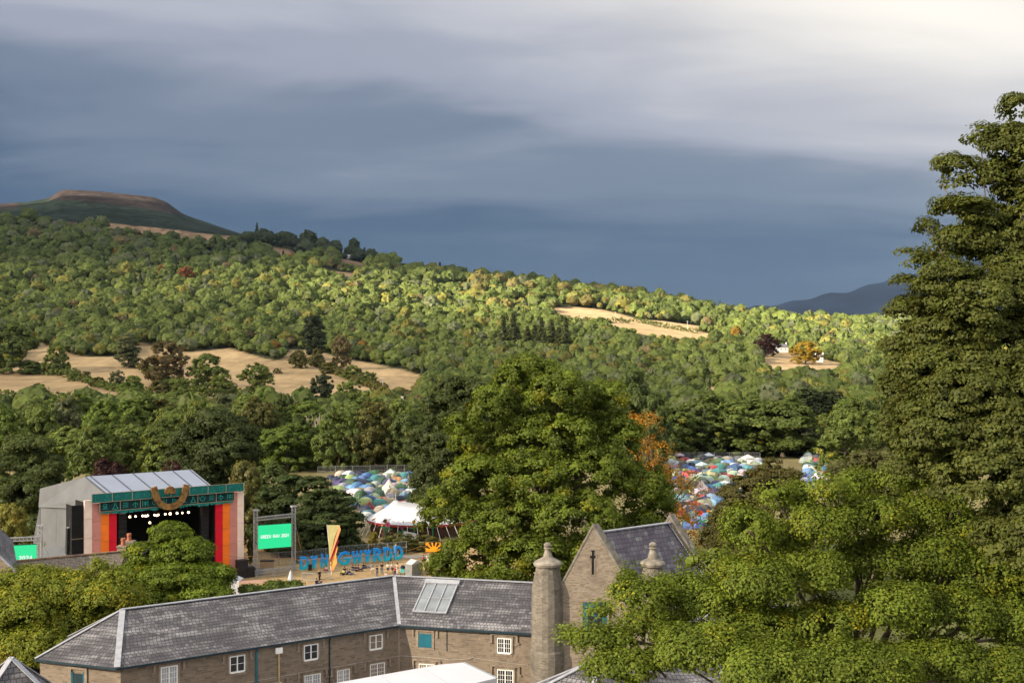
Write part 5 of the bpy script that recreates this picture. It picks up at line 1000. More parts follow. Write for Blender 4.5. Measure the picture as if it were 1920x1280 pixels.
def build_stage():
    root = thing('festival_stage', 'large festival stage with pale ridged roof, teal banner and striped red orange pink sides', 'stage', SO); H1 = 12.6
    cols = ['cream', 'pink', 'orange', 'red']; wds = [1.0, 1.15, 1.05, 1.05]
    for side in (0, 1):
        x = 0.0
        for c, wd in zip(cols, wds):
            a = x if side == 0 else SL - x - wd; m = MB(); top = H1 if c == 'cream' else 12.1 if c == 'pink' else 11.6; y = .004 * cols.index(c); nst = 5
            for k in range(nst):   # cloth panels with seams
                z0, z1 = top * k / nst, top * (k + 1) / nst; m.box(S(a, y, z0 + .02), ST * (wd - .02), SW * .3, up * (z1 - z0 - .04))
            m.build('striped_cloth', M[c], root); m = MB()
            for k in range(1, nst): z1 = top * k / nst; m = MB(); m.box(S(a, y + .1, z1 - .02), ST * (wd - .02), SW * .1, up * .04); m.build('seam', M['trim'], root)
            x += wd
        # return of the frame behind the stripes
        m = MB(); a = 0 if side == 0 else SL - .12; m.box(S(a, .32, 0), ST * .12, SW * 3.5, up * 12.3); m.build('side_frame', M['red' if side else 'black'], root)
    # banners
    for (nm, a, b, d, z0, z1, key, gk, seq) in (('upper_banner', .72, 22.0, -.75, 12.28, 13.40, 'tealb', 'glyph1', 'FLTPSCWBVHFPLC'), ('lower_banner', 1.85, 20.7, -.45, 11.02, 12.22, 'darkb', 'glyph2', 'SLWTHCVFSLCWTH')):
        m = MB(); m.box(S(a, d, z0), ST * (b - a), SW * .22, up * (z1 - z0)); bo = m.build(nm, M[key], root); t = MB(); nseg = 8 if 'up' in nm else 7
        for k in range(nseg + 1): x = a + (b - a) * k / nseg; t.box(S(x - .035, d - .03, z0 - .03), ST * .07, SW * .02, up * (z1 - z0 + .06))
        for z in (z0 - .05, z1): t.box(S(a, d - .02, z), ST * (b - a), SW * .015, up * .05)
        t.build('trim', M['trim'], bo); g = MB(); hgt = (z1 - z0) * .66
        for k in range(nseg * 2):
            cx_ = a + (b - a) * (k + .5) / (nseg * 2); o = S(cx_, d - .012, z0 + (z1 - z0) * .17); ch = seq[k % len(seq)]; w_ = .085
            sk = lambda pts, cl=False, i=0: stroke(g, [(p[0] * hgt, p[1] * hgt) for p in pts], w_, o + SN * .003 * i, ST, up, SN, .02, cl)
            if ch == 'F': sk([(-.3, 0), (-.3, 1)]); sk([(-.3, .95), (.35, .65), (-.3, .4)], False, 1)
            elif ch == 'L': sk([(-.12, 1), (-.12, .55), (-.45, 0), (.45, 0), (.12, .55), (.12, 1)])
            elif ch == 'T': sk([(0, 0), (0, .95)]); sk([(-.42, .3), (-.3, .62), (0, .75), (.3, .62), (.42, .3)], False, 1); sk([(-.2, .1), (.2, .1)], False, 2)
            elif ch == 'S': sk(arc(0, .65, .3, .3, 0, 340, 14), True); sk([(-.12, .62), (.12, .62)], False, 1); sk([(-.45, .1), (-.2, .2), (0, .1), (.2, .2), (.45, .1)], False, 2)
            elif ch == 'W':
                for i in range(3): sk([(-.45, .15 + .33 * i), (-.2, .25 + .33 * i), (0, .15 + .33 * i), (.2, .25 + .33 * i), (.45, .15 + .33 * i)], False, i)
            elif ch == 'C': sk(arc(0, .85, .5, .75, 180, 360, 12)); sk(arc(0, .7, .2, .2, 0, 180, 8), False, 1)
            elif ch == 'P': sk([(-.25, 0), (-.25, 1), (.35, .8), (-.25, .55)])
            elif ch == 'H': sk([(-.45, 0), (-.45, 1)]); sk([(.45, 0), (.45, 1)], False, 1); sk([(-.25, .8), (0, .55), (.25, .8)], False, 2); sk([(-.25, .5), (0, .25), (.25, .5)], False, 3); sk([(0, 0), (0, .9)], False, 4)
            elif ch == 'B': sk([(-.4, .25), (.4, .25), (.4, .75), (-.4, .75)], True); sk([(-.2, .5), (.2, .5)], False, 1)
            elif ch == 'V': sk(arc(0, .5, .28, .48, 180, 360, 8) + [(.28, 1)]); sk([(-.28, .5), (-.28, 1)], False, 1); sk([(0, .25), (0, .9)], False, 2)
        g.build('pictogram', M[gk], bo)
    m = MB(); rng = np.random.default_rng(2)
    x = 2.0
    while x < 20.5: w_ = rng.uniform(.15, .35); m.box(S(x, -.36, 11.0 - rng.uniform(.22, .5)), ST * w_, SW * .06, up * .75); x += w_ + .01
    m.build('fringe', M['glyph1'], root)
    # the gilded horn with a half disc
    m = MB(); pts = [(-2.30, 1.45), (-2.12, .75)] + arc(0, .55, 2.02, 1.95, 186, 354, 16) + [(2.12, .75), (2.30, 1.45)]; stroke(m, pts, .82, S(11.15, -.85, 12.35), ST, up, SN, .35)
    m.build('horn_emblem', M['gilt'], root); m = MB(); P = [S(11.15, -.85, 12.75) + ST * x + up * y for x, y in arc(0, 0, .80, 1.0, 0, 180, 14)]; m.prism(P, SN * .3); m.build('half_disc', M['gilt'], root)
    # roof
    s0, s1, dr = 2.9, 18.3, 9.0; m = MB(); m.flat([S(3.3, 1.0, 13.0), S(18.1, 1.0, 13.0), S(s1, dr, 14.75), S(s0, dr, 14.75)]); m.flat([S(18.4, 19, 12.4), S(0.0, 20, 12.3), S(s0, dr, 14.75), S(s1, dr, 14.75)]); m.build('roof', M['roofpvc'], root)
    m = MB()
    for k in range(6):
        f = (.045, .24, .43, .62, .81, .975)[k]; m.bar(S(3.3 + 14.8 * f, 1.0, 13.04), S(s0 + (s1 - s0) * f, dr, 14.79), .14, .05)
    m.bar(S(3.3, 1, 13.02), S(s0, dr, 14.77), .14, .06); m.build('roof_seam', mat('dark_seam', (.06, .065, .08), .7), root)
    # left end and side sheets
    m = MB(); th = ST * .06
    m.prism([S(3.3, 1.0, 12.9), S(s0, dr, 14.72), S(0.0, 20, 12.26), S(-.2, 20, 9.6), S(3.2, 1.0, 11.0)], ST * -.05); m.build('gable_sheet', M['sheet'], root)
    m = MB(); P = [(3.0, 2.0), (2.4, 6.5), (1.7, 11.0), (.9, 15.5), (.0, 20.0)]
    for (a, b) in zip(P[:-1], P[1:]): m.flat([S(a[0], a[1], .0), S(b[0], b[1] - .08, .0), S(b[0], b[1] - .08, 10.4), S(a[0], a[1], 11.2)])
    m.flat([S(-.05, 20, 0), S(-1.4, 21.5, 0), S(-.05, 20, 10.0)]); m.build('side_sheet', M['sheet'], root)
    m = MB(); m.flat([S(2.2, 4, 4.4), S(-2.4, 6, 3.4), S(-3.2, 15, 3.4), S(.6, 16, 4.6)]); m.flat([S(-2.4, 6, 0), S(-3.2, 15, 0), S(-3.2, 15, 3.4), S(-2.4, 6, 3.4)]); m.flat([S(2.2, 4, 0), S(-2.4, 6, 0), S(-2.4, 6, 3.4), S(2.2, 4, 4.4)]); m.build('side_annex', M['sheet'], root)
    # right side and back
    m = MB(); m.box(S(19.0, .6, 0), ST * .1, SW * 18, up * 12.3); m.box(S(.5, 19.6, 0), ST * 18, SW * .1, up * 12.2); m.build('back_sheet', M['sheet'], root)
    # black wing beside the left stripes
    m = MB(); m.box(S(-1.55, .25, 0), ST * 1.5, SW * .2, up * 12.0); m.box(S(-1.55, .45, 0), ST * .1, SW * 2.2, up * 12.0); m.build('black_wing', M['black'], root); m = MB()
    for z in (3.5, 7.6): m.box(S(-1.56, .22, z), ST * 1.5, SW * .02, up * .05)
    m.build('seam', M['trim'], root)
    # the dark inside
    m = MB(); m.box(S(4.2, 12, 0), ST * 14.2, SW * .1, up * 12.5); m.box(S(4.0, .35, 0), ST * .12, SW * 11.6, up * 12.5); m.box(S(18.3, .35, 0), ST * .12, SW * 11.6, up * 12.5); m.box(S(4.15, .4, 12.4), ST * 14.1, SW * 11.6, up * .1); m.build('backdrop', M['black'], root)
    m = MB(); m.box(S(4.2, -.9, 0), ST * 14.0, SW * 12.6, up * 1.5); m.build('stage_floor', M['black'], root)
    m = MB()
    for d in (3.6, 4.6):
        m.bar(S(4.3, d, 11.0), S(18.1, d, 11.0), .08)
        for k in range(14): m.bar(S(4.3 + k, d, 11.0), S(4.8 + k, d + (.5 if d < 4 else -.5), 11.4), .04)
    m.build('lighting_truss', M['speaker'], root)
    for (x, w_, z0, z1, d) in ((4.9, 1.1, 3.6, 10.2, 1.2), (16.6, 1.1, 4.6, 10.6, 1.2), (-1.9, .8, 5.6, 9.0, .9)):
        t = thing('speaker_array', {4.9: 'black line of hanging loudspeakers inside the left edge of the stage', 16.6: 'black line of hanging loudspeakers inside the right edge of the stage', -1.9: 'short black loudspeaker hang outside the left stage wing'}[x], 'loudspeaker', S(x, d, z0)); n = 10
        for k in range(n): zz = z0 + (z1 - z0) * k / n; tl = .012 * (n - k); m = MB(); m.box(S(x, d + tl * 2, zz), ST * w_, SW * .7, up * ((z1 - z0) / n - .05)); m.build('cabinet', M['speaker'], t)
        m = MB(); m.bar(S(x + w_ / 2, d + .3, z1), S(x + w_ / 2, d + .3, z1 + 1.2), .08); m.box(S(x + .1, d + .1, z1), ST * (w_ - .2), SW * .5, up * .12); m.build('hanging_frame', M['steel'], t)
    lamp = emis('warm_lamp', (1, .66, .36), 3.2)
    for i, (zx, zy, rr) in enumerate(((478, 535, .2), (497, 542, .14), (560, 530, .2), (625, 526, .17), (705, 519, .19), (740, 521, .22), (762, 516, .18), (840, 510, .18), (862, 516, .15), (880, 508, .17), (960, 500, .19), (1015, 496, .25), (1092, 490, .2), (1150, 486, .17), (1220, 480, .22), (785, 596, .2))):
        px, py = 150 + zx / 6, 880 + zy / 6; s = s_of(px, 3.2); p = S(s, 3.2, 0); q = z_(p, H - (py - HZ) / F * p.y); rr *= .75; t = thing('stage_light', 'lone lit lamp hanging below the row of stage lamps' if zy > 550 else 'glowing warm lamp in the row under the dark stage roof', 'lamp', q, 'row of lit stage lamps')
        if zy > 550: del t['group']
        m = MB(); m.tube([q + SW * .06, q + SW * .5], [rr, rr * .6], 10); m.bar(q + SW * .3, z_(q, 11.0) + SW * .3, .05); m.build('housing', M['speaker'], t); m = MB(); m.lathe(q, [(0, -rr), (rr * .7, -rr * .7), (rr, 0), (rr * .7, rr * .7), (0, rr)], 10); m.build('lens', lamp, t, smooth=True)
    # monitors stacked at the right foot
    for (x, z, h, w_, lab) in ((20.8, 0, 2.6, 1.5, 'taller black speaker stack at the right foot of the stage'), (22.0, 0, 1.5, 1.3, 'lower black speaker stack at the right foot of the stage')):
        t = thing('speaker_stack', lab, 'loudspeaker', S(x, -1.2, 0))
        for k in range(2): m = MB(); m.box(S(x, -1.6, h * k / 2 + .02), ST * w_, SW * 1.0, up * (h / 2 - .04)); m.build('cabinet', M['speaker'], t)
build_stage()

M['led'] = emis('screen_green', (.008, .74, .29), 1.0 / 2 ** EXPO * 1.08); M['ledtext'] = emis('screen_white', (1, 1, 1), 1.0 / 2 ** EXPO)
def truss(mb, a, b, w, step, n=(0, 1, 0)):
    a, b = Vector(a), Vector(b); d = (b - a); L = d.length; d.normalize(); x = d.cross(Vector(n)).normalized(); y = d.cross(x); c = [x * w / 2 + y * w / 2, x * w / 2 - y * w / 2, -x * w / 2 - y * w / 2, -x * w / 2 + y * w / 2]
    for k in c: mb.bar(a + k, b + k, .07)
    m = max(2, int(L / step))
    for i in range(m):
        p, q = a + d * (L * i / m), a + d * (L * (i + 1) / m)
        for k in range(4): mb.bar(p + c[k], q + c[(k + 1) % 4], .035); mb.bar(q + c[k], q + c[(k + 1) % 4], .03)
def build_screen(label, bl, br, towers, text, toff, size):
    """bl, br: lower corners of the screen; third: height"""
    a, b, h = Vector(bl), Vector(br), towers['h']; u = (b - a); W = u.length; u.normalize(); n = u.cross(up); n = n if n.y < 0 else -n; root = thing('led_screen', label, 'screen', z_((a + b) / 2, 0))
    m = MB(); m.box(a - n * .1, u * W, n * .1, up * h); m.build('display', M['led'], root); m = MB(); m.box(a - n * .45 - up * .05, u * W, n * .34, up * (h + .1)); m.build('housing', M['speaker'], root)
    m = MB(); write(m, text, a + u * toff[0] + up * toff[1] + n * .004, u, up, n, size, .21, .012, .30); m.build('lettering', M['ledtext'], root)
    zt = towers['top']; xs = [a - u * .42, b + u * .42]
    for p in xs:
        m = MB(); truss(m, z_(p, 0), z_(p, zt), .5, .6); m.build('tower', M['steel'], root); m = MB(); m.box(z_(p, zt) - u * .42 - n * .3, u * .84, n * .6, up * .22); m.build('tower_head', M['steel'], root)
    m = MB(); zb = towers['beam']; truss(m, z_(xs[0], zb) + n * .02, z_(xs[1], zb + .0) + n * .02, .46, .5, n); m.build('top_truss', M['steel'], root)
    m = MB(); truss(m, z_(xs[0], .5) + n * .1 - u * .3, z_(xs[1], .5) + n * .1 + u * .3, .4, .7, n); m.build('base_truss', M['steel'], root)
    m = MB(); m.bar(z_(xs[1], zb), z_(xs[1], 0) + u * 3.0 - n * 2, .035); m.bar(z_(xs[0], zb), z_(xs[0], 0) + u * 1.6 - n * 3, .035); m.build('guy_wire', M['wire'], root)
    m = MB()
    for k in range(8): p = a + u * (W * (k + .5) / 8) + up * h - n * .25; m.bar(p, z_(p, zb - .2), .05)
    m.build('hanger', M['speaker'], root)
a = U(484.5, 1029, 163); b = U(546, 1024, 166.5)
build_screen('right hand green video screen between two truss towers beside the blue letters', a, b, {'h': 3.36, 'top': 9.3, 'beam': 8.15}, 'GREEN MAN 2024', (.40, 1.5), .42)
b = U(68.5, 1064, 152); a = b - Vector((.95, .31, 0)).normalized() * 7.2
build_screen('left hand green video screen cut off by the slate roof', a, b, {'h': 3.1, 'top': 8.7, 'beam': 7.15}, 'GREEN MAN 2024', (.6, 1.1), .56)

# ------------------------------------------------------------------ the big blue letters
def letter_mat():
    m = mat('blue_letter', (.004, .24, .62), .45, .08, 2, spec=.4); N = m.node_tree.nodes; L = m.node_tree.links; tc = N.new('ShaderNodeTexCoord'); sp = N.new('ShaderNodeSeparateXYZ'); L.new(tc.outputs['Object'], sp.inputs[0])
    r = N.new('ShaderNodeValToRGB'); r.color_ramp.elements[0].position = .05; r.color_ramp.elements[0].color = (.01, .62, .74, 1); r.color_ramp.elements[1].position = .75; r.color_ramp.elements[1].color = (.003, .30, .90, 1)
    n = N.new('ShaderNodeTexNoise'); n.inputs['Scale'].default_value = .7; L.new(tc.outputs['Object'], n.inputs['Vector']); a = N.new('ShaderNodeMath'); a.operation = 'MULTIPLY_ADD'; L.new(sp.outputs[2], a.inputs[0]); a.inputs[1].default_value = .36; L.new(n.outputs['Fac'], a.inputs[2])
    s = N.new('ShaderNodeMath'); s.operation = 'SUBTRACT'; L.new(a.outputs[0], s.inputs[0]); s.inputs[1].default_value = .32; L.new(s.outputs[0], r.inputs[0]); L.new(r.outputs[0], N['Principled BSDF'].inputs['Base Color']); return m
M['letter'] = letter_mat(); M['letterside'] = mat('turquoise_edge', (.02, .45, .48), .5)
zx = lambda x: 540 + x / 6.4
zy = lambda y: 960 + y / 6.4
LET = [('D', 140, 682, 236, 525, 'first blue letter D beside the right screen tower'), ('Y', 265, 678, 345, 508, 'blue letter Y second from the left'), ('N', 388, 662, 468, 496, 'blue letter N left of the feather flag'), ('G', 598, 632, 735, 470, 'blue letter G right of the feather flag'), ('W', 762, 612, 876, 450, 'blue letter W right of the G'),
       ('Y', 908, 604, 986, 436, 'blue letter Y between the W and the R'), ('R', 1022, 594, 1106, 425, 'blue letter R left of the two right hand Ds'), ('D', 1146, 578, 1240, 415, 'blue letter D directly right of the R'), ('D', 1272, 562, 1370, 400, 'last blue letter D at the right end of the sign')]
for (ch, x0, y1, x1, y0, lab) in LET:
    g = Gd(zx(x0), zy(y1) + 1); e = Gd(zx(x1), zy(y1) + 1 - (x1 - x0) / 6.4 * .115); u = (e - g); u.normalize(); n = u.cross(up); n = n if n.y < 0 else -n; hh = (y1 - y0) / 6.4 / F * g.y; wd = (x1 - x0) / 6.4 / F * g.y / max(.3, u.x); m = MB(); sx = (wd - .16 * hh) / WID[ch]
    for i, (pts, cl) in enumerate(GLYPH[ch]): stroke(m, [(.08 * hh + p[0] * sx, (.08 + p[1] * .84) * hh) for p in pts], .19 * hh, g + n * .003 * i, u, up, n, .28, cl)
    t = thing('sign_letter', lab, 'letter', g, 'large blue letters spelling a festival name'); m.build('letter_face', M['letter'], t)
    m = MB(); m.bar(g + u * wd * .5 - n * .02 - up * .0, g + u * wd * .5 - n * .02 + up * hh * .6, .05); m.bar(g + u * wd * .5 - n * .9, g + u * wd * .5 - n * .03 + up * hh * .6, .05); m.build('prop', M['steel'], t)

def build_flag():
    b = Gd(622, 1076); t = U(613, 983, b.y); root = thing('feather_flag', 'tall yellow and orange wavy feather flag with a crimson stripe', 'flag', b); m = MB(); m.tube([b, t], [.06, .035], 6); m.build('pole', M['white'], root)
    k = b.y / F; A = lambda zx_, zy_: U(zx(zx_), zy(zy_), b.y) + Vector((0, .15 * math.sin(zy_ * .02), 0))
    bands = [('straw_cloth', (.46, .42, .20), [(474, 152), (618, 152), (560, 300), (500, 580)]), ('peach_cloth', (.66, .27, .12), [(618, 152), (634, 205), (600, 320), (560, 420), (505, 600), (500, 580), (545, 370)]), ('crimson_stripe', (.42, .02, .075), [(600, 300), (610, 345), (585, 400), (515, 600), (508, 560), (560, 420)]), ('amber_cloth', (.68, .33, .09), [(606, 350), (588, 395), (598, 430), (578, 500), (590, 600), (530, 725), (505, 700), (512, 604), (560, 480), (585, 402)])]
    for i, (nm, c, P) in enumerate(bands):
        m = MB(); q = [A(*p) + Vector((0, -.02 * i, 0)) for p in P]; m.prism(q, (0, .012, 0)); m.build('cloth_band', mat(nm, c, .8, .1, 1.5), root)
build_flag()
# ------------------------------------------------------------------ fences, marquee with flowers, sun sign, kiosk
def fence(name, label, P, h, step=3.4, key='mesh_panel', rails=3, wires=8):
    P = [Vector(p) for p in P]; root = thing(name, label, 'fence', P[0]); m = MB(); w = MB()
    for a, b in zip(P[:-1], P[1:]):
        L = (b - a).length; d = (b - a) / L; n = max(1, round(L / step))
        for k in range(n + 1): q = a + d * (L * k / n); m.bar(q, q + up * h, .07)
        for z in np.linspace(.12, h - .03, rails): w.bar(a + up * z, b + up * z, .05, .05)
        for z in np.linspace(.3, h - .2, wires): w.bar(a + up * z - d.cross(up) * .03, b + up * z - d.cross(up) * .03, .022, .022)
        for k in range(int(L / .45)): q = a + d * (k * .45); w.bar(q + up * .12 + d.cross(up) * .03, q + up * (h - .03) + d.cross(up) * .03, .022)
    m.build('post', M['steel'], root); w.build('mesh', M[key], root); return root
fence('wire_fence', 'grey mesh fence panels standing behind the blue letters', [Gd(478, 1062), Gd(566, 1057), Gd(655, 1046), Gd(762, 1038)], 2.0)
fence('wire_fence', 'tall wire fence along the far edge of the tents on the left', [Gd(596, 893), Gd(790, 889)], 2.6, 4.5)
fence('wire_fence', 'long pale wire fence along the far edge of the right tent field', [Gd(1225, 861.5), Gd(1425, 861.5)], 2.2, 4.5)
def barrier(label, a, b, h=1.15):
    root = thing('crowd_barrier', label, 'barrier', a); a, b = Vector(a), Vector(b); d = b - a; L = d.length; d.normalize(); n = d.cross(up); m = MB(); m.bar(a + up * h, b + up * h, .06); m.bar(a + up * .15, b + up * .15, .06)
    for p in (a, b): m.bar(p, p + up * h, .06); m.bar(p - n * .4 + up * .03, p + n * .4 + up * .03, .06)
    m.build('frame', M['steel'], root); m = MB()
    for k in range(1, int(L / .14)): m.bar(a + d * .14 * k + up * .15, a + d * .14 * k + up * h, .03)
    m.build('rail', M['mesh_panel'], root)
B0 = [(500, 1078), (523, 1077), (546, 1075.5), (560, 1090), (598, 1091), (601, 1086)]
barrier('steel crowd barrier in front of the right screen, left one', Gd(480, 1082), Gd(512, 1080)); barrier('steel crowd barrier in front of the right screen, right one', Gd(514, 1080), Gd(548, 1077)); barrier('grey crowd barrier left of the walking blonde person', Gd(566, 1088), Gd(592, 1090)); barrier('grey crowd barrier between the walking person and the flag pole', Gd(600, 1088), Gd(622, 1084))

def build_bigtop():
    c = Vector((U(790, 1000, 203).x, 203, 0)); root = thing('big_top', 'white two peaked big top marquee with red bunting round its eaves', 'marquee', c); rx, ry, ze = 9.6, 9.0, 2.4; m = MB(); N_ = 40
    pk = [Vector((U(742, 1000, 203).x, 203, 5.4)), Vector((c.x + (c.x - U(742, 1000, 203).x), 203, 5.4))]
    def zz(x, y):
        v = Vector((x, y, 0)); d = min((v - z_(p, 0)).length for p in pk); edge = math.hypot((x - c.x) / rx, (y - c.y) / ry); return ze + min(2.55, max(0, (1 - edge)) * 5.4) + .9 * math.exp(-d / .8) * min(1, max(0, 1 - edge) * 3)
    R = [1.0, .9, .75, .6, .48, .36, .24, .12, 0]
    pts = [[Vector((c.x + rx * r * math.cos(6.2832 * k / N_), c.y + ry * r * math.sin(6.2832 * k / N_), 0)) for k in range(N_)] for r in R]
    G = 33
    def P(i, j):
        a = -1 + 2 * i / (G - 1); b = -1 + 2 * j / (G - 1); x = a * math.sqrt(max(0, 1 - b * b / 2)); y = b * math.sqrt(max(0, 1 - a * a / 2)); X, Y = c.x + rx * x, c.y + ry * y; return Vector((X, Y, zz(X, Y)))
    for i in range(G - 1):
        for j in range(G - 1): m.face([P(i, j), P(i + 1, j), P(i + 1, j + 1), P(i, j + 1)])
    m.build('canopy', M['pvc'], root, smooth=True)
    f = MB(); w = MB(); pl = MB(); rng = np.random.default_rng(8); bk = MB()
    for k in range(72):
        a, b = 2 * math.pi * k / 72, 2 * math.pi * (k + 1) / 72; e = lambda t, z, s=1.0: Vector((c.x + rx * s * math.cos(t), c.y + ry * s * math.sin(t), z))
        bk.face([e(a, 0, .93), e(b, 0, .93), e(b, ze - .3, .97), e(a, ze - .3, .97)])
        f.face([e(a, ze - .32 - rng.uniform(0, .25), 1.012), e((a + b) / 2, ze - .25, 1.015), e(b, ze - .32 - rng.uniform(0, .25), 1.012), e(b, ze + .08, 1.006), e(a, ze + .08, 1.006)])
        if k % 2 == 0: pl.bar(e(a, ze - .1, 1.0), e(a + .03, 0, 1.13), .10)
    bk.build('dark_wall', mat('dark_wall_cloth', (.055, .028, .02), .9, .3, 1), root); f.build('bunting', mat('red_bunting', (.24, .035, .03), .9, .5, 4), root); pl.build('side_pole', M['wire'], root)
    d = MB(); q = U(768, 1006, 191); d.prism([Vector((q.x - 1.3, 191.5, 0)), Vector((q.x + 1.1, 191.5, 0)), Vector((q.x + 1.1, 191.5, 1.5)), Vector((q.x - 1.0, 191.5, 1.9))], (0, .1, 0)); d.build('entrance_flap', M['pvc'], root); d = MB()
    for p in pk: d.tube([z_(p, 3), z_(p, 7.0)], .07, 6)
    d.build('king_pole', M['wire'], root)
build_bigtop()
M['stem'] = mat('green_stem', (.01, .16, .06), .6)
def flower(px, py, gy, size, col, centre, label, petals=9, tilt=0.0):
    b = Gd(px, gy); c = U(px, py, b.y); r = size / F * b.y; root = thing('giant_flower', label, 'decoration', b, 'giant flowers round the big top'); m = MB(); m.tube([b, b.lerp(c, .6) + Vector((.05, 0, 0)), c], [.13, .11, .09], 6); m.build('stem', M['stem'], root); m = MB()
    for k in range(petals):
        a = 2 * math.pi * k / petals + tilt; d = Vector((math.cos(a), -.25, math.sin(a))); s = Vector((-math.sin(a), 0, math.cos(a))) * r * .34; m.face([c + d * r * .2 - s * .5, c + d * r * .7 - s, c + d * r, c + d * r * .7 + s, c + d * r * .2 + s * .5])
    m.build('petals', mat('petal', col, .7, .15, 3), root); m = MB(); m.lathe(c - Vector((0, .1, r * .28)), [(0, 0), (r * .24, r * .08), (r * .28, r * .28), (r * .24, r * .48), (0, r * .56)], 10); m.build('flower_head', mat('flower_centre', centre, .8), root)
    m = MB(); k = c.lerp(b, .35); m.face([k, k + Vector((.6, -.1, .3)), k + Vector((.9, -.1, .1)), k + Vector((.5, -.1, -.05))]); m.face([k, k + Vector((-.6, -.1, .25)), k + Vector((-.85, -.1, 0)), k + Vector((-.45, -.1, -.1))]); m.build('leaf', M['stem'], root)
flower(727, 982.5, 1012, 5.5, (.62, .14, .26), (.35, .04, .03), 'giant pink flower in front of the white big top'); flower(722, 976, 1010, 4.5, (.18, .09, .03), (.08, .03, .01), 'giant brown wilting flower behind the pink one', 7, .4); flower(702, 975.5, 1003, 5, (.62, .30, .02), (.45, .12, .01), 'giant yellow flower left of the white big top'); flower(754, 989, 1012, 4.5, (.12, .015, .07), (.2, .1, .02), 'giant plum coloured flower right of the pink one', 6, .9)
flower(776, 978, 1012, 4.0, (.6, .28, .02), (.3, .1, .01), 'giant yellow flower at the edge of the tallest tree'); flower(811, 976, 1012, 3.6, (.02, .30, .18), (.01, .15, .05), 'giant green flower half behind the tallest tree'); flower(1279, 959, 1010, 6, (.50, .03, .10), (.3, .05, .02), 'giant magenta flower beyond the orange beech'); flower(1313, 961, 1008, 5.5, (.62, .04, .02), (.3, .02, .01), 'giant red flower by the orange beech'); flower(1328, 958, 1008, 4, (.62, .22, .02), (.3, .1, .02), 'giant orange flower right of the red one')
def build_sunsign():
    g = Gd(814, 1050); root = thing('sun_sign', 'orange sign with a black rayed half sun beside the clipped hedge', 'sign', g); k = g.y / F; m = MB(); a = U(798, 1034, g.y); w_, h_ = 28 * k, 17.5 * k; m.box(a, (w_, 0, 0), (0, .1, 0), (0, 0, h_)); m.build('board', mat('sunny_orange', (.78, .30, .012), .6, .1, 2), root); m = MB(); c = a + Vector((w_ * .55, -.012, h_ * .12))
    for ang in (150, 118, 88, 58, 28):
        d = Vector((math.cos(R_(ang)), 0, math.sin(R_(ang)))); s = Vector((-d.z, 0, d.x)); m.prism([c + d * h_ * .5 - s * .09, c + d * h_ * .98 - s * .2, c + d * h_ * .98 + s * .2, c + d * h_ * .5 + s * .09], (0, -.01, 0))
    m.build('ray', M['black'], root); m = MB()
    for x in (0, w_ - .12): m.box(z_(a + Vector((x, .02, 0)), 0), (.12, 0, 0), (0, .12, 0), (0, 0, a.z))
    m.build('post', mat('rust_wood', (.32, .09, .03), .8), root)
    g2 = Gd(806, 1046); root = thing('wooden_throne', 'orange slatted wooden chair under the sun sign', 'chair', g2); m = MB()
    for x in (0, .5, 1.0): m.box(g2 + Vector((x, 0, 0)), (.09, 0, 0), (0, .09, 0), (0, 0, 1.5))
    mm = mat('orange_wood', (.40, .12, .03), .8); m.build('backrest', mm, root); m = MB(); m.box(g2 + Vector((0, -.7, .45)), (1.1, 0, 0), (0, .8, 0), (0, 0, .1)); m.build('seat', mm, root)
    for x in (0, 1.0): m = MB(); m.box(g2 + Vector((x, -.7, 0)), (.09, 0, 0), (0, .09, 0), (0, 0, .45)); m.build('leg', mm, root)
    g3 = Gd(813, 1053.5); root = tag(MB(), None) if False else thing('stall_counter', 'pale green topped stall counter half hidden by the tallest tree', 'stall', g3); m = MB(); m.box(g3 + Vector((-1.2, 0, .75)), (2.6, 0, 0), (0, .9, 0), (0, 0, .12)); m.build('counter_top', mat('pale_green_top', (.45, .52, .40), .6), root); m = MB(); m.box(g3 + Vector((-1.1, .1, 0)), (2.4, 0, 0), (0, .7, 0), (0, 0, .75)); m.build('counter_front', M['white'], root)
build_sunsign()
def build_shed():
    g = Gd(760, 1079); root = thing('metal_shed', 'grey corrugated metal shed with pale roof right of the standing people', 'shed', g); k = g.y / F; w1, w2, h = 13 * k, 18 * k, 1.75; a = g; b = a + Vector((w1, -1.0, 0)); c = b + Vector((w2, 2.0, 0)); d = a + Vector((w2, 3.0, 0)); m = MB()
    for p, q in ((a, b), (b, c), (c, d), (d, a)):
        L = q - p; n = 14
        for i in range(n):
            o = Vector((L.y, -L.x, 0)).normalized() * (.03 if i % 2 else 0); s, e = p + L * i / n, p + L * (i + 1) / n; m.face([s + o, e + o, e + o + up * h, s + o + up * h])
    m.build('wall', mat('ribbed_metal', (.25, .265, .27), .6, .2, 2), root); m = MB(); o = Vector((0, 0, h)); r1 = (a + d) / 2 + up * (h + .45); r2 = (b + c) / 2 + up * (h + .45); m.flat([a + o, b + o, r2, r1]); m.flat([c + o, d + o, r1, r2]); m.flat([b + o, c + o, r2]); m.flat([d + o, a + o, r1]); m.build('roof', mat('pale_roof', (.46, .48, .50), .5), root); m = MB(); m.bar(b + Vector((0, -.05, 0)), b + Vector((0, -.05, h)), .09); m.build('corner_post', M['steel'], root)
build_shed()
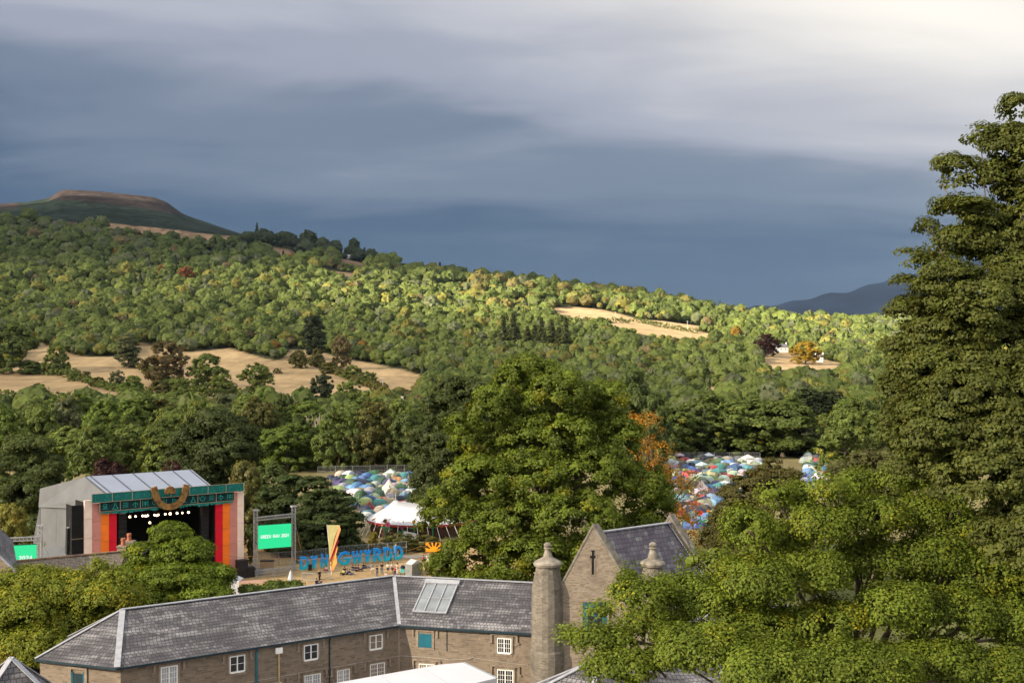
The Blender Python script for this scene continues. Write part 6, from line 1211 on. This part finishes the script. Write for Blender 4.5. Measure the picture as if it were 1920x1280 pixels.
def wires():
    m = MB(); P = [U(418, 1039, 150), U(470, 1042, 152), U(540, 1046, 158), U(600, 1046, 160), U(680, 1040, 163), U(745, 1032, 166), U(790, 1023, 168), U(812, 1016, 170)]; Q = []
    for a, b in zip(P[:-1], P[1:]):
        for t in (0, .33, .66): q = a.lerp(b, t); q.z -= .25 * math.sin(math.pi * t); Q.append(q)
    m.tube(Q + [P[-1]], .03, 5); t = tag(m.build('festoon_wire', M['orange_rope']), 'orange festoon wire strung past the screen and the letters', 'wire')
    for i, (px, py) in enumerate(((644, 1042), (742, 1030), (754, 1031))): pass
    for (px, gy, top, lab) in ((742, 1050, 1022, 'thin pale pole in the last letter D'), (756, 1012, 978, 'thin grey mast in front of the white big top')):
        b = Gd(px, gy); c = U(px, top, b.y); mb = MB(); mb.tube([b, c], [.05, .03], 6); mb.lathe(c, [(0, -.06), (.14, 0), (.14, .1), (0, .2)], 8); tag(mb.build('thin_pole', M['wire'], None, b), lab, 'pole')
    # equipment beside the stage and a parasol
    g = Gd(543, 1106); c = U(545, 1069, g.y); root = thing('parasol', 'closed white parasol among the small maple leaves', 'parasol', g); mb = MB(); mb.tube([g, c], .04, 6); mb.build('pole', M['white'], root); mb = MB(); mb.lathe(c, [(0, .1), (.18, -.3), (.42, -1.2), (.55, -2.2), (.3, -2.3)], 10); mb.build('canopy', M['pvc'], root)
    g = Gd(434, 1118); root = thing('white_gazebo', 'white canvas gazebo half hidden between the maple and the roof', 'gazebo', g); mb = MB(); o = g + Vector((0, 0, 2.2)); q = [o + Vector((x * 1.3, y * 1.3, 0)) for x, y in ((-1, -1), (1, -1), (1, 1), (-1, 1))]
    for i in range(4): mb.flat([q[i], q[(i + 1) % 4], o + up * .9])
    mb.build('canopy', M['pvc'], root); mb = MB(); mb.flat([z_(q[0], 0), z_(q[1], 0), q[1], q[0]]); mb.flat([z_(q[3], 0), z_(q[0], 0), q[0], q[3]]); mb.build('side_wall', M['pvc'], root)
    for i, (px, py, w_, h_, key, lab) in enumerate(((462, 1078, 1.5, 1.3, 'steel', 'grey equipment case beside the stage foot'), (474, 1079, 1.0, 1.0, 'mesh_panel', 'smaller grey case right of the first one'), (486, 1077, 1.2, .8, 'steel', 'low grey case under the right screen'), (500, 1066, 2.0, 1.2, 'trim', 'sand coloured slotted bench behind the right screen'))):
        g = Gd(px, py); root = thing('flight_case', lab, 'case', g); mb = MB(); mb.box(g - Vector((w_ / 2, 0, 0)), (w_, 0, 0), (0, .8, 0), (0, 0, h_ - .12)); mb.build('case_body', M[key], root); mb = MB(); mb.box(g - Vector((w_ / 2 + .02, .02, -(h_ - .11))), (w_ + .04, 0, 0), (0, .84, 0), (0, 0, .11)); mb.build('case_lid', M['speaker'], root)
    g = Gd(581, 1069); root = thing('floor_speaker', 'dark box standing between the letters D and Y', 'loudspeaker', g); mb = MB(); mb.box(g - Vector((.25, 0, 0)), (.5, 0, 0), (0, .5, 0), (0, 0, .85)); mb.build('cabinet', M['speaker'], root); g = Gd(730, 1050.5); root = thing('floor_speaker', 'low dark box at the foot of the letter D right of the R', 'loudspeaker', g); mb = MB(); mb.box(g - Vector((.3, 0, 0)), (.6, 0, 0), (0, .5, 0), (0, 0, .4)); mb.build('cabinet', M['speaker'], root)
    # paved strip behind the letters
    mb = MB(); mb.flat([Gd(640, 1060, .004), Gd(700, 1049, .004), Gd(770, 1046, .004), Gd(850, 1046, .004), Gd(850, 1040, .004), Gd(760, 1040, .004), Gd(690, 1044, .004), Gd(640, 1052, .004)]); o = mb.build('path', mat('grey_path', (.20, .185, .17), .95, .15, .6)); tag(o, 'grey path behind the blue letters', 'path', kind='structure')
    mb = MB(); mb.flat([Gd(430, 1094, .004), Gd(520, 1092, .004), Gd(520, 1086, .004), Gd(430, 1087, .004)]); o = mb.build('track_matting', mat('pink_matting', (.40, .24, .18), .95, .15, .6)); tag(o, 'pinkish matting strip beside the stage', 'path', kind='structure')
wires()

# far houses and poles on the hill
def far_house(label, px, base, w_, d_, h_, rise, rot, wall, roof, chim=True, D=None, z=None):
    g = ground_hit(px, base) if D is None else Vector(((px - CX) / F * D, D, float(ground_z((px - CX) / F * D, D)[0]) if z is None else z)); root = thing('farmhouse', label, 'house', g); c, s = math.cos(rot), math.sin(rot); ux = Vector((c, s, 0)); uy = Vector((-s, c, 0)); a = g - ux * w_ / 2 - uy * d_ / 2; m = MB(); q = [a, a + ux * w_, a + ux * w_ + uy * d_, a + uy * d_]; o = up * h_
    for i in range(4): m.flat([q[i] - up * 2, q[(i + 1) % 4] - up * 2, q[(i + 1) % 4] + o, q[i] + o])
    r1, r2 = (q[0] + q[3]) / 2 + o + up * rise, (q[1] + q[2]) / 2 + o + up * rise; m.flat([q[1] + o, q[2] + o, r2]); m.flat([q[3] + o, q[0] + o, r1]); m.build('wall', wall, root); m = MB(); e = up * .05; m.flat([q[0] + o - uy * .4 - up * .25, q[1] + o - uy * .4 - up * .25, r2 + e, r1 + e]); m.flat([q[2] + o + uy * .4 - up * .25, q[3] + o + uy * .4 - up * .25, r1 + e, r2 + e]); ro = m.build('roof', roof, root)
    if chim:
        for p in (r1.lerp(r2, .06), r1.lerp(r2, .94)): m = MB(); m.box(p - Vector((.6, .5, .6)), (1.2, 0, 0), (0, 1., 0), (0, 0, 2.4)); m.build('chimney', wall, ro)
    for k in range(3):
        p = q[0] + ux * (w_ * (.2 + .3 * k) - .5) - uy * .03 + up * (h_ * .45); m = MB(); m.box(p, ux * 1.0, uy * .02, up * 1.2); m.build('window', M['glass'], root)
WW = mat('whitewash', (.72, .72, .70), .8, .06, .5); GS = mat('grey_barn', (.24, .24, .25), .8, .2, .4); ST_ = mat('far_stone', (.36, .31, .26), .9, .2, .5); SLT = mat('far_slate', (.12, .12, .13), .7, .2, .5); TIN = mat('pale_tin', (.42, .44, .46), .6, .1, .4)
far_house('old grey roofed barn among the trees at the left edge', 52, 0, 15, 7, 3.0, 3.2, R_(-12), ST_, TIN, False, D=520); far_house('pale stone house with chimneys behind the tallest tree', 772, 0, 11, 7, 5.5, 3.2, R_(20), mat('pale_stone', (.50, .45, .40), .9), SLT, True, D=560)
far_house('white farmhouse between the red beech and the yellow tree', 1462, 660, 17, 8, 5.5, 3.5, R_(10), WW, SLT); far_house('small white house right of the yellow tree', 1536, 678, 8, 6, 4.5, 3, R_(-20), WW, SLT); far_house('tiny white bungalow in the sunlit wood at the right', 1597, 676, 10, 6, 3, 2.5, R_(5), WW, TIN, False); far_house('long pale barn just below the dark ridge', 648, 484, 26, 9, 4, 3, R_(8), TIN, TIN, False)
for (px, base, top, lab) in ((597, 578, 562, 'wooden pole in the sunlit wood'), (976, 555, 535, 'pole on the sunlit ridge'), (1154, 602, 584, 'pole in the upper sunlit field'), (1289, 618, 601, 'pole at the right end of the upper sunlit field'), (718, 735, 706, 'pale pole by the narrow field'), (103, 428, 416, 'pole at the top of the left wood'), (1052, 562, 545, 'twin pole beside the pointed conifer')):
    g = ground_hit(px, base); t = U(px, top, g.y); m = MB(); m.tube([g - up, t], [.32, .24], 6); m.bar(t - up * 1.0 - Vector((1.6, 0, 0)), t - up * 1.0 + Vector((1.6, 0, 0)), .25); tag(m.build('utility_pole', mat('weathered_pole', (.5, .46, .40), .9), None, g), lab, 'pole')
for (px, base, w_, lab) in ((463, 744, 1, 'white trough at the edge of the field under the lone tree'),):
    g = ground_hit(px, base); m = MB(); m.lathe(g, [(1.0, 0), (1.1, 1.4), (.6, 1.9), (0, 2.0)], 10); tag(m.build('water_tank', WW, None, g), lab, 'tank')
# ------------------------------------------------------------------ tents
TENT = {}
def tent_mat(): return mat('tent_fabric', (1, 1, 1), .6, .06, 1.2, objcol='tint')
M['fly'] = tent_mat(); M['tdoor'] = mat('tent_door', (.10, .10, .11), .8, .5, .6, col2=(.30, .30, .31))
def tint_faces(me, cols):
    a = me.attributes.new('tint', 'FLOAT_COLOR', 'FACE'); a.data.foreach_set('color', np.array([(*c, 1) for c in cols], np.float32).ravel())
def tent_protos():
    def mk(kind, mbf, cols, door):
        f = mbf.build('fly', M['fly']); tint_faces(f.data, cols); d = door.build('door', M['tdoor']) if door else None; TENT.setdefault(kind, []).append((f.data, d.data if d else None))
        for o in (f, d):
            if o: bpy.data.objects.remove(o)
    for v in range(3):   # domes: panels between crossed poles
        m = MB(); cols = []; n = 16; rows = 6; w_, dp, h = 1.75, 1.55, 1.35 + .12 * v
        P = lambda k, r: Vector((w_ * math.cos(6.2832 * k / n) * math.cos(r / rows * 1.57) ** .75 * (1 + .06 * math.cos(4 * 6.2832 * k / n)), dp * math.sin(6.2832 * k / n) * math.cos(r / rows * 1.57) ** .75 * (1 + .06 * math.cos(4 * 6.2832 * k / n)), h * math.sin(r / rows * 1.57) ** .9))
        for k in range(n):
            for r in range(rows):
                a, b, c, d = P(k, r), P(k + 1, r), P(k + 1, r + 1), P(k, r + 1); m.face([a, b, c, d] if r < rows - 1 else [a, b, c]); q = (k + 2) // 4 % 2; t = {0: (1, 1, 1), 1: (.62, .65, .72)}[q] if v == 0 else ((1, 1, 1) if r < 4 else (1.5, 1.45, 1.3)) if v == 1 else ((1, 1, 1) if k % 8 < 6 else (.35, .35, .38)); cols.append(t)
        d = MB(); d.prism([Vector((x, -dp * (1.0 - .28 * z), z * h)) for x, z in ((-.55, .02), (.55, .02), (.42, .45), (0, .66), (-.42, .45))], (0, -.06, 0)); mk('dome', m, cols, d)
    for v in range(3):   # tunnel tents
        m = MB(); cols = []; L = [(-2.0, .55), (-1.75, 1.0), (-.6, 1.08), (.7, 1.0), (1.9, .72), (2.4, .3)]; n = 9; w_, h = 1.35, 1.65
        Q = lambda i, k: Vector((w_ * L[i][1] * math.cos(math.pi * k / n), L[i][0], h * L[i][1] * max(0, math.sin(math.pi * k / n)) ** .8))
        for i in range(5):
            for k in range(n): m.face([Q(i, k), Q(i, k + 1), Q(i + 1, k + 1), Q(i + 1, k)]); cols.append((1, 1, 1) if (i + v) % 2 else (.78, .78, .8) if v < 2 else (1.6, 1.55, 1.45))
        m.face([Q(0, k) for k in range(n + 1)]); cols.append((.75, .75, .78)); d = MB(); d.prism([Q(0, k) * .8 + Vector((0, -.45, 0)) for k in range(n + 1)], (0, -.05, 0)); mk('tunnel', m, cols, d)
    m = MB(); cols = []; n = 16   # bell tent
    for k in range(n):
        a, b = 6.2832 * k / n, 6.2832 * (k + 1) / n; e = lambda t, r, z: Vector((r * math.cos(t), r * math.sin(t), z)); m.face([e(a, 2.0, 0), e(b, 2.0, 0), e(b, 1.98, .55), e(a, 1.98, .55)]); m.face([e(a, 2.05, .52), e(b, 2.05, .52), e(b, .9, 1.45), e(a, .9, 1.45)]); m.face([e(a, .9, 1.45), e(b, .9, 1.45), e(0, 0, 2.6)]); cols += [(.8, .8, .8), (1, 1, 1), (1, 1, 1)]
    d = MB(); d.prism([Vector((-.45, -1.95, .05)), Vector((.45, -1.95, .05)), Vector((.05, -1.25, 1.4)), Vector((-.05, -1.25, 1.4))], (0, -.08, .04)); mk('bell', m, cols, d)
    m = MB(); cols = []   # ridge tent
    A = [Vector((x, y, z)) for x, y, z in ((-1.3, -1.6, 0), (1.3, -1.6, 0), (0, -1.35, 1.45), (-1.3, 1.6, 0), (1.3, 1.6, 0), (0, 1.35, 1.35))]
    for f, c in (((0, 1, 2), .7), ((4, 3, 5), .7), ((1, 4, 5, 2), 1), ((3, 0, 2, 5), 1)): m.face([A[i] for i in f]); cols.append((c,) * 3)
    d = MB(); d.prism([Vector((-.5, -1.58, .02)), Vector((.5, -1.58, .02)), Vector((0, -1.40, 1.1))], (0, -.06, 0)); mk('ridge', m, cols, d)
    m = MB(); cols = []; q = [Vector((x, y, 2.0)) for x, y in ((-1.5, -1.5), (1.5, -1.5), (1.5, 1.5), (-1.5, 1.5))]   # gazebo
    for i in range(4): a, b = q[i], q[(i + 1) % 4]; m.face([a, b, Vector((0, 0, 2.9))]); m.face([a - up * .3, b - up * .3, b, a]); cols += [(1, 1, 1), (.9, .9, .9)]
    d = MB()
    for p in q: d.bar(z_(p, 0) * .97, p * .97, .06)
    mk('gazebo', m, cols, d)
tent_protos()
TCOL = {'white': (.50, .51, .54), 'pale grey': (.32, .34, .38), 'dark grey': (.09, .10, .12), 'navy': (.018, .030, .075), 'royal blue': (.02, .075, .30), 'sky blue': (.10, .27, .48), 'bright blue': (.015, .17, .46), 'lime green': (.22, .33, .08), 'olive green': (.15, .16, .06), 'dark green': (.03, .10, .05), 'pale green': (.27, .37, .24), 'khaki': (.27, .24, .14), 'orange': (.62, .20, .03), 'red': (.42, .02, .03), 'cream': (.58, .50, .38), 'purple': (.06, .045, .16), 'teal': (.02, .20, .24), 'mauve': (.27, .21, .23)}
TW = {'white': 8, 'pale grey': 15, 'dark grey': 7, 'navy': 9, 'royal blue': 8, 'sky blue': 7, 'bright blue': 6, 'lime green': 10, 'olive green': 9, 'dark green': 7, 'pale green': 8, 'khaki': 5, 'orange': 2, 'red': 3, 'cream': 5, 'purple': 3, 'teal': 4, 'mauve': 3}
def build_tents():
    rng = np.random.default_rng(2024); regs = [('left field', 612, 782, 205, 292), ('right field', 1236, 1428, 206, 336), ('narrow strip', 1500, 1556, 262, 344)]; T = []
    for (reg, p0, p1, d0, d1) in regs:
        D = d1; row = 0
        while D > d0:
            stp = 2.9 + .2 * rng.random(); x0 = (p0 - CX) / F * D; x1 = (p1 - CX) / F * D; n = int((x1 - x0) / stp)
            for k in range(n + 1):
                x = x0 + (k + .5 * (row % 2)) * stp + rng.uniform(-.5, .5); y = D + rng.uniform(-1.2, 1.2); px = CX + x / y * F; py = HZ + H / y * F
                if reg == 'left field' and (px < np.interp(py, [890, 930, 985], [615, 640, 685]) or math.hypot((x - U(790, 1000, 203).x) / 10.6, (y - 203) / 10.) < 1.05): continue
                if reg == 'right field' and (px > np.interp(py, [862, 885, 950, 1010], [1440, 1420, 1375, 1335]) or px < np.interp(py, [862, 880, 960], [1240, 1262, 1268])): continue
                if reg == 'narrow strip' and not 1506 < px < 1550: continue
                if reg == 'left field' and px > np.interp(py, [885, 930, 985], [778, 772, 772]): continue
                T.append([reg, row, k, x, y])
            D -= 4.8 + .25 * rng.random(); row += 1
    names = list(TCOL); wts = np.array([TW[n] for n in names], float); wts /= wts.sum(); kinds = ['dome', 'tunnel', 'bell', 'ridge', 'gazebo']; kw = [.53, .31, .04, .08, .04]
    def pick():
        k = kinds[rng.choice(5, p=kw)]; c = names[rng.choice(len(names), p=wts)]
        if k == 'bell': c = rng.choice(['cream', 'white', 'khaki'])
        if k == 'gazebo': c = rng.choice(['white', 'white', 'sky blue', 'pale grey', 'dark green', 'royal blue', 'teal'])
        return k, str(c)
    A = [pick() for _ in T]; idx = {(t[0], t[1], t[2]): i for i, t in enumerate(T)}; used = set()
    word = lambda i: A[i][1] + ' ' + A[i][0]
    def label(i):
        r, row, k = T[i][:3]; l, q, f = idx.get((r, row, k - 1)), idx.get((r, row, k + 1)), idx.get((r, row + 1, k)); b = idx.get((r, row - 1, k)); where = 'left tent field' if r == 'left field' else 'right tent field' if r == 'right field' else 'narrow far tent strip'
        s = f'{word(i)} tent'
        if l is not None and q is not None: s += f' between a {word(l)} and a {word(q)}'
        elif q is not None: s += f' left of a {word(q)}'
        elif l is not None: s += f' right of a {word(l)}'
        if f is not None and len(s.split()) < 12: s += f', behind a {word(f)}'
        elif b is not None and len(s.split()) < 11: s += f', before a {word(b)}'
        if len(s.split()) <= 12: s += f', {where}'
        return s if len(s.split()) <= 16 else ' '.join(s.split()[:16])
    for it in range(40):
        labs = [label(i) for i in range(len(T))]; seen = set(); dup = []
        for i, s in enumerate(labs):
            if s in seen: dup.append(i)
            seen.add(s)
        if not dup: break
        for i in dup: A[i] = pick()
    for i, (t, (k, c)) in enumerate(zip(T, A)):
        me, dm = TENT[k][rng.integers(len(TENT[k]))]; r = thing('gazebo' if k == 'gazebo' else k + '_tent', labs[i], 'gazebo' if k == 'gazebo' else 'tent', (t[3], t[4], 0), {'left field': 'tents pitched in the left field', 'right field': 'tents pitched in the right field', 'narrow strip': 'tents in the narrow far strip'}[t[0]], rng.normal() * .9 + (math.pi * .5 if k == 'tunnel' and rng.random() < .5 else 0)); s = rng.uniform(.68, 1.05); r.scale = (s, s, s * rng.uniform(.95, 1.15))
        o = bpy.data.objects.new('canopy' if k == 'gazebo' else 'flysheet', me); COL.objects.link(o); o.parent = r; g_ = sum(TCOL[c]) / 3; o.color = (*[min(.8, (x * .68 + g_ * .32) * rng.uniform(.85, 1.1)) for x in TCOL[c]], 1)
        d = bpy.data.objects.new('legs_frame' if k == 'gazebo' else 'door', dm); COL.objects.link(d); d.parent = r
    print('tents', len(T), 'dup', len(dup))
    assert len(T) < 300, len(T)
build_tents()

# ------------------------------------------------------------------ people
SKIN = mat('skin', (.42, .24, .17), .6, .05, 4); HAIR = {k: mat(k + '_hair', c, .7) for k, c in (('dark', (.02, .014, .01)), ('brown', (.07, .04, .02)), ('blonde', (.36, .24, .10)), ('ginger', (.25, .09, .03)))}
CL = {}
def cloth_m(name, c):
    if name not in CL: CL[name] = mat(name + '_clothing', c, .85, .12, 6)
    return CL[name]
PAL = {'white': (.66, .65, .63), 'black': (.012, .012, .014), 'navy': (.015, .022, .06), 'denim': (.06, .10, .17), 'grey': (.22, .24, .30), 'red': (.40, .03, .04), 'pink': (.60, .34, .33), 'lime': (.30, .40, .05), 'teal': (.06, .35, .34), 'lilac': (.35, .25, .42)}
def skin_obj(name, V, E, Rr, m, parent, sub=1):
    me = bpy.data.meshes.new(name); me.from_pydata(V, E, []); me.update(); o = bpy.data.objects.new(name, me); COL.objects.link(o); o.parent = parent; md = o.modifiers.new('skin', 'SKIN')
    if not me.skin_vertices: me.skin_vertices.new()
    for i, r in enumerate(Rr): me.skin_vertices[0].data[i].radius = (r[0], r[1]) if isinstance(r, tuple) else (r, r)
    me.skin_vertices[0].data[0].use_root = True; md.use_smooth_shade = True
    if sub: s = o.modifiers.new('subdivision', 'SUBSURF'); s.levels = sub; s.render_levels = sub
    me.materials.append(m); return o
def person(px, gy, label, top, bottom, hair, pose='stand', face=0.0, height=1.72, lean=0.0, shorts=False, arms='down', longhair=False):
    g = Gd(px, gy); root = thing('person', label, 'person', g, None, face); k = height / 1.72
    if pose == 'stand': J = {'pel': (0, 0, .93), 'spi': (0, 0, 1.12), 'che': (0, 0, 1.34), 'nec': (0, .01, 1.47), 'hea': (0, -.01, 1.585), 'cro': (0, .0, 1.66), 'hl': (-.10, 0, .88), 'kl': (-.12, -.03, .48), 'al': (-.13, .02, .09), 'tl': (-.14, -.14, .04), 'hr': (.10, 0, .88), 'kr': (.12, -.02, .48), 'ar': (.14, .03, .09), 'tr': (.16, -.13, .04)}
    elif pose == 'walk': J = {'pel': (0, 0, .91), 'spi': (0, -.01, 1.11), 'che': (0, -.03, 1.33), 'nec': (0, -.03, 1.46), 'hea': (0, -.06, 1.575), 'cro': (0, -.05, 1.65), 'hl': (-.10, 0, .87), 'kl': (-.11, -.20, .50), 'al': (-.11, -.30, .10), 'tl': (-.11, -.45, .06), 'hr': (.10, 0, .87), 'kr': (.11, .08, .48), 'ar': (.11, .34, .14), 'tr': (.11, .26, .05)}
    else: J = {'pel': (0, 0, .13), 'spi': (0, .03, .32), 'che': (0, .0, .54), 'nec': (0, -.03, .67), 'hea': (0, -.06, .785), 'cro': (0, -.05, .86), 'hl': (-.10, -.04, .13), 'kl': (-.16, -.42, .42), 'al': (-.15, -.70, .09), 'tl': (-.15, -.84, .05), 'hr': (.10, -.04, .13), 'kr': (.17, -.44, .34), 'ar': (.14, -.82, .08), 'tr': (.14, -.95, .06)}
    c = J['che']; fw = {'down': ((-.02, .0, -.28), (-.0, -.06, -.26)), 'bent': ((-.04, -.02, -.27), (.10, -.22, .02)), 'lap': ((-.04, -.10, -.24), (.06, -.20, -.06))}[arms]
    for s, n in ((-1, 'l'), (1, 'r')):
        sh = (s * .175, c[1], c[2] + .05); el = (sh[0] - s * fw[0][0], sh[1] + fw[0][1], sh[2] + fw[0][2]); ha = (el[0] - s * fw[1][0], el[1] + fw[1][1], el[2] + fw[1][2]); J['s' + n], J['e' + n], J['w' + n] = sh, el, ha; J['f' + n] = (ha[0], ha[1] - .05, ha[2] - .08 if arms == 'down' else ha[2])
    names = list(J); ix = {n: i for i, n in enumerate(names)}; V = [tuple(x * k for x in J[n]) for n in names]
    E = [('pel', 'spi'), ('spi', 'che'), ('che', 'nec'), ('nec', 'hea'), ('hea', 'cro'), ('pel', 'hl'), ('hl', 'kl'), ('kl', 'al'), ('al', 'tl'), ('pel', 'hr'), ('hr', 'kr'), ('kr', 'ar'), ('ar', 'tr'), ('che', 'sl'), ('sl', 'el'), ('el', 'wl'), ('wl', 'fl'), ('che', 'sr'), ('sr', 'er'), ('er', 'wr'), ('wr', 'fr')]
    Rd_ = {'pel': (.15, .11), 'spi': (.13, .095), 'che': (.155, .105), 'nec': .055, 'hea': (.08, .10), 'cro': (.06, .075), 'hl': .085, 'kl': .06, 'al': .042, 'tl': .035, 'hr': .085, 'kr': .06, 'ar': .042, 'tr': .035, 'sl': .058, 'el': .043, 'wl': .032, 'fl': .036, 'sr': .058, 'er': .043, 'wr': .032, 'fr': .036}
    mul = lambda r, a, p=0: tuple((x + p) * a for x in r) if isinstance(r, tuple) else (r + p) * a
    skin_obj('body', V, [(ix[a], ix[b]) for a, b in E], [mul(Rd_[n], k) for n in names], SKIN, root)
    def garment(nm, ns, es, m, pad):
        i2 = {n: i for i, n in enumerate(ns)}; skin_obj(nm, [tuple(x * k for x in J[n]) for n in ns], [(i2[a], i2[b]) for a, b in es], [mul(Rd_[n], k, pad) for n in ns], m, root)
    J['nk'] = tuple(np.array(J['che']) * .55 + np.array(J['nec']) * .45); Rd_['nk'] = (.10, .085); garment('shirt', ['spi', 'pel', 'che', 'nk', 'sl', 'el', 'sr', 'er'], [('pel', 'spi'), ('spi', 'che'), ('che', 'nk'), ('che', 'sl'), ('sl', 'el'), ('che', 'sr'), ('sr', 'er')], cloth_m(top, PAL[top]), .014)
    if shorts:
        for n in 'lr': J['m' + n] = tuple(np.array(J['h' + n]) * .25 + np.array(J['k' + n]) * .75); Rd_['m' + n] = .075
        garment('shorts', ['pel', 'hl', 'ml', 'hr', 'mr'], [('pel', 'hl'), ('hl', 'ml'), ('pel', 'hr'), ('hr', 'mr')], cloth_m(bottom, PAL[bottom]), .018)
    else: garment('trousers', ['pel', 'hl', 'kl', 'al', 'hr', 'kr', 'ar'], [('pel', 'hl'), ('hl', 'kl'), ('kl', 'al'), ('pel', 'hr'), ('hr', 'kr'), ('kr', 'ar')], cloth_m(bottom, PAL[bottom]), .017)
    h = MB(); o = Vector(J['hea']) * k + Vector((0, .018, .03)) * k; h.lathe(o, [(.105 * k, -.03 * k), (.112 * k, .03 * k), (.095 * k, .09 * k), (.05 * k, .125 * k), (0, .135 * k)], 12)
    if longhair: h.tube([o + Vector((0, .06, 0)), o + Vector((0, .10, -.12)), o + Vector((0, .10, -.30)) * k], [.09, .10, .05], 8)
    ho = h.build('hair', HAIR[hair], None, (0, 0, 0), smooth=True); ho.parent = root
    nz = MB(); q = Vector(J['hea']) * k + Vector((0, -.10, -.01)) * k; nz.lathe(q, [(0, -.03), (.018, -.015), (.01, .03), (0, .04)], 6); nz.build('nose', SKIN, None, (0, 0, 0)).parent = root
    return root
PP = [(697.8, 1076.5, 'person in grey top and white shorts standing left of the dark dressed pair', 'grey', 'white', 'brown', 'stand', .3, 1.72, True, 'bent'), (716, 1076, 'person in black top and jeans with legs apart in the middle of the field', 'black', 'denim', 'brown', 'stand', -.2, 1.76, False, 'down'), (707, 1080.5, 'person in dark clothes standing nearest the roof ridge', 'black', 'denim', 'dark', 'stand', 2.6, 1.6, False, 'down'),
 (727.5, 1076.5, 'person in white top and dark shorts with hands together', 'white', 'navy', 'dark', 'stand', .2, 1.75, True, 'bent'), (735.5, 1076, 'person in white shirt with a red bag near the pink dressed one', 'white', 'denim', 'ginger', 'stand', .9, 1.75, True, 'bent'), (744.5, 1076.5, 'person in pale pink outfit right of the white tops', 'pink', 'white', 'brown', 'stand', -.9, 1.72, False, 'bent'), (740.5, 1080, 'person in red top and dark trousers standing in front of the group', 'red', 'navy', 'dark', 'stand', 2.9, 1.45, False, 'down'),
 (598.6, 1090.5, 'blonde person in black walking past the grey barrier', 'black', 'black', 'blonde', 'walk', .8, 1.75, False, 'down'), (593.5, 1096, 'person in navy bending beside the walking blonde one', 'navy', 'navy', 'dark', 'sit', .4, 1.75, False, 'lap'), (602, 1096.5, 'person in dark navy just above the roof ridge below the walker', 'navy', 'black', 'brown', 'sit', -.7, 1.7, False, 'lap'),
 (646, 1073, 'seated person in dark top at the back of the left group', 'black', 'navy', 'dark', 'sit', .5, 1.7, False, 'lap'), (644, 1077, 'seated person in lime green at the front of the left group', 'lime', 'black', 'dark', 'sit', -.4, 1.7, False, 'lap'), (650.5, 1076.5, 'seated person in lilac in the left group', 'lilac', 'navy', 'brown', 'sit', .9, 1.7, False, 'lap'), (655, 1077.5, 'seated person in white shoes right of the lilac one', 'black', 'denim', 'dark', 'sit', 1.2, 1.65, False, 'lap'),
 (661, 1069, 'seated person in navy leaning at the left of the middle group', 'navy', 'denim', 'brown', 'sit', .8, 1.7, False, 'lap'), (666.5, 1070, 'seated person with bare legs in the middle group', 'black', 'black', 'brown', 'sit', 1.0, 1.72, True, 'lap'), (671, 1070, 'seated person in dark blue at the right of the middle group', 'navy', 'navy', 'dark', 'sit', 1.3, 1.7, False, 'lap'),
 (680.5, 1065.5, 'seated person in navy at the left of the far pair', 'navy', 'navy', 'dark', 'sit', .9, 1.7, False, 'lap'), (684.5, 1065.5, 'seated person with legs stretched to the right in the far pair', 'black', 'denim', 'brown', 'sit', 1.5, 1.7, False, 'lap'), (612.5, 1070.5, 'person in white and red leaning on the barrier left of the flag pole', 'white', 'red', 'brown', 'sit', -.3, 1.7, False, 'lap'), (723.5, 1080.5, 'small seated person in white at the feet of the standing group', 'white', 'pink', 'brown', 'sit', .2, 1.3, False, 'lap'),
 (793.5, 1051, 'person in red sitting by the stall counter', 'red', 'navy', 'dark', 'sit', 1.1, 1.7, False, 'lap')]
for (px, gy, lab, tp, bt, hr, ps, fc, hh, sh, ar) in PP: person(px, gy, lab, tp, bt, hr, ps, fc, hh, 0, sh, ar, hr in ('blonde', 'brown') and ps != 'sit')
def pushchair():
    g = Gd(755, 1076.5); root = thing('pushchair', 'teal pushchair with dark hood right of the standing people', 'pushchair', g); m = MB(); m.prism([g + Vector((-.28, -.3, .35)), g + Vector((.28, -.3, .35)), g + Vector((.28, .25, 1.05)), g + Vector((-.28, .25, 1.05))], (0, .12, .1)); m.build('seat', cloth_m('teal', PAL['teal']), root); m = MB(); m.lathe(g + Vector((0, .15, .95)), [(.34, 0), (.32, .18), (.2, .34), (0, .4)], 10); m.build('hood', cloth_m('navy', PAL['navy']), root); m = MB(); m.bar(g + Vector((-.28, -.35, .1)), g + Vector((-.28, .5, 1.05)), .04); m.bar(g + Vector((.28, -.35, .1)), g + Vector((.28, .5, 1.05)), .04); m.bar(g + Vector((-.28, .5, 1.05)), g + Vector((.28, .5, 1.05)), .05); m.build('frame', M['steel'], root)
    for x in (-.3, .3):
        for y in (-.35, .3): m = MB(); m.tube([g + Vector((x - .03, y, .12)), g + Vector((x + .03, y, .12))], .12, 10); m.build('wheel', M['speaker'], root)
pushchair()
build_haze()
